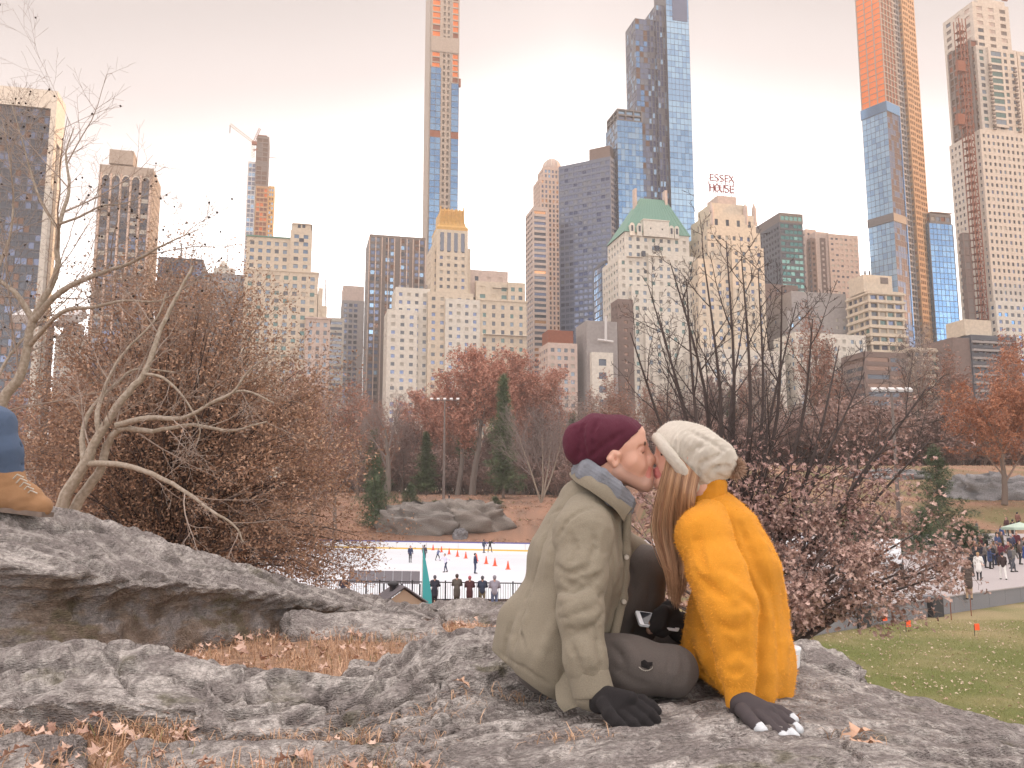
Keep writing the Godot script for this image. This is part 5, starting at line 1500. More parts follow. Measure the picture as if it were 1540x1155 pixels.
func far_trees(leaf: Material, L0: ArrayMesh, L2: ArrayMesh, L3: ArrayMesh) -> void:
	var far := Vector3(0, -900, 0)
	# prototypes are placed as the first of their kind
	# grey elm
	var T := new_tree(41, {"levels": 4, "kids": [9, 7, 6, 4], "from": [0.3, 0.25, 0.2, 0.2], "angle": [0.55, 0.55, 0.6, 0.6], "len": [0.85, 0.5, 0.5, 0.5], "thick": 0.016, "rmin": 0.028, "segs": [6, 6, 5, 4, 3], "up": [0.1, 0.10, 0.06, 0.02, 0.0], "wander": 0.10, "tiplen": 0.8})
	T.grow(Vector3.ZERO, Vector3(0.02, 1, 0), 15.0, 0.85, 0)
	var elm := tree_thing("grey_elm", "large bare grey elm with wide spreading crown across the rink", on_ground(581, 196), T, M.bark_grey, M.twig_grey)
	# red-brown oak
	T = new_tree(43, {"levels": 3, "kids": [12, 8, 6], "from": [0.35, 0.2, 0.2], "angle": [0.65, 0.6, 0.6], "len": [0.55, 0.5, 0.5], "thick": 0.016, "rmin": 0.03, "segs": [7, 6, 5, 3], "up": [0.1, 0.09, 0.05, 0.0], "wander": 0.10, "leaf_from": 2, "tiplen": 0.75})
	T.grow(Vector3.ZERO, Vector3(0.0, 1, 0.02), 24.0, 0.8, 0)
	var oak := tree_thing("russet_oak", "tallest russet-leaved oak right of the floodlight mast", on_ground(710, 200), T, M.bark_grey, M.twig_brown, "russet oaks across the rink")
	leaves(T, oak, L2, leaf, 3, 0.9, 0.50, Color(0.34, 0.15, 0.105), Color(0.55, 0.29, 0.21), func(p: Vector3, r: RandomNumberGenerator): return r.randf() < 0.8)
	for q in [[688, 204, 0.86, 1.3, "russet-leaved oak just behind the floodlight mast"], [770, 216, 1.05, 2.6, "russet oak behind the tall narrow pine"], [820, 225, 0.95, 4.0, "russet oak above the maroon knit cap"], [640, 235, 0.82, 5.0, "pale russet oak between grey elm and mast"]]:
		copy(oak, q[4], on_ground(q[0], q[1]), q[3], Vector3.ONE * float(q[2]), "russet oaks across the rink")
	# bare woodland trees, three kinds
	var protos := []
	for i in 3:
		T = new_tree(50 + i, {"levels": 3, "kids": [13, 8, 6], "from": [0.22, 0.2, 0.15], "angle": [0.5, 0.5, 0.6], "len": [0.55, 0.5, 0.5], "thick": 0.014, "rmin": 0.024, "segs": [6, 5, 4, 3], "up": [0.1, 0.12, 0.08, 0.02], "wander": 0.12, "leaf_from": 3, "tiplen": 0.8})
		T.grow(Vector3.ZERO, Vector3(0.03 * i, 1, 0), 12.0 + i * 2.0, 0.26 + 0.05 * i, 0)
		var o := tree_thing("woodland_tree", ["grey twiggy", "brown-leaved", "pale bare"][i] + " tree in the wood " + wood_zone([745, 905, 1240][i]), on_ground([745, 905, 1240][i], [214, 205, 190][i]), T, M.bark_brown, [M.twig_grey, M.twig_brown, M.twig_pale][i], ["grey twiggy", "brown-leaved", "pale bare"][i] + " tree in the wood " + wood_zone([745, 905, 1240][i]))
		leaves(T, o, L2, leaf, 1, 0.4, 0.34, [Color(0.20, 0.12, 0.10), Color(0.25, 0.12, 0.085), Color(0.17, 0.13, 0.12)][i], [Color(0.28, 0.19, 0.165), Color(0.36, 0.19, 0.13), Color(0.26, 0.20, 0.18)][i], func(p: Vector3, r: RandomNumberGenerator): return r.randf() < [0.5, 0.8, 0.35][i])
		protos.append(o)
	var R: RandomNumberGenerator = RandomNumberGenerator.new(); R.seed = 77
	for i in 130:
		var px := 470.0 + 1080.0 * (i + R.randf()) / 130.0
		var right := px > 1010.0
		var d := R.randf_range(168.0, 270.0) if right else R.randf_range(205.0, 300.0)
		if i % 3 == 0: d = R.randf_range(270, 350)
		var sc := R.randf_range(0.9, 1.35)
		var kd := R.randi() % 3
		var lb: String = ["grey twiggy", "brown-leaved", "pale bare"][kd] + " tree in the wood " + wood_zone(px)
		copy(protos[kd], lb, on_ground(px, d), R.randf() * TAU, Vector3(sc, sc * R.randf_range(0.85, 1.15), sc), lb)
	# twiggy undergrowth that closes the wood's foot
	T = new_tree(58, {"levels": 2, "kids": [9, 7], "from": [0.15, 0.15], "angle": [0.5, 0.6], "len": [0.5, 0.5], "thick": 0.012, "rmin": 0.02, "segs": [5, 4, 3], "up": [0.06, 0.05, 0.02], "wander": 0.12, "leaf_from": 2, "tiplen": 0.8})
	for k in 16: T.grow(T.rv() * Vector3(1.2, 0, 1.2), (Vector3(0, 1.3, 0) + T.rv() * 0.9).normalized(), T.r.randf_range(3.0, 5.5), 0.07, 0)
	var bush := tree_thing("twiggy_bush", "twiggy grey-brown bush at the wood's foot " + wood_zone(840), on_ground(840, 196), T, M.bark_brown, M.twig_grey, "bushes at the wood's foot " + wood_zone(840))
	leaves(T, bush, L2, leaf, 1, 0.4, 0.3, Color(0.22, 0.14, 0.12), Color(0.36, 0.24, 0.20), func(p: Vector3, r: RandomNumberGenerator): return r.randf() < 0.7)
	for i in 84:
		var px := 480.0 + 1070.0 * (i + R.randf()) / 84.0
		var d := R.randf_range(206.0, 262.0) if px < 1010.0 else R.randf_range(150.0, 250.0)
		var sc := R.randf_range(1.0, 1.9)
		copy(bush, "twiggy grey-brown bush at the wood's foot " + wood_zone(px), on_ground(px, d), R.randf() * TAU, Vector3(sc * 1.2, sc, sc * 1.2), "bushes at the wood's foot " + wood_zone(px))
	# behind the hornbeam
	for i in 26:
		var px := -40.0 + 560.0 * (i + R.randf()) / 26.0
		var d := R.randf_range(90.0, 180.0)
		var sc := R.randf_range(0.8, 1.15) * (d / 150.0 * 0.4 + 0.7)
		copy(protos[[1, 1, 0, 2][i % 4]], "brown twiggy tree in the thicket behind the fan-shaped hornbeam", on_ground(px, d), R.randf() * TAU, Vector3(sc, sc, sc), "thicket trees behind the hornbeam")
	# leaf litter and dry tufts on the far banks
	var buf := PackedFloat32Array()
	for i in 26000:
		var px := R.randf_range(470.0, 1560.0)
		var d := R.randf_range(142.0, 205.0) if px < 1000.0 else R.randf_range(76.0, 150.0)
		var p := on_ground(px, d)
		var k := nz.get_noise_2d(p.x * 5.0, p.z * 5.0)
		if k < -0.1 and R.randf() < 0.7: continue
		var b := Basis(Vector3.UP, R.randf() * TAU) * Basis(Vector3.RIGHT, R.randf_range(-0.5, 0.9))
		put(buf, b.scaled(Vector3.ONE * R.randf_range(0.10, 0.34) * (1.0 if px < 1000.0 else 0.6)), p, Color(0.26, 0.14, 0.09).lerp(Color(0.60, 0.38, 0.26), R.randf()) if R.randf() < 0.9 else Color(0.16, 0.17, 0.06))
	tag(scatter("leaf_litter", L2, leaf, buf, self), "russet leaf litter and dry tufts on the far banks", "leaves", "", "stuff")
	# pale multi-stem tree near the rink bank
	T = new_tree(61, {"levels": 3, "kids": [9, 8, 6], "from": [0.35, 0.2, 0.2], "angle": [0.5, 0.55, 0.6], "len": [0.5, 0.5, 0.5], "thick": 0.013, "rmin": 0.022, "segs": [6, 5, 4, 3], "up": [0.02, 0.06, 0.03, 0.0], "wander": 0.10, "tiplen": 0.8})
	for k in 5: T.grow(Vector3.ZERO, Vector3(cos(k * 1.3) * 0.38, 1, sin(k * 1.3) * 0.35).normalized(), 14.0, 0.2, 0)
	tree_thing("multi_stem_tree", "pale multi-stemmed bare tree left of the maroon cap, on rink bank", on_ground(814, 176), T, M.bark_pale, M.twig_grey)
	# orange-leaved tree
	T = new_tree(64, {"levels": 3, "kids": [12, 8, 6], "from": [0.2, 0.15, 0.15], "angle": [0.75, 0.65, 0.6], "len": [0.75, 0.5, 0.5], "thick": 0.015, "rmin": 0.02, "segs": [6, 6, 5, 3], "up": [0.05, 0.05, 0.02, 0.0], "wander": 0.10, "leaf_from": 2, "tiplen": 0.75})
	T.grow(Vector3.ZERO, Vector3(0, 1, 0), 9.5, 0.35, 0)
	var om := tree_thing("orange_leaved_tree", "round orange-brown leaved tree above plaza crowd", on_ground(1512, 98), T, M.bark_brown, M.twig_brown)
	leaves(T, om, L2, leaf, 3, 0.35, 0.24, Color(0.28, 0.11, 0.06), Color(0.44, 0.20, 0.11), func(p: Vector3, r: RandomNumberGenerator): return r.randf() < 0.85)
	copy(om, "orange-brown leaved tree cut by picture edge behind crowd", on_ground(1590, 112), 2.0, Vector3.ONE * 1.15, "")
	# pines and evergreens
	var needle := vmat("needle", 0.8)
	T = conifer(71, 26.0, 9.5)
	var pine := tree_thing("tall_pine", "tall narrow green pine before the russet oaks", on_ground(757, 190), T, M.bark_brown, M.bark_brown)
	leaves(T, pine, L3, needle, 2, 0.5, 0.95, Color(0.045, 0.075, 0.035), Color(0.13, 0.17, 0.075))
	for q in [[700, 240, 0.85, "dark pine behind the russet oaks"], [862, 235, 0.8, "dim pine above the maroon cap"], [560, 215, 0.6, "dark pine behind the grey elm trunk"], [640, 205, 0.55, "short dark pine left of floodlight mast"], [1105, 215, 0.8, "dim pine seen through vase-shaped tree"]]:
		copy(pine, q[3], on_ground(q[0], q[1]), q[0], Vector3(1.5 if q[2] < 0.7 else 1.15, 1, 1.5 if q[2] < 0.7 else 1.15) * float(q[2]), "pines across the rink")
	T = conifer(73, 8.5, 7.0)
	var yew := tree_thing("plaza_evergreen", "loose dark evergreen in front of plaza mast", on_ground(1412, 84), T, M.bark_brown, M.bark_brown)
	leaves(T, yew, L3, needle, 3, 0.35, 0.5, Color(0.035, 0.055, 0.03), Color(0.10, 0.125, 0.06))
	T = conifer(75, 4.2, 5.6)
	var shrub := tree_thing("evergreen_shrub", "rounded evergreen shrub above far boulders", on_ground(617, 168), T, M.bark_brown, M.bark_brown)
	leaves(T, shrub, L3, needle, 4, 0.4, 0.55, Color(0.035, 0.06, 0.03), Color(0.10, 0.135, 0.06))
	for q in [[563, 152, 1.35, 1.9, "upright evergreen shrub at hornbeam edge beyond rink"], [655, 162, 1.3, 0.45, "low spreading juniper right of rounded shrub"], [565, 168, 1.3, 2.2, "tall dark evergreen shrub behind hornbeam tip"], [1330, 78, 1.1, 0.7, "low evergreen shrub left of plaza mast"], [1285, 80, 1.2, 0.8, "dark low evergreen behind pink-brown leaves"], [1450, 80, 1.5, 0.6, "wide low evergreen hedge behind crowd"], [745, 165, 0.8, 0.5, "small green bush on the russet bank"], [1385, 79, 1.0, 0.9, "small evergreen right of plaza mast"]]:
		copy(shrub, q[4], on_ground(q[0], q[1]), q[0], Vector3(q[2], q[3], q[2]), "evergreen shrubs")

# ---------- foreground rock, straw and litter ----------
func rock_noise(p: Vector3, amp: float, strata: float) -> float:
	var q := Vector3(p.x * 0.8 + p.y * 0.3, p.y, p.z)
	var a := 0.9 * nz2.get_noise_3d(q.x * 0.9, q.y * 2.2, q.z * 2.0)
	a += 0.55 * (1.0 - 2.0 * absf(nz2.get_noise_3d(q.x * 2.0 + 7.0, q.y * 6.0, q.z * 5.5)))
	a += 0.28 * (0.6 - 2.0 * absf(nz2.get_noise_3d(q.x * 5.0, q.y * 14.0 + 3.0, q.z * 13.0)))
	a += 0.17 * nz2.get_noise_3d(q.x * 12.0, q.y * 32.0 + 3.0, q.z * 28.0)
	var t := (p.x * 0.30 + p.y * 0.95 + p.z * 0.55) * strata + 1.3 * nz2.get_noise_3d(p.x * 1.3, p.y * 1.3 + 20.0, p.z * 1.3) + 0.35 * nz2.get_noise_3d(p.x * 5.0, p.y * 5.0, p.z * 5.0)
	var fr := t - floorf(t)
	a += 1.25 * (smoothstep(0.0, 0.80, fr) - smoothstep(0.86, 0.97, fr) - 0.5) * (0.45 + 0.55 * clampf(1.6 * nz2.get_noise_3d(p.x * 0.8, p.y * 0.8, p.z * 0.8 + 40.0) + 0.5, 0.0, 1.0))
	return (a - 0.42) * amp

func rock(called: String, label: String, cols: Array, rows: Array, nu: int, nv: int, amp: float, strata := 13.0, cracks := [], brown_from := 99.0) -> void:
	# control points, with an extra column dropped below ground at each end
	var cw := cols.size() + 2
	var g := []
	for r in rows:
		var line := []
		for i in cols.size(): line.append(at(cols[i], r[0][i], r[1][i]))
		line.push_front(line[0] + Vector3(-0.10, -0.40, -0.05)); line.append(line[-1] + Vector3(0.10, -0.40, -0.05))
		g.append(line)
	var back := []; for p in g[0]: back.append(p + Vector3(0, -0.45, -0.18))
	g.push_front(back)
	var ch := g.size()
	var pts := PackedVector3Array(); var cc := PackedColorArray()
	var base := PackedVector3Array()
	for j in nv:
		var fv := float(j) / (nv - 1) * (ch - 1); var jv := mini(int(fv), ch - 2); var tv := fv - jv
		for i in nu:
			var fu := float(i) / (nu - 1) * (cw - 1); var iu := mini(int(fu), cw - 2); var tu := fu - iu
			var q := []
			for k in 4:
				var l: Array = g[clampi(jv - 1 + k, 0, ch - 1)]
				q.append((l[iu] as Vector3).cubic_interpolate(l[iu + 1], l[maxi(iu - 1, 0)], l[mini(iu + 2, cw - 1)], tu))
			base.append((q[1] as Vector3).cubic_interpolate(q[2], q[0], q[3], tv))
	for j in nv:
		for i in nu:
			var p := base[j * nu + i]
			var a := base[j * nu + mini(i + 1, nu - 1)] - base[j * nu + maxi(i - 1, 0)]
			var b := base[mini(j + 1, nv - 1) * nu + i] - base[maxi(j - 1, 0) * nu + i]
			var n := b.cross(a).normalized()
			var h := rock_noise(p, amp, strata)
			for c in cracks:
				var e := 9.9
				for s in c.size() - 1:
					var c0: Vector3 = c[s]; var c1: Vector3 = c[s + 1]
					e = minf(e, Vector2(p.x - c0.x, p.z - c0.z).distance_to(Vector2(p.x - c0.x, p.z - c0.z).project(Vector2(c1.x - c0.x, c1.z - c0.z)).clamp(Vector2(minf(0, c1.x - c0.x), minf(0, c1.z - c0.z)), Vector2(maxf(0, c1.x - c0.x), maxf(0, c1.z - c0.z)))))
				h -= 0.032 * exp(-pow((e + 0.004 * nz2.get_noise_3d(p.x * 20, p.y * 20, p.z * 20)) / 0.011, 2.0))
			pts.append(p + n * h)
			var m := nz2.get_noise_3d(p.x * 3.0, p.y * 9.0, p.z * 7.0); var m2 := nz2.get_noise_3d(p.x * 11.0 + 5.0, p.y * 30.0, p.z * 24.0)
			var col := Color(0.44, 0.395, 0.375).lerp(Color(0.95, 0.89, 0.84), clampf(0.5 + m * 1.5 + m2 * 1.8, 0, 1))
			col = col.lerp(Color(0.27, 0.235, 0.22), clampf(m2 * 2.6 - 0.2, 0, 0.8))
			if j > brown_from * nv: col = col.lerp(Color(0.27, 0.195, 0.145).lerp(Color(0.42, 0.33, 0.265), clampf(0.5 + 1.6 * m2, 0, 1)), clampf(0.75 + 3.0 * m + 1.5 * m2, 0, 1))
			var moss := nz2.get_noise_3d(p.x * 2.2 + 30.0, p.y * 2.0, p.z * 3.0)
			if moss > 0.34: col = col.lerp(Color(0.17, 0.155, 0.06), clampf((moss - 0.34) * 5.0, 0, 0.55) * clampf(0.6 + m2 * 2.0, 0, 1))
			cc.append(col)
	var mb := MB.new()
	mb.smooth_grid(pts, nu, nv, cc, false)
	# face the right way: the normals must point up on top
	var up := 0.0
	for i in range(0, mb.n.size(), 17): up += mb.n[i].y
	if up < 0:
		mb = MB.new(); mb.smooth_grid(pts, nu, nv, cc, true)
	var o := thing(called, label, "rock", Vector3.ZERO)
	part("rock_face", mb.done(), M.rock, o)

func build_rocks() -> void:
	tri_tex(vmat("rock", 0.95), noise_tex(0.035, Color(0.58, 0.57, 0.565), Color(1.0, 1.0, 1.0), 7, 61, 1024), 1.3)
	M.rock.uv1_scale = Vector3(1.2, 3.2, 2.6)
	relief(M.rock, noise_tex(0.05, Color.BLACK, Color.WHITE, 7, 62, 1024), 2.6)
	# the big tilted slab
	var slab_cracks := [
		[at(-40, 778, 3.72), at(18, 789, 3.68), at(73, 797, 3.74), at(160, 803, 3.98)], [at(120, 813, 3.76), at(145, 824, 3.74), at(167, 831, 3.78)], [at(55, 834, 3.52), at(116, 840, 3.56), at(150, 836, 3.66)],
		[at(215, 850, 3.86), at(245, 855, 3.88), at(300, 860, 4.1)], [at(250, 832, 4.08), at(310, 848, 4.28), at(380, 872, 4.55), at(450, 890, 4.9)], [at(-20, 818, 3.5), at(40, 815, 3.58), at(90, 822, 3.62)]]
	var c := [-140, -60, 0, 100, 200, 300, 400, 500, 600, 668]
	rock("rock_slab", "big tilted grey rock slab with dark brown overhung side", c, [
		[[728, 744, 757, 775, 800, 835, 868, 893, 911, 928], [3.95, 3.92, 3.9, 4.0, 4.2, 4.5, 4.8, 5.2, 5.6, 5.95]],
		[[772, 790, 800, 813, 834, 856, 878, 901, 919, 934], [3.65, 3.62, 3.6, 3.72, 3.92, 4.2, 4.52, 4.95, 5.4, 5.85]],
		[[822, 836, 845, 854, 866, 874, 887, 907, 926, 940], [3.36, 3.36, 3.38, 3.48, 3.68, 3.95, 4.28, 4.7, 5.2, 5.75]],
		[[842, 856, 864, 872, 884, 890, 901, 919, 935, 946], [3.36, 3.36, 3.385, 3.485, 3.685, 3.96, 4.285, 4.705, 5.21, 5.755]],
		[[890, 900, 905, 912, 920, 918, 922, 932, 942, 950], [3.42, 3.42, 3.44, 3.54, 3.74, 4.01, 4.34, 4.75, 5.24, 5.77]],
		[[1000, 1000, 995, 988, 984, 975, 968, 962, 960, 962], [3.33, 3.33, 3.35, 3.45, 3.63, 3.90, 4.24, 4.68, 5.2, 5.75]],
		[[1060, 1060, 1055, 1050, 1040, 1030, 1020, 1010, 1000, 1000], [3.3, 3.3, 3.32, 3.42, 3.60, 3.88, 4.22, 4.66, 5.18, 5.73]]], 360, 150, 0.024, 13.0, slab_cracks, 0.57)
	# tongue of rock below it
	rock("rock_tongue", "low rounded rock tongue emerging from straw below the slab", [430, 480, 540, 600, 640, 668], [
		[[938, 932, 930, 932, 940, 955], [4.4, 4.5, 4.5, 4.5, 4.45, 4.4]],
		[[948, 944, 942, 944, 952, 962], [4.25, 4.3, 4.3, 4.3, 4.3, 4.3]],
		[[968, 966, 962, 964, 970, 976], [4.15, 4.2, 4.2, 4.2, 4.2, 4.2]],
		[[1000, 1000, 1000, 1000, 1000, 1000], [4.1, 4.15, 4.15, 4.15, 4.15, 4.15]]], 110, 50, 0.028, 12.0)
	rock("small_rock", "small flat-topped rock on the straw rim in front of spectators", [628, 650, 690, 730, 765, 790], [
		[[920, 913, 910, 912, 916, 924], [6.7, 6.7, 6.7, 6.7, 6.7, 6.7]],
		[[924, 918, 915, 917, 921, 928], [6.5, 6.5, 6.5, 6.5, 6.5, 6.5]],
		[[934, 932, 930, 932, 935, 940], [6.4, 6.4, 6.4, 6.4, 6.4, 6.4]],
		[[950, 950, 950, 950, 950, 950], [6.35, 6.35, 6.35, 6.35, 6.35, 6.35]]], 80, 40, 0.03, 9.0)
	# long low ledges in front
	rock("rock_ledge", "long smooth grey ledge at picture edge below the slab", [-90, 0, 100, 200, 290, 340, 380], [
		[[990, 986, 976, 978, 996, 1012, 1030], [3.0, 3.0, 3.0, 2.98, 2.95, 2.92, 2.9]],
		[[1020, 1014, 1004, 1006, 1022, 1034, 1046], [2.82, 2.82, 2.82, 2.8, 2.8, 2.8, 2.8]],
		[[1062, 1056, 1046, 1050, 1060, 1066, 1068], [2.62, 2.62, 2.62, 2.62, 2.64, 2.66, 2.68]],
		[[1086, 1082, 1074, 1076, 1082, 1085, 1086], [2.60, 2.60, 2.60, 2.60, 2.62, 2.64, 2.66]],
		[[1140, 1140, 1130, 1130, 1130, 1130, 1130], [2.58, 2.58, 2.58, 2.58, 2.6, 2.62, 2.64]]], 210, 90, 0.022, 17.0, [[at(-40, 1012, 2.86), at(60, 1002, 2.85), at(140, 1004, 2.83), at(230, 1020, 2.8), at(310, 1034, 2.8)], [at(150, 985, 2.94), at(180, 1010, 2.8), at(200, 1040, 2.66)], [at(20, 1040, 2.7), at(120, 1036, 2.68), at(200, 1030, 2.7)]])
	rock("layered_rock", "layered rock with stepped cracks between ledge and seated man", [300, 350, 420, 500, 580, 640, 680], [
		[[1024, 1016, 1022, 1030, 1034, 1040, 1060], [2.95, 2.95, 2.92, 2.9, 2.88, 2.86, 2.82]],
		[[1044, 1038, 1042, 1048, 1052, 1058, 1074], [2.76, 2.76, 2.75, 2.74, 2.72, 2.70, 2.70]],
		[[1076, 1070, 1070, 1074, 1078, 1082, 1090], [2.60, 2.60, 2.60, 2.60, 2.58, 2.56, 2.58]],
		[[1112, 1104, 1102, 1104, 1106, 1106, 1108], [2.50, 2.50, 2.50, 2.50, 2.48, 2.48, 2.5]],
		[[1160, 1160, 1160, 1160, 1160, 1160, 1160], [2.46, 2.46, 2.46, 2.46, 2.44, 2.44, 2.46]]], 210, 100, 0.03, 24.0, [[at(330, 1050, 2.72), at(430, 1052, 2.72), at(540, 1060, 2.68), at(640, 1072, 2.66)], [at(320, 1082, 2.58), at(420, 1080, 2.57), at(520, 1088, 2.54), at(620, 1092, 2.52)], [at(480, 1040, 2.8), at(500, 1062, 2.66), at(530, 1084, 2.55)]])
	rock("pale_rock", "pale rugged rock against the back of the man's jacket", [520, 570, 620, 680, 740, 800, 840], [
		[[1030, 1006, 984, 964, 962, 968, 985], [3.35, 3.35, 3.35, 3.35, 3.4, 3.4, 3.4]],
		[[1034, 1018, 1000, 984, 980, 985, 1000], [3.15, 3.15, 3.15, 3.15, 3.2, 3.2, 3.2]],
		[[1044, 1036, 1026, 1018, 1014, 1016, 1024], [2.98, 2.98, 2.98, 2.98, 3.0, 3.0, 3.0]],
		[[1064, 1062, 1058, 1052, 1050, 1050, 1052], [2.90, 2.90, 2.90, 2.90, 2.92, 2.92, 2.94]],
		[[1110, 1110, 1110, 1110, 1110, 1110, 1110], [2.86, 2.86, 2.86, 2.86, 2.88, 2.88, 2.9]]], 170, 90, 0.032, 15.0, [[at(560, 1020, 3.1), at(640, 998, 3.12), at(720, 990, 3.12), at(780, 994, 3.14)], [at(640, 1030, 2.95), at(700, 1010, 3.02), at(760, 1012, 3.02)]])
	rock("corner_rock", "cracked rock in the lower corner below the ledge", [-70, 0, 50, 100, 125], [
		[[1132, 1124, 1122, 1128, 1140], [2.42, 2.42, 2.42, 2.42, 2.42]],
		[[1160, 1150, 1146, 1152, 1160], [2.28, 2.28, 2.28, 2.28, 2.28]],
		[[1230, 1220, 1220, 1220, 1220], [2.15, 2.15, 2.15, 2.15, 2.15]]], 80, 40, 0.025, 15.0)
	rock("front_rock", "low grey rock cut by the bottom picture edge", [190, 260, 360, 470, 570, 640], [
		[[1156, 1142, 1134, 1138, 1142, 1158], [2.4, 2.4, 2.4, 2.4, 2.4, 2.4]],
		[[1180, 1166, 1160, 1162, 1168, 1180], [2.25, 2.25, 2.25, 2.25, 2.25, 2.25]],
		[[1260, 1250, 1250, 1250, 1250, 1250], [2.1, 2.1, 2.1, 2.1, 2.1, 2.1]]], 130, 40, 0.025, 15.0)
	# the rock that carries the couple
	var ck := [
		[at(1035, 1130, 2.27), at(1075, 1124, 2.3), at(1125, 1112, 2.36), at(1170, 1108, 2.38), at(1235, 1106, 2.40), at(1268, 1095, 2.48)],
		[at(1235, 1106, 2.40), at(1262, 1120, 2.34), at(1290, 1142, 2.24)],
		[at(1185, 1035, 2.86), at(1250, 1060, 2.74), at(1320, 1070, 2.72), at(1345, 1072, 2.72)],
		[at(1385, 1085, 2.74), at(1440, 1100, 2.70), at(1510, 1108, 2.72)]]
	rock("couple_rock", "broad grey outcrop that the couple sits on", [590, 640, 700, 800, 900, 1000, 1100, 1190, 1280, 1400, 1540, 1660], [
		[[1095, 1085, 1062, 1042, 1016, 988, 986, 1003, 1034, 1066, 1104, 1135], [2.66, 2.68, 2.80, 3.1, 3.2, 3.3, 3.3, 3.22, 3.12, 3.05, 3.0, 3.0]],
		[[1112, 1104, 1080, 1062, 1046, 1032, 1030, 1042, 1062, 1092, 1124, 1152], [2.54, 2.54, 2.62, 2.76, 2.82, 2.86, 2.86, 2.82, 2.78, 2.74, 2.70, 2.70]],
		[[1132, 1124, 1106, 1094, 1086, 1078, 1077, 1084, 1100, 1124, 1152, 1176], [2.42, 2.42, 2.46, 2.50, 2.50, 2.50, 2.50, 2.50, 2.48, 2.46, 2.44, 2.44]],
		[[1166, 1160, 1150, 1146, 1142, 1140, 1140, 1146, 1156, 1174, 1196, 1215], [2.22, 2.22, 2.22, 2.22, 2.2, 2.2, 2.2, 2.2, 2.2, 2.2, 2.2, 2.2]],
		[[1280, 1275, 1270, 1265, 1265, 1265, 1265, 1265, 1270, 1280, 1295, 1310], [1.95, 1.95, 1.95, 1.95, 1.95, 1.95, 1.95, 1.95, 1.95, 1.95, 1.95, 1.95]]], 400, 230, 0.021, 15.0, ck)
	rock("side_rock", "small fissured rock hump behind the mustard sweater", [1160, 1195, 1225, 1260, 1285, 1300], [
		[[985, 977, 976, 990, 1008, 1026], [3.75, 3.75, 3.75, 3.72, 3.7, 3.7]],
		[[1000, 992, 990, 1002, 1018, 1034], [3.55, 3.55, 3.55, 3.55, 3.55, 3.55]],
		[[1040, 1030, 1030, 1035, 1045, 1055], [3.4, 3.4, 3.4, 3.4, 3.4, 3.4]],
		[[1120, 1120, 1120, 1120, 1120, 1120], [3.35, 3.35, 3.35, 3.35, 3.35, 3.35]]], 90, 60, 0.03, 20.0)
	straw()

func near_height(x: float, z: float) -> float:
	return gy(x, z)

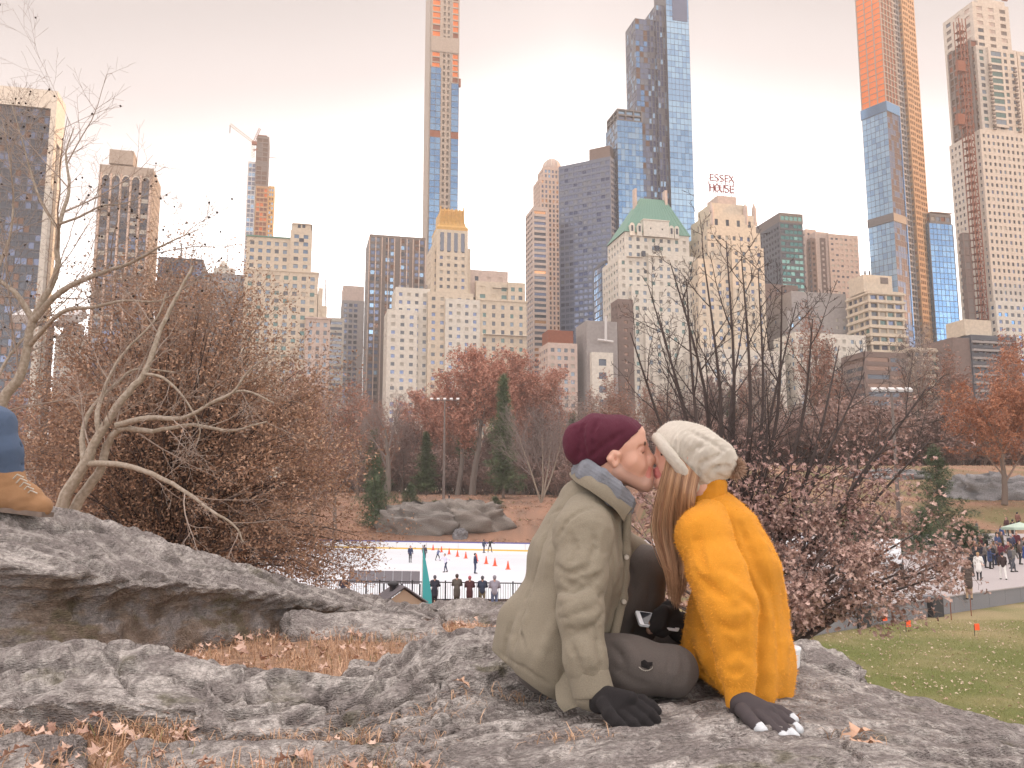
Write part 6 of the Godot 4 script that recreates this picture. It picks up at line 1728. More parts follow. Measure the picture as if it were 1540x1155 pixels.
func straw() -> void:
	var blade := MB.new()
	var w := [0.018, 0.022, 0.016, 0.0]; var up := [0.0, 0.45, 0.75, 0.70]; var out := [0.0, 0.12, 0.45, 0.95]
	for i in 3: blade.quad(Vector3(-w[i], up[i], out[i]), Vector3(w[i], up[i], out[i]), Vector3(w[i + 1], up[i + 1], out[i + 1]), Vector3(-w[i + 1], up[i + 1], out[i + 1]))
	var bm := blade.done()
	var lm := vmat("straw", 0.9); lm.backlight_enabled = true; lm.backlight = Color(0.3, 0.2, 0.12)
	var R: RandomNumberGenerator = RandomNumberGenerator.new(); R.seed = 90
	var buf := PackedFloat32Array()
	for i in 62000:
		var d := R.randf_range(2.05, 7.6)
		var px := R.randf_range(-80.0, 860.0)
		var x := at(px, 900, d).x
		var dens := nz.get_noise_2d(x * 70.0, d * 70.0)
		if dens < -0.25 and R.randf() < 0.7: continue
		var b := Basis(Vector3.UP, R.randf() * TAU) * Basis(Vector3.RIGHT, R.randf_range(-0.2, 1.35))
		var s := R.randf_range(0.03, 0.10) * (0.8 + 0.6 * maxf(0.0, dens)) * (1.0 - 0.45 * smoothstep(4.5, 6.5, d))
		var t := R.randf()
		put(buf, b.scaled(Vector3(0.6, 1, 1) * s), Vector3(x, gy(x, -d) - 0.004, -d), Color(0.34, 0.20, 0.115).lerp(Color(0.68, 0.45, 0.30), t * t) if R.randf() < 0.95 else Color(0.16, 0.15, 0.05))
	# tufts in the seams of the rock beside the man
	for q in [[700, 1058, 2.74, 60], [760, 1052, 2.84, 60], [640, 1080, 2.6, 90], [850, 1120, 2.36, 90], [905, 1118, 2.36, 60], [600, 1112, 2.5, 120], [1280, 1112, 2.44, 40], [520, 1118, 2.45, 120], [420, 1118, 2.46, 120], [300, 1105, 2.55, 140], [200, 1098, 2.58, 140]]:
		for k in q[3]:
			var p := at(q[0] + R.randfn(0, 26.0), q[1] + R.randfn(0, 5.0), q[2] + R.randfn(0, 0.02)) - Vector3.UP * 0.012
			var b := Basis(Vector3.UP, R.randf() * TAU) * Basis(Vector3.RIGHT, R.randf_range(-0.2, 1.0))
			put(buf, b.scaled(Vector3.ONE * R.randf_range(0.025, 0.065)), p, Color(0.36, 0.22, 0.13).lerp(Color(0.62, 0.42, 0.28), R.randf()))
	tag(scatter("dry_grass", bm, lm, buf, self), "dry straw-coloured grass between the rocks", "grass", "", "stuff")
	# fallen leaves on the straw
	buf = PackedFloat32Array()
	var L1 := leaf_mesh(1)
	for i in 1500:
		var d := R.randf_range(2.1, 6.5); var px := R.randf_range(-60.0, 760.0)
		if px > 420.0 and R.randf() < 0.6: continue
		var x := at(px, 900, d).x
		var b := Basis(Vector3.UP, R.randf() * TAU) * Basis(Vector3(R.randf(), 0, R.randf()).normalized(), R.randf_range(-0.7, 0.7))
		put(buf, b.scaled(Vector3.ONE * R.randf_range(0.025, 0.062)), Vector3(x, gy(x, -d) + R.randf_range(0.005, 0.05), -d), Color(0.34, 0.205, 0.155).lerp(Color(0.64, 0.46, 0.37), R.randf()))
	for q in [[1300, 1122, 2.42, 0.075], [1318, 1108, 2.45, 0.10], [1330, 1126, 2.40, 0.06], [1310, 1130, 2.38, 0.05], [1190, 1086, 2.50, 0.05], [520, 1128, 2.4, 0.08], [680, 1030, 2.9, 0.06]]:
		put(buf, (Basis(Vector3.UP, q[0]) * Basis(Vector3.RIGHT, 0.25)).scaled(Vector3.ONE * q[3]), at(q[0], q[1], q[2]) + Vector3.UP * 0.012, Color(0.58, 0.38, 0.27))
	tag(scatter("fallen_leaves", L1, lm, buf, self), "dry pinkish fallen leaves lying among the straw", "leaves", "", "stuff")
	# lawn: short grass and scattered leaves
	buf = PackedFloat32Array()
	for i in 60000:
		var d := pow(R.randf(), 0.8) * 28.0 + 12.0; var px := R.randf_range(1150.0, 1620.0)
		var x := at(px, 900, d).x
		if d > wall_d(x) - 0.3: continue
		var y := gy(x, -d)
		var g := gcol(x, -d)
		var b := Basis(Vector3.UP, R.randf() * TAU) * Basis(Vector3.RIGHT, R.randf_range(-0.3, 0.7))
		put(buf, b.scaled(Vector3(2.2, 1, 1) * R.randf_range(0.04, 0.10)), Vector3(x, y, -d), g.lerp(Color(0.22, 0.22, 0.07), R.randf() * 0.6))
	tag(scatter("lawn_grass", bm, lm, buf, self), "short green and straw-coloured lawn grass below plaza", "grass", "", "stuff")
	buf = PackedFloat32Array()
	for i in 1900:
		var d := pow(R.randf(), 0.9) * 28.0 + 11.0; var px := R.randf_range(1150.0, 1620.0)
		var x := at(px, 900, d).x
		if d > wall_d(x) - 0.3: continue
		if nz.get_noise_2d(x * 8.0, d * 8.0) < -0.15 and R.randf() < 0.6: continue
		var b := Basis(Vector3.UP, R.randf() * TAU) * Basis(Vector3(R.randf(), 0, R.randf()).normalized(), R.randf_range(-0.6, 0.6))
		put(buf, b.scaled(Vector3.ONE * R.randf_range(0.06, 0.13)), Vector3(x, gy(x, -d) + 0.05, -d), Color(0.36, 0.25, 0.17).lerp(Color(0.70, 0.58, 0.45), R.randf()))
	tag(scatter("lawn_leaves", L1, lm, buf, self), "pale dead leaves strewn over the lawn", "leaves", "", "stuff")

# ---------- people: capsules joined by a smooth minimum, meshed as surface nets ----------
class Body:
	var a := PackedVector3Array()
	var ab := PackedVector3Array()
	var ra := PackedFloat32Array()
	var rb := PackedFloat32Array()
	var kk := PackedFloat32Array()
	var inv := PackedFloat32Array()
	var sub := PackedInt32Array()
	var paint := PackedColorArray()
	var planes := []           # [point, normal]: keep where (p - point).normal < 0
	var k := 0.03
	var fold := 0.0
	var fold_scale := Vector3(6, 12, 6)
	var noise: FastNoiseLite
	var ribs := 0.0            # knit ribs: amplitude, along rib_axis
	var rib_axis := Vector3.UP
	var rib_n := 100.0
	func bone(p: Vector3, q: Vector3, r0: float, r1: float, c := Color.WHITE, cut := 0, kx := -1.0) -> void:
		a.append(p); ab.append(q - p); ra.append(r0); rb.append(r1)
		var l := (q - p).length_squared()
		inv.append(1.0 / l if l > 1e-9 else 0.0)
		sub.append(cut); paint.append(c); kk.append(k if kx < 0 else kx)
	func chain(list: Array, c := Color.WHITE) -> void:   # [[point, radius], ...]
		for i in list.size() - 1: bone(list[i][0], list[i + 1][0], list[i][1], list[i + 1][1], c)
	func dist(p: Vector3, which = null) -> float:
		var d := 1e3
		for i in (a.size() if which == null else which):
			var w := p - a[i]
			var t := clampf(w.dot(ab[i]) * inv[i], 0.0, 1.0)
			var e := (w - ab[i] * t).length() - lerpf(ra[i], rb[i], t)
			var kq := kk[i]
			if sub[i]:
				var h := maxf(kq - absf(d + e), 0.0) / kq
				d = maxf(d, -e) + h * h * kq * 0.25
			else:
				var h := maxf(kq - absf(d - e), 0.0) / kq
				d = minf(d, e) - h * h * kq * 0.25
		for q in planes:
			d = maxf(d, (p - q[0]).dot(q[1]))
		return d
	func near(p: Vector3, r: float) -> PackedInt32Array:   # the bones that matter within r of p
		var e := PackedFloat32Array(); var least := 1e3
		for i in a.size():
			var w := p - a[i]
			var t := clampf(w.dot(ab[i]) * inv[i], 0.0, 1.0)
			e.append((w - ab[i] * t).length() - lerpf(ra[i], rb[i], t))
			if not sub[i]: least = minf(least, e[i])
		var out := PackedInt32Array()
		for i in a.size():
			if e[i] < (r + kk[i] if sub[i] else least + 2.0 * r + kk[i] * 1.5): out.append(i)
		return out
	func trace(dir: Vector3, from: float) -> Vector3:   # where a line of sight first meets the surface
		var t := from
		for i in 70:
			var e := dist(dir * t)
			if e < 0.0004: break
			t += e * 0.9
		return dir * t
	func slope(p: Vector3) -> Vector3:
		var h := 0.002
		return Vector3(dist(p + Vector3(h, 0, 0)) - dist(p - Vector3(h, 0, 0)), dist(p + Vector3(0, h, 0)) - dist(p - Vector3(0, h, 0)), dist(p + Vector3(0, 0, h)) - dist(p - Vector3(0, 0, h))).normalized()
	func field(p: Vector3, which = null) -> float:
		var d := dist(p, which)
		if fold > 0.0 and d < 0.06:
			var s := noise.get_noise_3d(p.x * fold_scale.x, p.y * fold_scale.y, p.z * fold_scale.z)
			d -= fold * (1.0 - 2.2 * absf(s)) + 0.4 * fold * noise.get_noise_3d(p.x * 3.0 * fold_scale.x, p.y * 2.0 * fold_scale.y + 9.0, p.z * 3.0 * fold_scale.z)
		if ribs > 0.0: d -= ribs * sin(p.dot(rib_axis) * rib_n)
		return d
	func colour(p: Vector3) -> Color:
		var best := 1e3; var c := Color.WHITE
		for i in a.size():
			if sub[i]: continue
			var w := p - a[i]
			var t := clampf(w.dot(ab[i]) * inv[i], 0.0, 1.0)
			var e := (w - ab[i] * t).length() - lerpf(ra[i], rb[i], t)
			if e < best:
				best = e; c = paint[i]
		return c
	func mesh(cell: float, into: MB = null) -> MB:
		var lo := Vector3.ONE * 1e3; var hi := Vector3.ONE * -1e3
		for i in a.size():
			if sub[i]: continue
			var r := Vector3.ONE * (maxf(ra[i], rb[i]) + fold * 1.5 + cell * 2.0 + 0.012)
			lo = lo.min(a[i] - r).min(a[i] + ab[i] - r); hi = hi.max(a[i] + r).max(a[i] + ab[i] + r)
		var nb := 4
		var bx := int((hi.x - lo.x) / cell / nb) + 1; var by := int((hi.y - lo.y) / cell / nb) + 1; var bz := int((hi.z - lo.z) / cell / nb) + 1
		var nx := bx * nb + 1; var ny := by * nb + 1; var nzz := bz * nb + 1
		var f := PackedFloat32Array(); f.resize(nx * ny * nzz); f.fill(9e9)
		var ids := PackedInt32Array(); ids.resize(nx * ny * nzz); ids.fill(-1)
		var live := PackedInt32Array()
		var reach := cell * nb * 0.9 + fold * 1.6 + ribs + 0.004
		for z in bz:
			for y in by:
				for x in bx:
					if absf(dist(lo + Vector3(x + 0.5, y + 0.5, z + 0.5) * cell * nb)) < reach:
						live.append(x + bx * (y + by * z))
		var sx := 1; var sy := nx; var sz := nx * ny
		for b in live:
			var x0 := (b % bx) * nb; var y0 := ((b / bx) % by) * nb; var z0 := (b / (bx * by)) * nb
			var which := near(lo + Vector3(x0 + nb * 0.5, y0 + nb * 0.5, z0 + nb * 0.5) * cell, cell * nb * 0.87)
			for z in nb + 1:
				for y in nb + 1:
					var i0 := x0 + (y0 + y) * sy + (z0 + z) * sz
					for x in nb + 1:
						if f[i0 + x] > 8e9: f[i0 + x] = field(lo + Vector3(x0 + x, y0 + y, z0 + z) * cell, which)
		var m := into if into else MB.new()
		var first := m.v.size()
		var corner := PackedInt32Array([0, sx, sy, sx + sy, sz, sx + sz, sy + sz, sx + sy + sz])
		var ex := [[0, 1], [2, 3], [4, 5], [6, 7], [0, 2], [1, 3], [4, 6], [5, 7], [0, 4], [1, 5], [2, 6], [3, 7]]
		for b in live:
			var x0 := (b % bx) * nb; var y0 := ((b / bx) % by) * nb; var z0 := (b / (bx * by)) * nb
			for z in range(z0, z0 + nb):
				for y in range(y0, y0 + nb):
					for x in range(x0, x0 + nb):
						var i := x + y * sy + z * sz
						var neg := 0
						for c in 8:
							if f[i + corner[c]] < 0.0: neg += 1
						if neg == 0 or neg == 8: continue
						var s := Vector3.ZERO; var n := 0
						for e in ex:
							var fa := f[i + corner[e[0]]]; var fb := f[i + corner[e[1]]]
							if (fa < 0.0) == (fb < 0.0): continue
							var t := fa / (fa - fb)
							var pa := Vector3(e[0] & 1, (e[0] >> 1) & 1, e[0] >> 2); var pb := Vector3(e[1] & 1, (e[1] >> 1) & 1, e[1] >> 2)
							s += pa.lerp(pb, t); n += 1
						var p := lo + (Vector3(x, y, z) + s / n) * cell
						ids[i] = m.v.size()
						m.v.append(p); m.n.append(Vector3.ZERO); m.c.append(colour(p)); m.uv.append(Vector2(p.x, p.y))
		for b in live:
			var x0 := (b % bx) * nb; var y0 := ((b / bx) % by) * nb; var z0 := (b / (bx * by)) * nb
			for z in range(maxi(z0, 1), z0 + nb):
				for y in range(maxi(y0, 1), y0 + nb):
					for x in range(maxi(x0, 1), x0 + nb):
						var i := x + y * sy + z * sz
						if ids[i] < 0: continue
						var f0 := f[i]
						for ax in 3:
							var step: int = [sx, sy, sz][ax]; var u: int = [sy, sz, sx][ax]; var w: int = [sz, sx, sy][ax]
							var f1 := f[i + step]
							if (f0 < 0.0) == (f1 < 0.0): continue
							var q0 := ids[i]; var q1 := ids[i - u]; var q2 := ids[i - u - w]; var q3 := ids[i - w]
							if q1 < 0 or q2 < 0 or q3 < 0: continue
							var nn := (m.v[q1] - m.v[q0]).cross(m.v[q3] - m.v[q0]) + (m.v[q3] - m.v[q2]).cross(m.v[q1] - m.v[q2])
							if f0 < 0.0:
								m.ix.append_array(PackedInt32Array([q0, q2, q1, q0, q3, q2]))
							else:
								nn = -nn
								m.ix.append_array(PackedInt32Array([q0, q1, q2, q0, q2, q3]))
							for q in [q0, q1, q2, q3]: m.n[q] += nn
		for i in range(first, m.v.size()): m.n[i] = m.n[i].normalized()
		return m

const S := 2.8 / 1350.0     # metres in a photograph pixel at the couple's distance
func B(x: float, y: float, d: float) -> Vector3:
	return at(x, y, d)

func new_body(k := 0.03) -> Body:
	var b := Body.new()
	b.k = k
	b.noise = nz2
	return b

func half_plane(b: Body, x0: float, y0: float, x1: float, y1: float) -> void:   # cut away what lies to the right of the line going from 0 to 1, in the picture plane
	var p := at(x0, y0, 2.8); var q := at(x1, y1, 2.8)
	var dir := (q - p).normalized()
	b.planes.append([p, Vector3(-dir.y, dir.x, 0).normalized()])

# a strip of cloth between two edges, bulging a little
func band(e0: Array, e1: Array, thick: float, bulge: float) -> MB:
	var n := e0.size()
	var w := (n - 1) * 6 + 1; var h := 9
	var top := PackedVector3Array()
	for j in h:
		var v := j / (h - 1.0)
		for i in w:
			var f := i / 6.0; var k := mini(int(f), n - 2)
			var q := []
			for e in [e0, e1]:
				var P := []
				for s in 4:
					var c: Array = e[clampi(k - 1 + s, 0, n - 1)]
					P.append(at(c[0], c[1], c[2]))
				q.append((P[1] as Vector3).cubic_interpolate(P[2], P[0], P[3], f - k))
			top.append((q[0] as Vector3).lerp(q[1], v) + Vector3(-0.3, 0.35, 0.89) * bulge * sin(PI * v))
	var low := PackedVector3Array()
	for p in top: low.append(p - Vector3(-0.3, 0.35, 0.89) * thick)
	var m := MB.new()
	m.smooth_grid(top, w, h, PackedColorArray(), false)
	if m.n[m.n.size() / 2].z < 0:
		m = MB.new(); m.smooth_grid(top, w, h, PackedColorArray(), true); m.smooth_grid(low, w, h, PackedColorArray(), false)
	else: m.smooth_grid(low, w, h, PackedColorArray(), true)
	for j in [0, h - 1]:
		for i in w - 1: m.quad(low[j * w + i], low[j * w + i + 1], top[j * w + i + 1], top[j * w + i])
	for i in [0, w - 1]:
		for j in h - 1: m.quad(low[j * w + i], low[(j + 1) * w + i], top[(j + 1) * w + i], top[j * w + i])
	return m

# folds and seams: [radius in pixels, height in mm (negative: a groove), x, y, x, y, ...] laid on the surface where the line of sight meets it
func folds(b: Body, list: Array) -> void:
	var todo := []
	for l in list:
		var r: float = l[0] * S; var hgt: float = l[1] * 0.001
		var prev := Vector3.ZERO
		var raw := []
		for i in range(2, l.size(), 2): raw.append(Vector2(l[i], l[i + 1]))
		var fine := []
		for i in raw.size() - 1:
			for k in 2: fine.append((raw[i] as Vector2).cubic_interpolate(raw[i + 1], raw[maxi(i - 1, 0)], raw[mini(i + 2, raw.size() - 1)], k / 2.0))
		fine.append(raw[-1])
		for i in fine.size():
			var dir := ray(fine[i].x, fine[i].y)
			dir /= -dir.z
			var p := b.trace(dir, 2.2)
			if -p.z > 4.2: continue
			var n := b.slope(p)
			var fade := sin(PI * (i + 0.6) / (fine.size() + 0.2))
			var c := p + n * (r - absf(hgt) * fade) if hgt < 0 else p - n * (r - hgt * fade)
			if prev != Vector3.ZERO and prev.distance_to(c) < 0.15: todo.append([prev, c, r, hgt < 0])
			prev = c
	for t in todo: b.bone(t[0], t[1], t[2], t[2], Color.WHITE, 1 if t[3] else 0, 0.012 if t[3] else 0.016)

func cloth(called: String, c: Color, tex_scale: float, lo: float, bump: float, tex_sd: int) -> StandardMaterial3D:
	var m := mat(called, c, 0.95)
	tri_tex(m, noise_tex(0.09, Color(lo, lo, lo), Color(1, 1, 1), 4, tex_sd), tex_scale)
	relief(m, noise_tex(0.25, Color.BLACK, Color.WHITE, 3, tex_sd + 1), bump)
	m.rim_enabled = true; m.rim = 0.25; m.rim_tint = 0.6
	return m

func build_people() -> void:
	cloth("khaki", Color(0.275, 0.24, 0.18), 5.0, 0.80, 0.12, 101)
	cloth("trouser_grey", Color(0.135, 0.115, 0.105), 6.0, 0.75, 0.12, 103)
	cloth("maroon_knit", Color(0.115, 0.014, 0.038), 8.0, 0.75, 0.25, 105)
	cloth("mustard_knit", Color(0.82, 0.34, 0.022), 7.0, 0.86, 0.30, 107)
	cloth("cream_knit", Color(0.78, 0.72, 0.63), 9.0, 0.82, 0.35, 109)
	cloth("grey_knit", Color(0.30, 0.32, 0.37), 9.0, 0.75, 0.3, 111)
	cloth("glove_black", Color(0.018, 0.014, 0.016), 10.0, 0.6, 0.3, 113)
	cloth("jeans", Color(0.10, 0.15, 0.25), 7.0, 0.65, 0.1, 115)
	cloth("boot_leather", Color(0.43, 0.235, 0.115), 9.0, 0.7, 0.1, 117)
	var sk := vmat("skin", 0.5)
	sk.subsurf_scatter_enabled = true; sk.subsurf_scatter_strength = 0.06
	var gl := vmat("glove", 0.95)
	tri_tex(gl, noise_tex(0.2, Color(0.7, 0.7, 0.7), Color(1, 1, 1), 3, 119), 10.0)
	vmat("fibre", 0.9)
	var hr := vmat("hair", 0.42)
	hr.anisotropy_enabled = true; hr.anisotropy = 0.6
	man()
	woman()
	hand_phone()
	edge_person()
	small_people()

func man() -> void:
	var o := thing("person", "person in khaki jacket and maroon knit cap kissing, seated on the rock", "person")
	var SK := Color(0.58, 0.325, 0.24); var SB := Color(0.47, 0.285, 0.225)
	# head and neck (midline 2.80 m away)
	var m := new_body(0.018)
	m.bone(B(908, 672, 2.80), B(932, 668, 2.80), 38 * S, 37 * S, SK)
	m.bone(B(938, 672, 2.80), B(950, 700, 2.80), 29 * S, 24 * S, SK)
	m.bone(B(928, 708, 2.765), B(964, 727, 2.79), 12 * S, 9 * S, SB)
	m.bone(B(928, 708, 2.835), B(964, 727, 2.81), 12 * S, 9 * S, SK)
	m.bone(B(948, 712, 2.80), B(968, 726, 2.80), 17 * S, 11 * S, SB)
	m.bone(B(972, 728, 2.80), B(973, 730, 2.80), 8.5 * S, 8 * S, SB)
	m.bone(B(951, 655, 2.80), B(953, 662, 2.80), 20 * S, 17 * S, SK)
	for z in [-0.030, 0.030]:
		m.bone(B(962, 668, 2.80 + z), B(966, 667, 2.80 + z * 0.4), 5.5 * S, 5 * S, SK, 0, 0.012)
		m.bone(B(948, 694, 2.80 + z * 1.25), B(958, 700, 2.80 + z * 0.9), 15 * S, 12 * S, SK)
	m.bone(B(968, 668, 2.80), B(979, 689, 2.80), 4.5 * S, 5 * S, SK, 0, 0.012)
	m.bone(B(980, 691, 2.80), B(981, 692, 2.80), 5.5 * S, 5.5 * S, SK, 0, 0.010)
	for z in [-0.011, 0.011]: m.bone(B(976, 694, 2.80 + z), B(976, 695, 2.80 + z), 4.2 * S, 4 * S, SK, 0, 0.008)
	m.bone(B(972, 702, 2.80), B(974, 716, 2.80), 9 * S, 8 * S, SK)
	var LIP := Color(0.50, 0.19, 0.155)
	for z in [-0.014, 0.0, 0.014]:
		m.bone(B(977 - absf(z) * 200.0, 706.5, 2.80 + z), B(978 - absf(z) * 200.0, 707, 2.80 + z), 4.2 * S, 4 * S, LIP, 0, 0.006)
		m.bone(B(976.5 - absf(z) * 200.0, 713, 2.80 + z), B(977 - absf(z) * 200.0, 713.5, 2.80 + z), 4.4 * S, 4.2 * S, LIP, 0, 0.006)
	# eye socket, closed lid
	m.bone(B(969, 676, 2.762), B(963, 676, 2.752), 5.5 * S, 5 * S, SK, 1, 0.012)
	m.bone(B(964, 676.5, 2.771), B(960, 677, 2.766), 5.6 * S, 5.4 * S, Color(0.46, 0.23, 0.17), 0, 0.006)
	m.bone(B(968, 680, 2.766), B(960, 680.5, 2.759), 0.9 * S, 0.9 * S, Color(0.06, 0.035, 0.03), 0, 0.003)
	m.bone(B(969, 667, 2.770), B(958, 666, 2.760), 1.6 * S, 2.0 * S, Color(0.10, 0.06, 0.045), 0, 0.004)
	# ear
	m.bone(B(922, 681, 2.728), B(929, 683, 2.724), 4.2 * S, 4 * S, SK, 0, 0.008)
	m.bone(B(922, 681, 2.728), B(917, 690, 2.722), 4 * S, 4 * S, SK, 0, 0.008)
	m.bone(B(917, 690, 2.722), B(924, 700, 2.728), 4 * S, 3.6 * S, SK, 0, 0.008)
	m.bone(B(930, 684, 2.728), B(928, 697, 2.730), 3.2 * S, 3 * S, SK, 0, 0.008)
	m.bone(B(924, 690, 2.735), B(924, 693, 2.735), 6 * S, 5 * S, Color(0.46, 0.215, 0.15), 0, 0.006)
	# short hair at the temple
	m.bone(B(940, 664, 2.742), B(933, 682, 2.738), 5 * S, 2.5 * S, Color(0.10, 0.065, 0.05), 0, 0.006)
	m.bone(B(912, 705, 2.80), B(898, 745, 2.82), 27 * S, 30 * S, SK)
	part("head", m.mesh(0.0034).done(), M.skin, o)
	# knit cap
	m = new_body(0.03)
	m.bone(B(900, 667, 2.80), B(932, 663, 2.80), 42 * S, 38 * S)
	m.bone(B(890, 660, 2.80), B(868, 664, 2.79), 33 * S, 18 * S)
	m.bone(B(864, 652, 2.785), B(862, 676, 2.775), 11 * S, 10 * S)
	m.bone(B(880, 682, 2.80), B(886, 690, 2.80), 22 * S, 20 * S)
	half_plane(m, 962, 642, 906, 700)
	folds(m, [[3.2, -6, 878, 640, 876, 660, 882, 686], [3.5, -4, 884, 692, 904, 672, 934, 652], [4, -4, 866, 644, 872, 668, 868, 688], [3, -3, 900, 634, 892, 652, 896, 676]])
	m.fold = 0.004; m.fold_scale = Vector3(5, 3, 4)
	m.ribs = 0.0009; m.rib_axis = Vector3(0.72, 0.69, 0.2); m.rib_n = 900.0
	var cm := m.mesh(0.0042)
	fuzz(part("knit_cap", cm.done(), M.maroon_knit, o), cm, M.fibre, 7000, 0.004, Color(0.16, 0.03, 0.06), 7)
	var brim := MB.new(); var pp := PackedVector3Array(); var rr := PackedFloat32Array()
	# scarf
	m = new_body(0.012)
	var ring := [[875, 700, 2.80, 11], [884, 704, 2.745, 12], [904, 717, 2.722, 12.5], [925, 736, 2.73, 12.5], [942, 752, 2.77, 11], [945, 756, 2.81, 10], [936, 744, 2.86, 11], [912, 720, 2.88, 12], [888, 705, 2.865, 11], [875, 700, 2.80, 11]]
	for i in ring.size() - 1: m.bone(B(ring[i][0], ring[i][1], ring[i][2]), B(ring[i + 1][0], ring[i + 1][1], ring[i + 1][2]), ring[i][3] * S, ring[i + 1][3] * S)
	for i in ring.size() - 1: m.bone(B(ring[i][0] - 4, ring[i][1] + 11, ring[i][2]), B(ring[i + 1][0] - 4, ring[i + 1][1] + 11, ring[i + 1][2]), ring[i][3] * S, ring[i + 1][3] * S)
	m.ribs = 0.0016; m.rib_axis = Vector3(0.55, 0.83, 0.1); m.rib_n = 620.0
	part("scarf", m.mesh(0.0042).done(), M.grey_knit, o)
	# jacket: body, then the near sleeve as a piece of its own so that the armhole reads
	m = new_body(0.05)
	m.bone(B(835, 985, 2.74), B(872, 850, 2.75), 60 * S, 50 * S)
	m.bone(B(835, 985, 2.96), B(885, 850, 2.98), 62 * S, 50 * S)
	m.bone(B(814, 975, 2.85), B(850, 860, 2.86), 58 * S, 52 * S)
	m.bone(B(872, 850, 2.75), B(886, 785, 2.77), 50 * S, 38 * S)
	m.bone(B(885, 850, 2.98), B(898, 790, 2.98), 50 * S, 38 * S)
	m.bone(B(855, 830, 2.86), B(880, 758, 2.84), 58 * S, 40 * S)
	m.bone(B(900, 860, 2.86), B(910, 775, 2.86), 42 * S, 36 * S)
	m.bone(B(890, 960, 2.85), B(895, 870, 2.85), 36 * S, 42 * S)
	m.bone(B(786, 982, 2.85), B(800, 925, 2.86), 32 * S, 36 * S)
	m.bone(B(905, 800, 3.02), B(940, 828, 3.04), 34 * S, 24 * S)
	m.bone(B(940, 828, 3.04), B(978, 836, 3.08), 22 * S, 15 * S)
	m.bone(B(778, 935, 2.86), B(768, 1000, 2.86), 26 * S, 25 * S)
	half_plane(m, 900, 1083, 735, 977)
	folds(m, [
		[3.47, -4.76, 826, 787, 812, 843, 793, 899], [3.47, -4.08, 807, 862, 789, 927, 775, 974], [2.98, -3.4, 842, 890, 836, 940, 822, 990], [8.05, 2.62, 815, 850, 800, 905, 786, 950],
		[7.21, 2.25, 838, 930, 822, 970, 806, 1005], [3.97, -4.08, 770, 940, 762, 965, 760, 985], [6.44, 1.88, 782, 930, 772, 965, 770, 990],
		[2, -3, 832, 772, 850, 764, 872, 762, 890, 768], [2.98, -3.4, 800, 900, 786, 940, 790, 975], [6.44, 1.88, 838, 800, 830, 830, 824, 860], [2.98, -3.4, 846, 1010, 850, 1035, 856, 1056],
		[2.98, -3.4, 918, 800, 924, 850, 918, 900], [5.63, 1.88, 930, 800, 932, 850, 926, 910], [2.98, -3.4, 905, 930, 908, 960, 900, 990], [5.63, 1.88, 918, 925, 918, 955, 910, 985]])
	m.fold = 0.0045; m.fold_scale = Vector3(4.0, 2.4, 4.0)
	folds(m, [[2.2, -3.0, 752, 982, 775, 996, 800, 1012, 825, 1028]])
	part("jacket", m.mesh(0.0056).done(), M.khaki, o)
	m = new_body(0.03)
	m.chain([[B(882, 778, 2.755), 36 * S], [B(877, 805, 2.705), 41 * S], [B(874, 862, 2.64), 34 * S], [B(873, 925, 2.59), 29.5 * S], [B(880, 990, 2.55), 26 * S], [B(889, 1040, 2.54), 24.5 * S]])
	folds(m, [
		[3.6, -7, 838, 888, 862, 893, 886, 880, 906, 862], [3.4, -6, 846, 912, 870, 904, 886, 904], [3.6, -7, 842, 930, 866, 926, 890, 910, 906, 896], [3.2, -6, 852, 946, 872, 938, 884, 940], [3.6, -6, 870, 952, 890, 940, 906, 922],
		[3.8, -6, 836, 850, 852, 862, 878, 856, 890, 846], [3.2, -4, 874, 868, 888, 872, 902, 866], [6, 3, 842, 900, 866, 904, 888, 892], [6, 3, 848, 921, 868, 914, 896, 904], [6, 2.5, 852, 938, 878, 932, 898, 922],
		[3.4, -5, 861, 970, 868, 990, 880, 1018], [3.2, -4, 896, 950, 902, 980, 904, 1010], [6, 3, 874, 962, 884, 985, 892, 1012], [2.2, -3.5, 842, 806, 852, 786, 872, 770, 892, 764], [4, -5, 858, 806, 866, 826, 862, 842], [4, -4, 892, 800, 896, 824, 888, 842], [3, -4, 846, 868, 858, 880, 866, 878]])
	m.fold = 0.0022; m.fold_scale = Vector3(9, 13, 9)
	part("sleeve", m.mesh(0.0042).done(), M.khaki, o)
	part("jacket_tail", band([[846, 975, 2.665], [838, 1005, 2.65], [835, 1035, 2.625], [838, 1058, 2.60], [848, 1071, 2.585]], [[886, 975, 2.63], [884, 1005, 2.61], [884, 1032, 2.59], [885, 1052, 2.575], [886, 1060, 2.57]], 0.006, 0.016).done(), M.khaki, o)
	# cuff, collar, placket, buttons
	m = new_body(0.012)
	m.chain([[B(885, 1012, 2.545), 27 * S], [B(892, 1040, 2.537), 27.5 * S]])
	m.planes.append([B(893, 1046, 2.535), Vector3(0.20, -0.98, 0.05).normalized()]); m.planes.append([B(885, 1008, 2.535), Vector3(-0.20, 0.98, 0.0).normalized()])
	part("cuff", m.mesh(0.005).done(), M.khaki, o)
	part("collar", band([[856, 712, 2.86], [859, 718, 2.79], [868, 726, 2.735], [886, 737, 2.695], [906, 751, 2.685], [925, 766, 2.70], [938, 784, 2.73]], [[872, 702, 2.88], [868, 703, 2.81], [878, 706, 2.745], [897, 717, 2.705], [915, 732, 2.698], [934, 751, 2.715], [951, 764, 2.75]], 0.005, 0.008).done(), M.khaki, o)
	m = new_body(0.015)
	m.chain([[B(944, 772, 2.775), 6 * S], [B(941, 830, 2.79), 7 * S], [B(936, 900, 2.80), 7 * S], [B(922, 965, 2.76), 7 * S], [B(905, 1015, 2.70), 6 * S]])
	part("placket", m.mesh(0.005).done(), M.khaki, o)
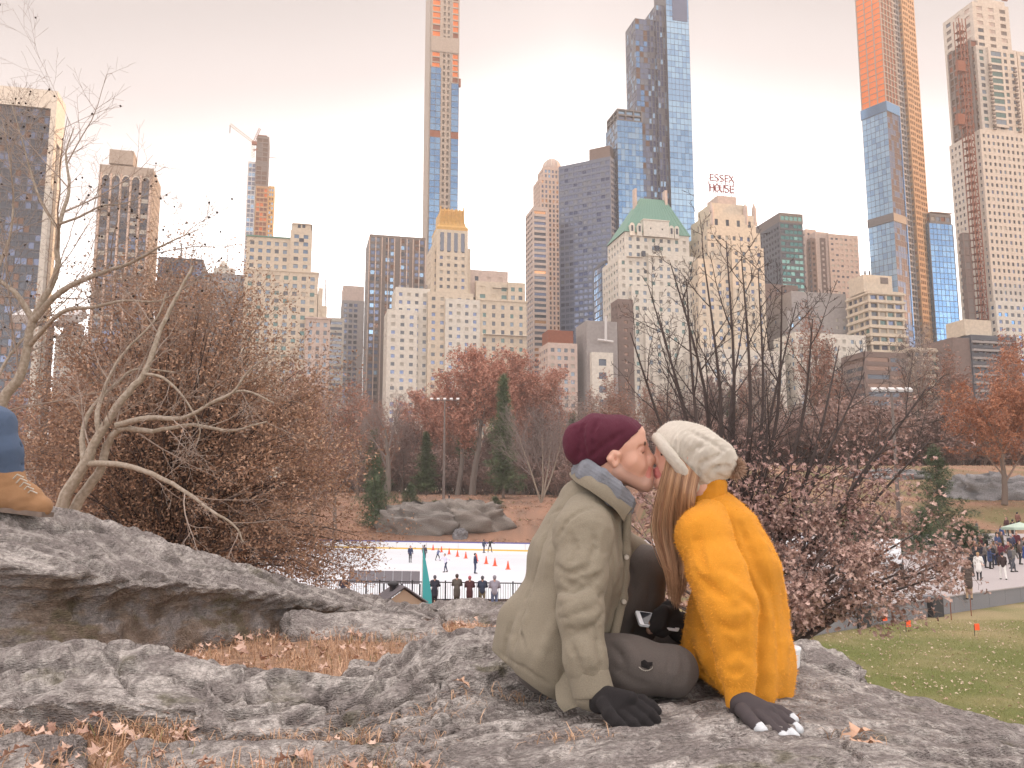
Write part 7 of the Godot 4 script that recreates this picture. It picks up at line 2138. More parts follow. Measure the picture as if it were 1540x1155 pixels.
	for q in [[914, 966, 2.705], [938, 905, 2.775], [942, 838, 2.765]]:
		var t := MB.new()
		var c := B(q[0], q[1], q[2])
		t.tube([c, c + Vector3(0.2, 0.05, 1.0).normalized() * 0.006], [0.008, 0.007], 12, true)
		part("button", t.done(), M.cream_knit, o)
	# trousers
	m = new_body(0.035)
	m.bone(B(850, 1000, 2.80), B(870, 1004, 2.76), 44 * S, 44 * S)
	m.chain([[B(880, 998, 2.76), 45 * S], [B(945, 1002, 2.71), 40 * S], [B(1012, 1009, 2.68), 32 * S]])
	m.chain([[B(1010, 1010, 2.70), 31 * S], [B(950, 1000, 2.92), 30 * S], [B(900, 1005, 3.02), 26 * S]])
	m.chain([[B(880, 975, 3.0), 48 * S], [B(930, 900, 3.02), 44 * S], [B(966, 858, 3.02), 36 * S], [B(964, 900, 3.05), 33 * S], [B(956, 975, 3.08), 28 * S]])
	m.bone(B(815, 1005, 2.86), B(840, 1005, 2.86), 36 * S, 38 * S)
	folds(m, [[2, -3, 1008, 962, 1007, 1000, 1002, 1036], [2.98, -4.08, 918, 970, 935, 985, 938, 1010], [5.63, 1.88, 930, 966, 948, 978, 955, 1000], [2.98, -4.08, 1022, 975, 1030, 1000, 1022, 1028], [2.48, -3.4, 920, 1000, 945, 1020, 975, 1030], [2.98, -4.08, 945, 850, 952, 880, 950, 915], [2.48, -3.4, 975, 870, 978, 890, 972, 915]])
	m.fold = 0.003; m.fold_scale = Vector3(7, 5, 6)
	var kn := ray(971, 1000); kn /= -kn.z
	var tc := m.trace(kn, 2.2) + Vector3(0, 0, 0.006)
	part("trousers", m.mesh(0.0085).done(), M.trouser_grey, o)
	# torn patch on the near knee
	var tear := MB.new()
	for i in 11:
		var a0 := TAU * i / 11; var a1 := TAU * (i + 1) / 11
		var f0 := 1.0 + 0.3 * sin(i * 2.3); var f1 := 1.0 + 0.3 * sin(((i + 1) % 11) * 2.3)
		tear.tri(tc + Vector3(0, 0, 0.002), tc + Vector3(cos(a0) * 0.019 * f0, sin(a0) * 0.013 * f0, -0.003), tc + Vector3(cos(a1) * 0.019 * f1, sin(a1) * 0.013 * f1, -0.003))
	var tp := part("tear", tear.done(), M.glove_black, o)
	for i in 9:
		var th := MB.new(); var a0 := PI + 0.3 + i * 0.28
		th.tube([tc + Vector3(cos(a0) * 0.021, sin(a0) * 0.016, -0.001), tc + Vector3(cos(a0 + 0.4) * 0.019, sin(a0 + 0.4) * 0.013, 0.004)], [0.0012, 0.0008], 4)
		part("frayed_thread", th.done(), M.cream_knit, tp)
	# gloved hand planted on the rock
	m = new_body(0.008)
	var G := Color(0.018, 0.014, 0.016)
	var up := Vector3(0, 0.016, 0.03)
	m.chain([[B(891, 1036, 2.535), 19 * S], [B(902, 1054, 2.53) + up * 0.5, 19 * S]], G)
	for q in [[902, 1060, 922, 1074, 12], [908, 1057, 932, 1069, 12], [912, 1053, 940, 1063, 11], [914, 1050, 946, 1057, 10]]: m.bone(B(q[0], q[1], 2.52) + up, B(q[2], q[3], 2.485) + up, q[4] * S, 9.5 * S, G)
	for f in [[[906, 1064, 2.495], [914, 1080, 2.46], [926, 1093, 2.44], [936, 1100, 2.43], 8.2],
			[[922, 1074, 2.485], [937, 1083, 2.465], [950, 1095, 2.44], [959, 1103, 2.43], 7.6],
			[[932, 1069, 2.485], [950, 1077, 2.47], [965, 1089, 2.45], [975, 1097, 2.44], 7.8],
			[[940, 1063, 2.49], [959, 1068, 2.48], [975, 1079, 2.46], [985, 1087, 2.45], 7.4],
			[[946, 1057, 2.50], [963, 1058, 2.50], [978, 1067, 2.48], [987, 1074, 2.47], 6.6]]:
		for i in 3: m.bone(B(f[i][0], f[i][1], f[i][2]) + up, B(f[i + 1][0], f[i + 1][1], f[i + 1][2]) + up * (0.8 if i == 2 else 1.0), f[4] * (1.08 - 0.08 * i) * S, f[4] * (1.0 - 0.08 * i) * S, G, 0, 0.005)
	part("glove", m.mesh(0.003).done(), M.glove_black, o)

func woman() -> void:
	var o := thing("person", "person in mustard turtleneck sweater and cream bobble hat kissing, seated on rock", "person")
	var SK := Color(0.66, 0.39, 0.30)
	var D := 2.815
	var m := new_body(0.018)
	m.bone(B(1036, 686, D), B(1026, 682, D), 38 * S, 37 * S, SK)
	m.bone(B(1020, 684, D), B(1012, 708, D), 26 * S, 21 * S, SK)
	m.bone(B(1007, 667, D), B(1005, 672, D), 18 * S, 15 * S, SK)
	for z in [-0.026, 0.026]:
		m.bone(B(1026, 712, D + z * 1.3), B(997, 726, D + z * 0.4), 11 * S, 8 * S, SK)
		m.bone(B(1010, 696, D + z * 1.2), B(1002, 702, D + z * 0.8), 13 * S, 10 * S, SK)
		m.bone(B(995, 672, D + z), B(992, 672, D + z * 0.4), 5 * S, 4.5 * S, SK, 0, 0.012)
	m.bone(B(992, 728, D), B(991, 729, D), 7.5 * S, 7 * S, SK)
	m.bone(B(1000, 706, D), B(996, 722, D), 11 * S, 9 * S, SK)
	m.bone(B(993, 674, D), B(986, 690, D), 3.8 * S, 4.2 * S, SK, 0, 0.012)
	m.bone(B(985, 691, D), B(984.5, 692, D), 4.6 * S, 4.6 * S, SK, 0, 0.010)
	for z in [-0.009, 0.009]: m.bone(B(988, 694.5, D + z), B(988, 695, D + z), 3.6 * S, 3.4 * S, SK, 0, 0.008)
	var LIP := Color(0.52, 0.17, 0.16)
	for z in [-0.012, 0.0, 0.012]:
		m.bone(B(986 + absf(z) * 200.0, 707, D + z), B(985.5 + absf(z) * 200.0, 707, D + z), 4 * S, 4 * S, LIP, 0, 0.006)
		m.bone(B(987 + absf(z) * 200.0, 713.5, D + z), B(986.5 + absf(z) * 200.0, 713.5, D + z), 4.4 * S, 4.2 * S, LIP, 0, 0.006)
	m.bone(B(993, 680, D - 0.036), B(1000, 680, D - 0.046), 5 * S, 4.5 * S, SK, 1, 0.012)
	m.bone(B(998, 680.5, D - 0.027), B(1002, 681, D - 0.031), 5.2 * S, 5 * S, Color(0.55, 0.30, 0.23), 0, 0.006)
	m.bone(B(994, 684, D - 0.032), B(1003, 684, D - 0.040), 1.2 * S, 1.0 * S, Color(0.05, 0.03, 0.025), 0, 0.003)
	m.bone(B(993, 669, D - 0.028), B(1004, 668, D - 0.040), 1.3 * S, 1.6 * S, Color(0.20, 0.115, 0.07), 0, 0.004)
	m.bone(B(1045, 715, D), B(1062, 750, D + 0.02), 24 * S, 26 * S, SK)
	part("head", m.mesh(0.0034).done(), M.skin, o)
	# hat: ribbed band and slouchy crown
	m = new_body(0.03)
	m.bone(B(1020, 674, D), B(1046, 688, D), 40 * S, 43 * S)
	m.bone(B(1046, 672, D), B(1082, 690, D), 30 * S, 24 * S)
	m.bone(B(1050, 705, D), B(1076, 702, D), 26 * S, 20 * S)
	m.bone(B(1080, 688, D), B(1088, 697, D), 18 * S, 13 * S)
	half_plane(m, 1046, 734, 986, 656)
	folds(m, [[4, -7, 1048, 724, 1056, 698, 1084, 684], [3.5, -5, 1066, 712, 1080, 702, 1096, 702], [4, -4, 1040, 650, 1062, 662, 1088, 678], [4, -4, 1030, 700, 1040, 680, 1062, 668]])
	m.fold = 0.004; m.fold_scale = Vector3(4, 6, 4)
	m.ribs = 0.0013; m.rib_axis = Vector3(0.6, -0.2, 0.75); m.rib_n = 520.0
	var hm := m.mesh(0.0042)
	var hat := part("bobble_hat", hm.done(), M.cream_knit, o)
	fuzz(hat, hm, M.fibre, 9000, 0.006, Color(0.80, 0.74, 0.65), 6)
	m = new_body(0.012)
	var br := []
	for i in 15:   # rolled, ribbed edge along the cut
		var t := PI * (i / 14.0) * 1.0
		var c := Vector2(1017, 696)
		var e := cos(t)
		br.append([B(c.x - 29.0 * e * -1.0, c.y + 38.0 * e, D - sin(t) * 0.088), 7.5 * S])
	m.chain(br)
	m.ribs = 0.0012; m.rib_axis = Vector3(0.6, 0.75, 0.2); m.rib_n = 700.0
	part("ribbed_band", m.mesh(0.0042).done(), M.cream_knit, hat)
	# fur bobble
	var fur := MB.new(); var R: RandomNumberGenerator = RandomNumberGenerator.new(); R.seed = 5
	var pc := B(1106, 704, D - 0.01)
	for i in 900:
		var d := Vector3(R.randfn(), R.randfn(), R.randfn()).normalized()
		fur.col = Color(0.34, 0.21, 0.14).lerp(Color(0.55, 0.40, 0.30), R.randf())
		var e := pc + d * R.randf_range(0.026, 0.040)
		fur.tube([pc + d * 0.006, pc + d * 0.018, e + Vector3(R.randfn(), R.randfn() - 0.5, R.randfn()) * 0.003], [0.003, 0.0022, 0.0004], 3)
	part("fur_bobble", fur.done(), M.hair, o)
	# long straight hair: locks of strands from under the hat down past the shoulder
	var hair := MB.new()
	for i in 2400:
		var u := R.randf(); var v := R.randf()
		var x0 := lerpf(1002, 1048, u); var y0 := lerpf(684, 732, u) - 14.0
		var dz := -0.055 - 0.035 * sin(u * PI * 0.7) + 0.05 * v
		var lock := 2.2 * sin(u * 23.0) + 1.2 * sin(u * 57.0) + R.randfn() * 1.3
		var xe := lerpf(1008, 1034, u) + R.randf_range(-5, 5) + lock
		var ye := lerpf(905, 850, absf(u - 0.35) * 1.4) + R.randf_range(-25, 14)
		var p := [B(x0 + 4, y0, D + dz), B(lerpf(998, 1044, u) + lock * 0.5, y0 + 40, D + dz - 0.012), B(lerpf(981, 1048, u) + lock, lerpf(790, 790, u), D - 0.05 + 0.04 * v + 0.01 * sin(u * 30.0)), B(lerpf(996, 1042, u) + lock, 850, D - 0.055 + 0.04 * v), B(xe, ye, D - 0.05 + 0.04 * v)]
		var pts := PackedVector3Array(); var rr := PackedFloat32Array()
		for s in 13:
			var f := s / 12.0 * 4.0; var k := mini(int(f), 3)
			pts.append((p[k] as Vector3).cubic_interpolate(p[k + 1], p[maxi(k - 1, 0)], p[mini(k + 2, 4)], f - k))
			rr.append(0.0011 * (1.0 - 0.8 * pow(s / 12.0, 3.0)))
		var tone := clampf(0.5 + 0.35 * sin(u * 31.0) + R.randf_range(-0.3, 0.3), 0, 1)
		hair.col = Color(0.21, 0.105, 0.055).lerp(Color(0.52, 0.315, 0.185), tone)
		hair.tube(pts, rr, 4)
	part("hair", hair.done(), M.hair, o)
	# sweater: body, then the near sleeve
	m = new_body(0.05)
	m.bone(B(1120, 1000, 2.80), B(1108, 860, 2.80), 62 * S, 54 * S)
	m.bone(B(1120, 1000, 3.0), B(1118, 860, 3.0), 60 * S, 52 * S)
	m.bone(B(1108, 860, 2.80), B(1088, 795, 2.80), 54 * S, 42 * S)
	m.bone(B(1120, 860, 3.0), B(1106, 800, 3.0), 52 * S, 38 * S)
	m.bone(B(1082, 920, 2.86), B(1074, 972, 2.86), 48 * S, 47 * S)
	m.bone(B(1136, 900, 2.88), B(1152, 1000, 2.86), 44 * S, 38 * S)
	m.bone(B(1156, 990, 2.82), B(1170, 1046, 2.78), 30 * S, 18 * S)
	m.bone(B(1082, 1000, 2.74), B(1098, 1040, 2.70), 34 * S, 18 * S)
	m.bone(B(1130, 1010, 2.72), B(1142, 1044, 2.68), 36 * S, 18 * S)
	m.bone(B(1098, 800, 2.88), B(1076, 768, 2.84), 44 * S, 30 * S)
	m.bone(B(1120, 820, 3.06), B(1090, 900, 3.10), 34 * S, 30 * S)
	m.bone(B(1090, 900, 3.10), B(1045, 945, 3.02), 28 * S, 20 * S)
	half_plane(m, 1200, 1058, 1085, 1054); half_plane(m, 1120, 1068, 1012, 985)
	folds(m, [
		[9.6, -7.2, 1148, 862, 1164, 930, 1168, 1010], [9.6, -7.2, 1136, 920, 1140, 975, 1136, 1040], [16.1, 4.5, 1150, 900, 1154, 970, 1152, 1045], [16.1, 4, 1168, 850, 1180, 920, 1180, 1010],
		[7.2, -6.4, 1036, 965, 1048, 998, 1075, 1034], [11.5, 3.5, 1048, 955, 1062, 990, 1085, 1022], [7.2, -4.8, 1120, 872, 1133, 900, 1140, 930], [8, -4.8, 1112, 790, 1130, 830, 1144, 870], [13.8, 3, 1128, 780, 1148, 820, 1160, 860]])
	m.fold = 0.004; m.fold_scale = Vector3(3.5, 1.6, 3.5)
	m.ribs = 0.0009; m.rib_axis = Vector3(0.25, 0.95, 0.1); m.rib_n = 520.0
	var sw := m.mesh(0.0066)
	fuzz(part("sweater", sw.done(), M.mustard_knit, o), sw, M.fibre, 26000, 0.0085, Color(0.88, 0.40, 0.04), 3)
	m = new_body(0.035)
	m.chain([[B(1066, 785, 2.755), 32 * S], [B(1058, 805, 2.70), 36 * S], [B(1078, 862, 2.635), 37 * S], [B(1096, 912, 2.585), 35 * S], [B(1102, 958, 2.56), 27 * S], [B(1108, 1007, 2.545), 21 * S], [B(1113, 1042, 2.535), 18 * S]])
	folds(m, [
		[8, -6, 1046, 858, 1070, 882, 1094, 900], [8, -5, 1108, 890, 1122, 900, 1132, 912], [10, 3, 1054, 846, 1082, 868, 1112, 886], [7, -5, 1086, 936, 1100, 944, 1112, 942], [10, 3, 1082, 920, 1100, 928, 1124, 924],
		[6, -4, 1100, 976, 1112, 976, 1126, 968], [6, -4, 1090, 962, 1098, 970, 1100, 985], [5, -3.5, 1096, 1010, 1108, 1012, 1118, 1006], [9, -4, 1050, 800, 1052, 830, 1060, 855], [7, -3, 1122, 930, 1116, 960, 1122, 990]])
	m.fold = 0.003; m.fold_scale = Vector3(5, 6, 5)
	var sl := m.mesh(0.0055)
	fuzz(part("sleeve", sl.done(), M.mustard_knit, o), sl, M.fibre, 12000, 0.0085, Color(0.88, 0.40, 0.04), 4)
	m = new_body(0.014)
	for i in 14:
		var a := TAU * i / 14; var b2 := TAU * (i + 1) / 14
		for s in 3:
			m.bone(B(1062 + s * 1.0, 752 - s * 12.5, 2.835) + Vector3(cos(a) * (23.0 - s) * S, -cos(a) * 2.0 * S, sin(a) * 22.0 * S), B(1062 + s * 1.0, 752 - s * 12.5, 2.835) + Vector3(cos(b2) * (23.0 - s) * S, -cos(b2) * 2.0 * S, sin(b2) * 22.0 * S), 7 * S, 7 * S)
	m.ribs = 0.0010; m.rib_axis = Vector3(0.9, 0.1, 0.5); m.rib_n = 700.0
	part("turtleneck", m.mesh(0.0045).done(), M.mustard_knit, o)
	m = new_body(0.012)
	m.chain([[B(1111, 1034, 2.537), 20 * S], [B(1113, 1056, 2.53), 19 * S]])
	m.planes.append([B(1113, 1064, 2.53), Vector3(0.0, -1, 0.0)])
	m.ribs = 0.0008; m.rib_axis = Vector3(1, 0, 0.3); m.rib_n = 620.0
	part("cuff", m.mesh(0.0045).done(), M.mustard_knit, o)
	# dark trousers, mostly hidden behind the seated man
	m = new_body(0.04)
	m.chain([[B(1110, 1010, 2.95), 44 * S], [B(1030, 985, 3.05), 38 * S], [B(940, 968, 3.14), 30 * S], [B(900, 985, 3.2), 26 * S]])
	m.fold = 0.005
	part("trousers", m.mesh(0.011).done(), M.trouser_grey, o)
	# grey glove with white fingertips, planted on the rock
	m = new_body(0.011)
	var G := Color(0.085, 0.070, 0.072); var W := Color(0.80, 0.84, 0.88)
	m.chain([[B(1112, 1052, 2.53), 15 * S], [B(1114, 1068, 2.52), 15 * S]], G)
	for q in [[1110, 1064, 1132, 1080], [1116, 1062, 1142, 1077], [1120, 1060, 1150, 1073]]: m.bone(B(q[0], q[1], 2.52) + Vector3(0, 0.012, 0.02), B(q[2], q[3], 2.49) + Vector3(0, 0.016, 0.03), 12 * S, 9 * S, G)
	var fingers := [
		[[1112, 1074, 2.49], [1122, 1086, 2.455], [1133, 1097, 2.43], [1142, 1105, 2.415], 8.5],
		[[1136, 1083, 2.475], [1150, 1095, 2.45], [1165, 1108, 2.425], [1177, 1119, 2.405], 8.0],
		[[1144, 1079, 2.485], [1160, 1090, 2.465], [1176, 1103, 2.44], [1190, 1114, 2.42], 8.0],
		[[1150, 1075, 2.495], [1168, 1083, 2.485], [1184, 1094, 2.465], [1196, 1103, 2.45], 7.2],
		[[1152, 1070, 2.51], [1168, 1074, 2.51], [1182, 1082, 2.495], [1190, 1088, 2.485], 6.4]]
	for f in fingers:
		var p := []
		m.k = 0.005
		for i in 4: p.append(B(f[i][0], f[i][1], f[i][2]) + Vector3(0, 0.016, 0.03))
		m.bone(p[0], p[1], f[4] * 1.1 * S, f[4] * S, G); m.bone(p[1], p[2], f[4] * S, f[4] * 0.92 * S, G)
		m.bone(p[2], p[3], f[4] * 0.92 * S, f[4] * 0.75 * S, G); m.bone(p[2].lerp(p[3], 0.55), p[3], f[4] * 0.9 * S, f[4] * 0.8 * S, W)
	part("glove", m.mesh(0.003).done(), M.glove, o)
	# the hand that holds the telephone
	m = new_body(0.011)
	var K := Color(0.022, 0.017, 0.018)
	m.chain([[B(1046, 948, 2.98), 24 * S], [B(1026, 944, 2.93), 22 * S], [B(1008, 934, 2.905), 18 * S]], K)
	m.bone(B(1006, 918, 2.915), B(992, 930, 2.90), 15 * S, 13 * S, K)
	for i in 4:
		var y := 916.0 + i * 7.5; var x := 1000.0 - i * 2.0
		m.chain([[B(x + 12, y + 4, 2.90), 8 * S], [B(x - 2, y + 2, 2.862), 7.5 * S], [B(x - 12, y + 6, 2.858), 6.5 * S]], K)
		if i > 1: m.bone(B(x - 12, y + 6, 2.858), B(x - 17, y + 9, 2.862), 6 * S, 5 * S, Color(0.45, 0.27, 0.20))
	m.chain([[B(1010, 940, 2.90), 9 * S], [B(996, 950, 2.875), 8 * S], [B(980, 948, 2.868), 6.5 * S]], K)
	part("glove", m.mesh(0.0036).done(), M.glove, o)

# loose fibres standing off knitted wool
func fuzz(parent: Node3D, src: MB, m: Material, count: int, length: float, c: Color, sd: int) -> void:
	var f := MB.new()
	f.tri(Vector3(-0.045, 0, 0), Vector3(0.045, 0, 0), Vector3(0.1, 0, 1.0))
	var R: RandomNumberGenerator = RandomNumberGenerator.new(); R.seed = sd
	var buf := PackedFloat32Array()
	for i in count:
		var k := (R.randi() % (src.ix.size() / 3)) * 3
		var u := R.randf(); var v := R.randf() * (1.0 - u)
		var p := src.v[src.ix[k]] * (1.0 - u - v) + src.v[src.ix[k + 1]] * u + src.v[src.ix[k + 2]] * v
		var n := src.n[src.ix[k]]
		var d := (n * 0.8 + Vector3(R.randfn(), R.randfn() - 0.3, R.randfn()) * 0.75).normalized()
		var x := d.cross(Vector3(0.3, 0.5, 0.8)).normalized()
		var l := length * R.randf_range(0.5, 1.4)
		put(buf, Basis(x * l, d.cross(x) * l, d * l), p - n * 0.001, c * R.randf_range(0.85, 1.2))
	scatter("wool_fibres", f.done(), m, buf, parent).set_meta("kind", "stuff")

func hand_phone() -> void:
	mat("phone_white", Color(0.75, 0.78, 0.82), 0.3); mat("phone_glass", Color(0.03, 0.035, 0.045), 0.06)
	var c := B(988, 934, 2.885)
	var o := thing("mobile_phone", "white-edged mobile phone held flat in a dark-gloved hand", "phone", c, 0.0)
	o.rotation = Vector3(0.55, 0.12, -0.18)
	var m := MB.new()
	var w := 0.066; var h := 0.034; var t := 0.004; var r := 0.008
	var ring := []
	for q in [[1, 1, 0.0], [-1, 1, PI / 2], [-1, -1, PI], [1, -1, PI * 1.5]]:
		for k in 5:
			var a: float = q[2] + PI / 2 * k / 4.0
			ring.append(Vector2(q[0] * (w - r) + cos(a) * r, q[1] * (h - r) + sin(a) * r))
	for i in ring.size():
		var p: Vector2 = ring[i]; var q: Vector2 = ring[(i + 1) % ring.size()]
		m.quad(Vector3(p.x, -t, -p.y), Vector3(q.x, -t, -q.y), Vector3(q.x, t, -q.y), Vector3(p.x, t, -p.y))
		m.tri(Vector3(0, t, 0), Vector3(p.x, t, -p.y), Vector3(q.x, t, -q.y)); m.tri(Vector3(0, -t, 0), Vector3(q.x, -t, -q.y), Vector3(p.x, -t, -p.y))
	part("case", m.done(), M.phone_white, o)
	m = MB.new(); m.box(Vector3(-w * 0.78, t, -h * 0.9), Vector3(w * 0.78, t + 0.0006, h * 0.9)); part("screen", m.done(), M.phone_glass, o)
	# white cup on the rock behind the sweater
	var cup := thing("paper_cup", "white cup standing on rock behind the mustard sweater", "cup", at(1188, 1014, 3.05))
	m = MB.new(); m.lathe(Vector3.ZERO, [[0.0, 0.0], [0.027, 0.0], [0.030, 0.01], [0.036, 0.075], [0.038, 0.08], [0.035, 0.081]], 24); part("cup_body", m.done(), M.phone_white, cup)
	m = MB.new(); m.lathe(Vector3(0, 0.078, 0), [[0.039, 0.0], [0.039, 0.008], [0.034, 0.012], [0.0, 0.012]], 24); part("lid", m.done(), M.phone_white, cup)

func edge_person() -> void:   # sits on the slab, nearly all outside the picture
	var o := thing("person", "person in blue jeans and tan boots sitting at picture edge", "person")
	var m := new_body(0.03)
	var s := 3.75 / 1350.0
	m.chain([[at(-150, 690, 3.85), 55 * s], [at(-60, 648, 3.75), 44 * s], [at(-8, 640, 3.72), 27 * s], [at(6, 680, 3.72), 23 * s], [at(16, 722, 3.74), 19 * s]])
	m.chain([[at(-150, 690, 4.05), 55 * s], [at(-70, 655, 4.05), 46 * s], [at(-30, 650, 4.0), 34 * s], [at(-34, 690, 3.95), 29 * s], [at(-30, 735, 3.9), 24 * s]])
	folds(m, [[4, -5, 8, 640, 20, 660, 24, 690], [4, -5, 0, 655, 14, 668, 30, 672], [4, -4, 6, 690, 20, 700, 34, 698], [4, 3, 2, 672, 16, 684, 32, 684], [3, -4, 10, 712, 24, 716, 36, 712]])
	m.fold = 0.004; m.fold_scale = Vector3(5, 6, 5)
	part("jeans", m.mesh(0.006).done(), M.jeans, o)
	for q in [[0.0, 0.0, 0.0], [-48.0, -2.0, 0.16]]:
		m = new_body(0.02)
		m.chain([[at(12 + q[0], 718 + q[1], 3.74 + q[2]), 24 * s], [at(10 + q[0], 742 + q[1], 3.74 + q[2]), 25 * s]])
		m.chain([[at(6 + q[0], 748 + q[1], 3.74 + q[2]), 20 * s], [at(40 + q[0], 752 + q[1], 3.73 + q[2]), 20 * s], [at(62 + q[0], 762 + q[1], 3.72 + q[2]), 15 * s]])
		m.bone(at(24 + q[0], 728 + q[1], 3.72 + q[2]), at(46 + q[0], 745 + q[1], 3.72 + q[2]), 14 * s, 13 * s)
		m.fold = 0.003
		var boot := part("boot", m.mesh(0.006).done(), M.boot_leather, o)
		var so := MB.new(); so.beam(at(-12 + q[0], 764 + q[1], 3.74 + q[2]), at(72 + q[0], 774 + q[1], 3.72 + q[2]), 0.085, 0.02); part("sole", so.done(), M.bark_brown, boot)
		for i in 5:
			var lc := MB.new(); var p := at(28 + q[0] + i * 5.0, 718 + q[1] + i * 6.0, 3.685 + q[2])
			lc.tube([p + Vector3(-0.022, -0.006, 0), p + Vector3(0.0, 0.012, 0.012), p + Vector3(0.022, 0.0, 0)], [0.003, 0.003, 0.003], 5); part("lace", lc.done(), M.cream_knit, boot)
	m = new_body(0.05)
	m.chain([[at(-160, 670, 3.92), 75 * s], [at(-175, 580, 3.95), 72 * s], [at(-178, 520, 3.95), 55 * s]])
	m.chain([[at(-170, 530, 3.75), 34 * s], [at(-150, 600, 3.68), 30 * s], [at(-90, 620, 3.68), 24 * s]])
	m.chain([[at(-170, 530, 4.15), 34 * s], [at(-150, 600, 4.2), 30 * s], [at(-90, 620, 4.1), 24 * s]])
	m.fold = 0.008
	part("coat", m.mesh(0.016).done(), M.trouser_grey, o)
	m = new_body(0.02)
	m.bone(at(-176, 470, 3.95), at(-172, 440, 3.95), 24 * s, 36 * s, Color(0.55, 0.3, 0.22)); m.bone(at(-160, 460, 3.95), at(-152, 464, 3.95), 22 * s, 12 * s, Color(0.55, 0.3, 0.22))
	m.bone(at(-180, 425, 3.95), at(-182, 440, 3.95), 34 * s, 34 * s, Color(0.05, 0.03, 0.02))
	part("head", m.mesh(0.008).done(), M.skin, o)

# a small standing figure; c: coat, legs, top (hat or hair), and a pose
func figure(label: String, where: Vector3, h: float, turn: float, coat: Color, legs: Color, top: Color, pose := "stand", group := "", long_coat := false, pack := Color(0, 0, 0, 0)) -> void:
	var o := thing("person", label, "person", where, turn, group)
	var m := new_body(0.05)
	var k := h / 1.72
	var SK := Color(0.50, 0.29, 0.22)
	var V := func(x: float, y: float, z: float) -> Vector3: return Vector3(x, y, z) * k
	var st := 0.09; var lf := 0.0; var arm_out := 0.0; var bend := 0.0
	if pose == "walk": st = 0.10; lf = 0.22
	if pose == "skate": st = 0.12; lf = 0.28; arm_out = 0.45; bend = 0.12
	if pose == "lean": bend = 0.10
	# legs (+z is forward)
	for sx in [-1.0, 1.0]:
		var f: float = lf * sx
		m.bone(V.call(sx * 0.09, 0.88, 0.0), V.call(sx * st, 0.48, f * 0.6 + 0.02), 0.085 * k, 0.062 * k, legs)
		m.bone(V.call(sx * st, 0.48, f * 0.6 + 0.02), V.call(sx * st, 0.09, f * 1.0 - 0.03), 0.062 * k, 0.045 * k, legs)
		m.bone(V.call(sx * st, 0.045, f * 1.0 - 0.05), V.call(sx * (st + 0.01), 0.04, f * 1.0 + 0.15), 0.045 * k, 0.04 * k, Color(0.03, 0.025, 0.02))
	m.bone(V.call(0, 0.92, 0), V.call(0, 1.15, bend * 0.5), 0.145 * k, 0.14 * k, coat)
	m.bone(V.call(-0.07, 1.2, bend * 0.6), V.call(-0.10, 1.38, bend), 0.125 * k, 0.095 * k, coat); m.bone(V.call(0.07, 1.2, bend * 0.6), V.call(0.10, 1.38, bend), 0.125 * k, 0.095 * k, coat)
	if long_coat: m.bone(V.call(0, 0.95, 0), V.call(0, 0.66, 0), 0.16 * k, 0.175 * k, coat)
	for sx in [-1.0, 1.0]:
		var e: Vector3 = V.call(sx * (0.24 + arm_out * 0.35), 1.14 + arm_out * 0.12, bend + (0.04 if pose != "lean" else 0.12) - lf * 0.3 * sx)
		var w: Vector3 = V.call(sx * (0.23 + arm_out), 0.92 + arm_out * 0.5, bend + 0.10 - lf * 0.5 * sx)
		if pose in ["lean", "phone"]: w = V.call(sx * 0.12, 1.10, bend + 0.30)
		m.bone(V.call(sx * 0.19, 1.38, bend), e, 0.068 * k, 0.056 * k, coat); m.bone(e, w, 0.055 * k, 0.045 * k, coat)
		m.bone(w, w + Vector3(0, -0.06 if pose != "skate" else 0.0, 0.02) * k, 0.04 * k, 0.034 * k, SK)
	m.bone(V.call(0, 1.42, bend), V.call(0, 1.5, bend + 0.01), 0.06 * k, 0.055 * k, SK)
	m.bone(V.call(0, 1.565, bend + 0.025), V.call(0, 1.61, bend + 0.015), 0.078 * k, 0.092 * k, SK, 0, 0.02)
	m.bone(V.call(0, 1.555, bend + 0.10), V.call(0, 1.575, bend + 0.10), 0.02 * k, 0.016 * k, SK, 0, 0.02)
	m.bone(V.call(0, 1.635, bend - 0.01), V.call(0, 1.60, bend - 0.035), 0.094 * k, 0.088 * k, top, 0, 0.01)
	if pack.a > 0.5: m.bone(V.call(0, 1.32, bend - 0.19), V.call(0, 1.05, bend * 0.5 - 0.20), 0.12 * k, 0.13 * k, pack)
	part("body", m.mesh(0.030 * k).done(), M.small_cloth, o)

func on_plaza(px: float, d: float) -> Vector3:
	var x := at(px, 775, d).x
	return Vector3(x, plaza_y(x, d), -d)

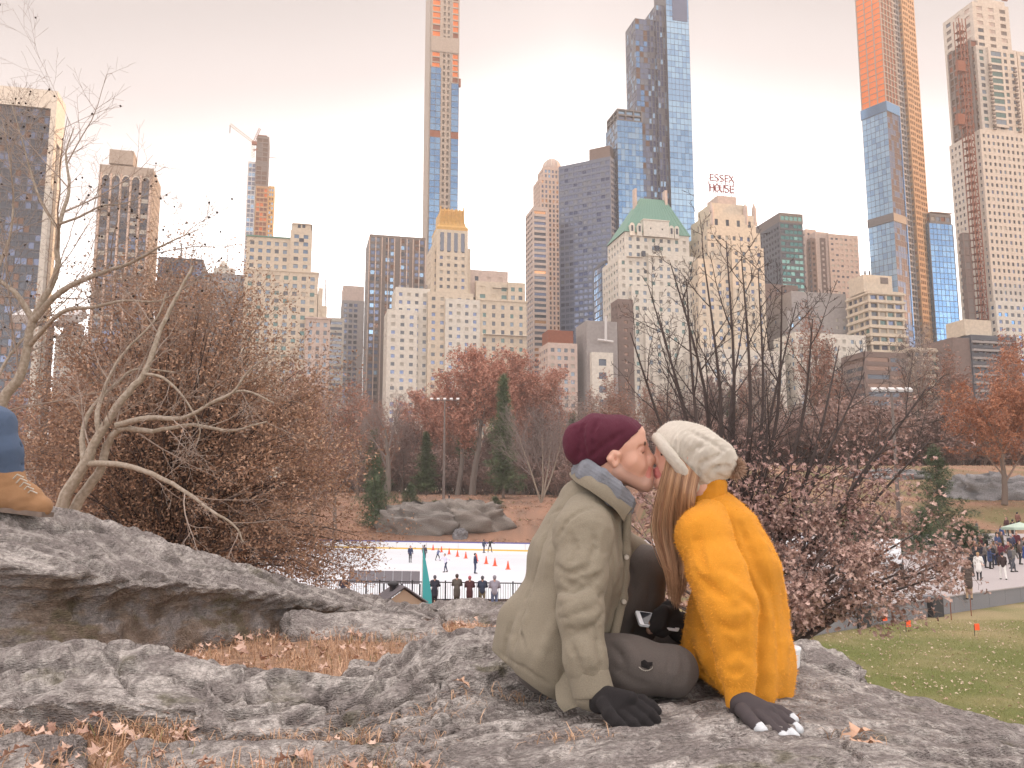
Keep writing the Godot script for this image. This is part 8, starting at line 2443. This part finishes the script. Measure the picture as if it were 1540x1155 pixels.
func small_people() -> void:
	vmat("small_cloth", 0.9)
	var K := Color(0.025, 0.024, 0.03)
	var navy := Color(0.03, 0.04, 0.09)
	# spectators at the railing, seen from behind
	var row := [
		[655, 50.2, 1.70, Color(0.028, 0.028, 0.045), K, Color(0.09, 0.09, 0.11), "person in black puffy coat at railing beside teal banner", true],
		[688, 50.0, 1.78, Color(0.10, 0.09, 0.075), Color(0.09, 0.09, 0.07), Color(0.04, 0.025, 0.02), "person in olive coat at railing, second from teal banner", true],
		[707, 49.6, 1.70, Color(0.075, 0.03, 0.035), Color(0.05, 0.03, 0.03), Color(0.35, 0.08, 0.10), "person in maroon coat and red hat at railing", true],
		[726, 49.4, 1.72, Color(0.035, 0.045, 0.075), Color(0.16, 0.14, 0.09), Color(0.09, 0.09, 0.10), "person in navy jacket and khaki trousers at railing", false],
		[744, 48.0, 1.84, Color(0.26, 0.25, 0.30), Color(0.10, 0.13, 0.22), Color(0.24, 0.23, 0.27), "person in pale grey hooded jacket and jeans at railing", false],
		[519, 51.0, 1.62, Color(0.03, 0.03, 0.05), K, Color(0.05, 0.03, 0.02), "person leaning on the railing left of grey panel screen", false]]
	for r in row:
		var p := at(r[0], 775, r[1]); p.y = gy(p.x, p.z) 
		figure(r[6], p, r[2], PI, r[3], r[4], r[5], "lean", "spectators along the railing", r[7])
	# skaters
	for r in [[618, 844, 1.75, navy, K, "stand", 0.4, "skater in dark navy left of the teal banner tip"], [639, 843, 1.78, Color(0.05, 0.045, 0.06), K, "stand", 2.8, "skater in dark clothes right behind the banner tip"],
			[659, 841, 1.30, Color(0.14, 0.17, 0.30), K, "skate", 1.0, "child skater in blue jacket near cones"], [671, 858, 1.60, Color(0.62, 0.60, 0.72), navy, "skate", -0.8, "skater in pale lilac top with arms spread"],
			[715, 860, 1.72, navy, navy, "stand", 1.9, "skater all in navy in front of cones"], [728, 830, 1.75, Color(0.05, 0.06, 0.10), navy, "walk", 2.4, "far skater in blue jacket, left of a pair"], [737, 829, 1.72, K, K, "skate", 0.6, "far skater in black, right of a pair"]]:
		var d: float = 4.9 * F / (r[1] - 775.0)
		var p := at(r[0], 775, d); p.y = -4.895
		figure(r[7], p, r[2], r[6], r[3], r[4], K, r[5], "skaters on the ice")
	# plaza crowd
	var W := Color(0.70, 0.68, 0.65)
	for r in [[1449, 43.5, 1.80, Color(0.085, 0.065, 0.055), Color(0.42, 0.30, 0.20), Color(0.22, 0.18, 0.16), "phone", PI * 0.9, true, "man-sized figure in brown coat and beige trousers by kerb wall"],
			[1455, 59, 1.72, K, K, K, "stand", 2.0, false, "person in black behind the white-coated figure"],
			[1466, 56, 1.68, W, K, Color(0.35, 0.22, 0.12), "stand", 2.6, true, "person in long white coat with dark bag"],
			[1502, 56.5, 1.66, Color(0.045, 0.03, 0.03), W, K, "walk", 2.9, false, "person in dark jacket and white trousers walking away"],
			[1518, 63.5, 1.80, Color(0.16, 0.15, 0.14), Color(0.08, 0.085, 0.10), Color(0.05, 0.03, 0.02), "walk", 1.7, false, "person in grey jacket with backpack striding"],
			[1462, 72, 1.75, Color(0.05, 0.02, 0.03), K, Color(0.2, 0.13, 0.08), "stand", 1.0, false, "person in dark red coat in crowd"],
			[1475, 70, 1.70, Color(0.03, 0.03, 0.05), navy, K, "stand", 3.6, false, "person in navy coat in the crowd centre"],
			[1486, 68, 1.72, K, K, Color(0.3, 0.2, 0.13), "phone", 2.5, false, "person in black holding a camera in crowd"],
			[1495, 71, 1.64, Color(0.30, 0.22, 0.17), K, Color(0.12, 0.07, 0.04), "stand", 4.2, false, "person in tan jacket in crowd"],
			[1504, 82, 1.76, Color(0.05, 0.09, 0.22), K, K, "stand", 0.5, false, "person in blue jacket at crowd rear"],
			[1513, 85, 1.78, Color(0.10, 0.05, 0.05), K, K, "stand", 5.0, false, "person in wine-red jacket at crowd rear"],
			[1522, 84, 1.80, Color(0.05, 0.04, 0.04), K, K, "stand", 2.2, true, "person in long dark coat beside vendor cart"],
			[1537, 70, 1.80, Color(0.03, 0.07, 0.26), navy, K, "stand", 1.4, true, "person in bright blue coat at picture edge"],
			[1421, 68, 1.70, W, K, W, "stand", 1.2, false, "person in white hat and jacket left of the crowd"],
			[1438, 72, 1.72, Color(0.06, 0.05, 0.05), K, K, "stand", 3.0, false, "person in dark brown jacket left of crowd"],
			[1404, 72, 1.68, K, K, K, "stand", 1.0, false, "person in black glimpsed behind leaf tips"],
			[1480, 80, 1.70, Color(0.18, 0.16, 0.20), K, Color(0.3, 0.2, 0.12), "stand", 2.0, false, "person in grey-lilac jacket behind crowd"],
			[1530, 88, 1.74, Color(0.2, 0.1, 0.08), K, K, "stand", 2.0, false, "person in rust jacket in front of vendor cart"]]:
		var p := on_plaza(r[0], r[1])
		figure(r[9], p, r[2], r[7], r[3], r[4], r[5], r[6], "people on the plaza", r[8], Color(0.07, 0.07, 0.08, 1) if "backpack" in r[9] else Color(0, 0, 0, 0))
	var R: RandomNumberGenerator = RandomNumberGenerator.new(); R.seed = 12
	for i in 22:
		var c: Color = [Color(0.03, 0.03, 0.035), Color(0.05, 0.05, 0.08), Color(0.09, 0.06, 0.05), Color(0.04, 0.06, 0.13), Color(0.16, 0.14, 0.13), Color(0.12, 0.03, 0.04), Color(0.3, 0.27, 0.25)][R.randi() % 7]
		var px := 1452.0 + 90.0 * R.randf(); var d := R.randf_range(66.0, 86.0)
		figure("person in dark winter clothes deep in the plaza crowd", on_plaza(px, d), R.randf_range(1.58, 1.85), R.randf() * TAU, c, [K, navy, Color(0.07, 0.07, 0.08)][R.randi() % 3], [K, Color(0.15, 0.09, 0.05), Color(0.3, 0.2, 0.12), Color(0.3, 0.28, 0.28)][R.randi() % 4], ["stand", "stand", "walk", "phone"][R.randi() % 4], "people deep in the plaza crowd", R.randf() < 0.3)
	for r in [[1313, 134, Color(0.75, 0.28, 0.03), "tiny figure in orange jacket on far park path"], [1326, 136, Color(0.1, 0.12, 0.2), "tiny figure in dark blue on far park path"], [675, 178, K, "tiny dark figure beside the rink light mast"]]:
		figure(r[3], on_ground(r[0], r[1]), 1.7, 1.0, r[2], K, K, "walk", "walkers far across the park")
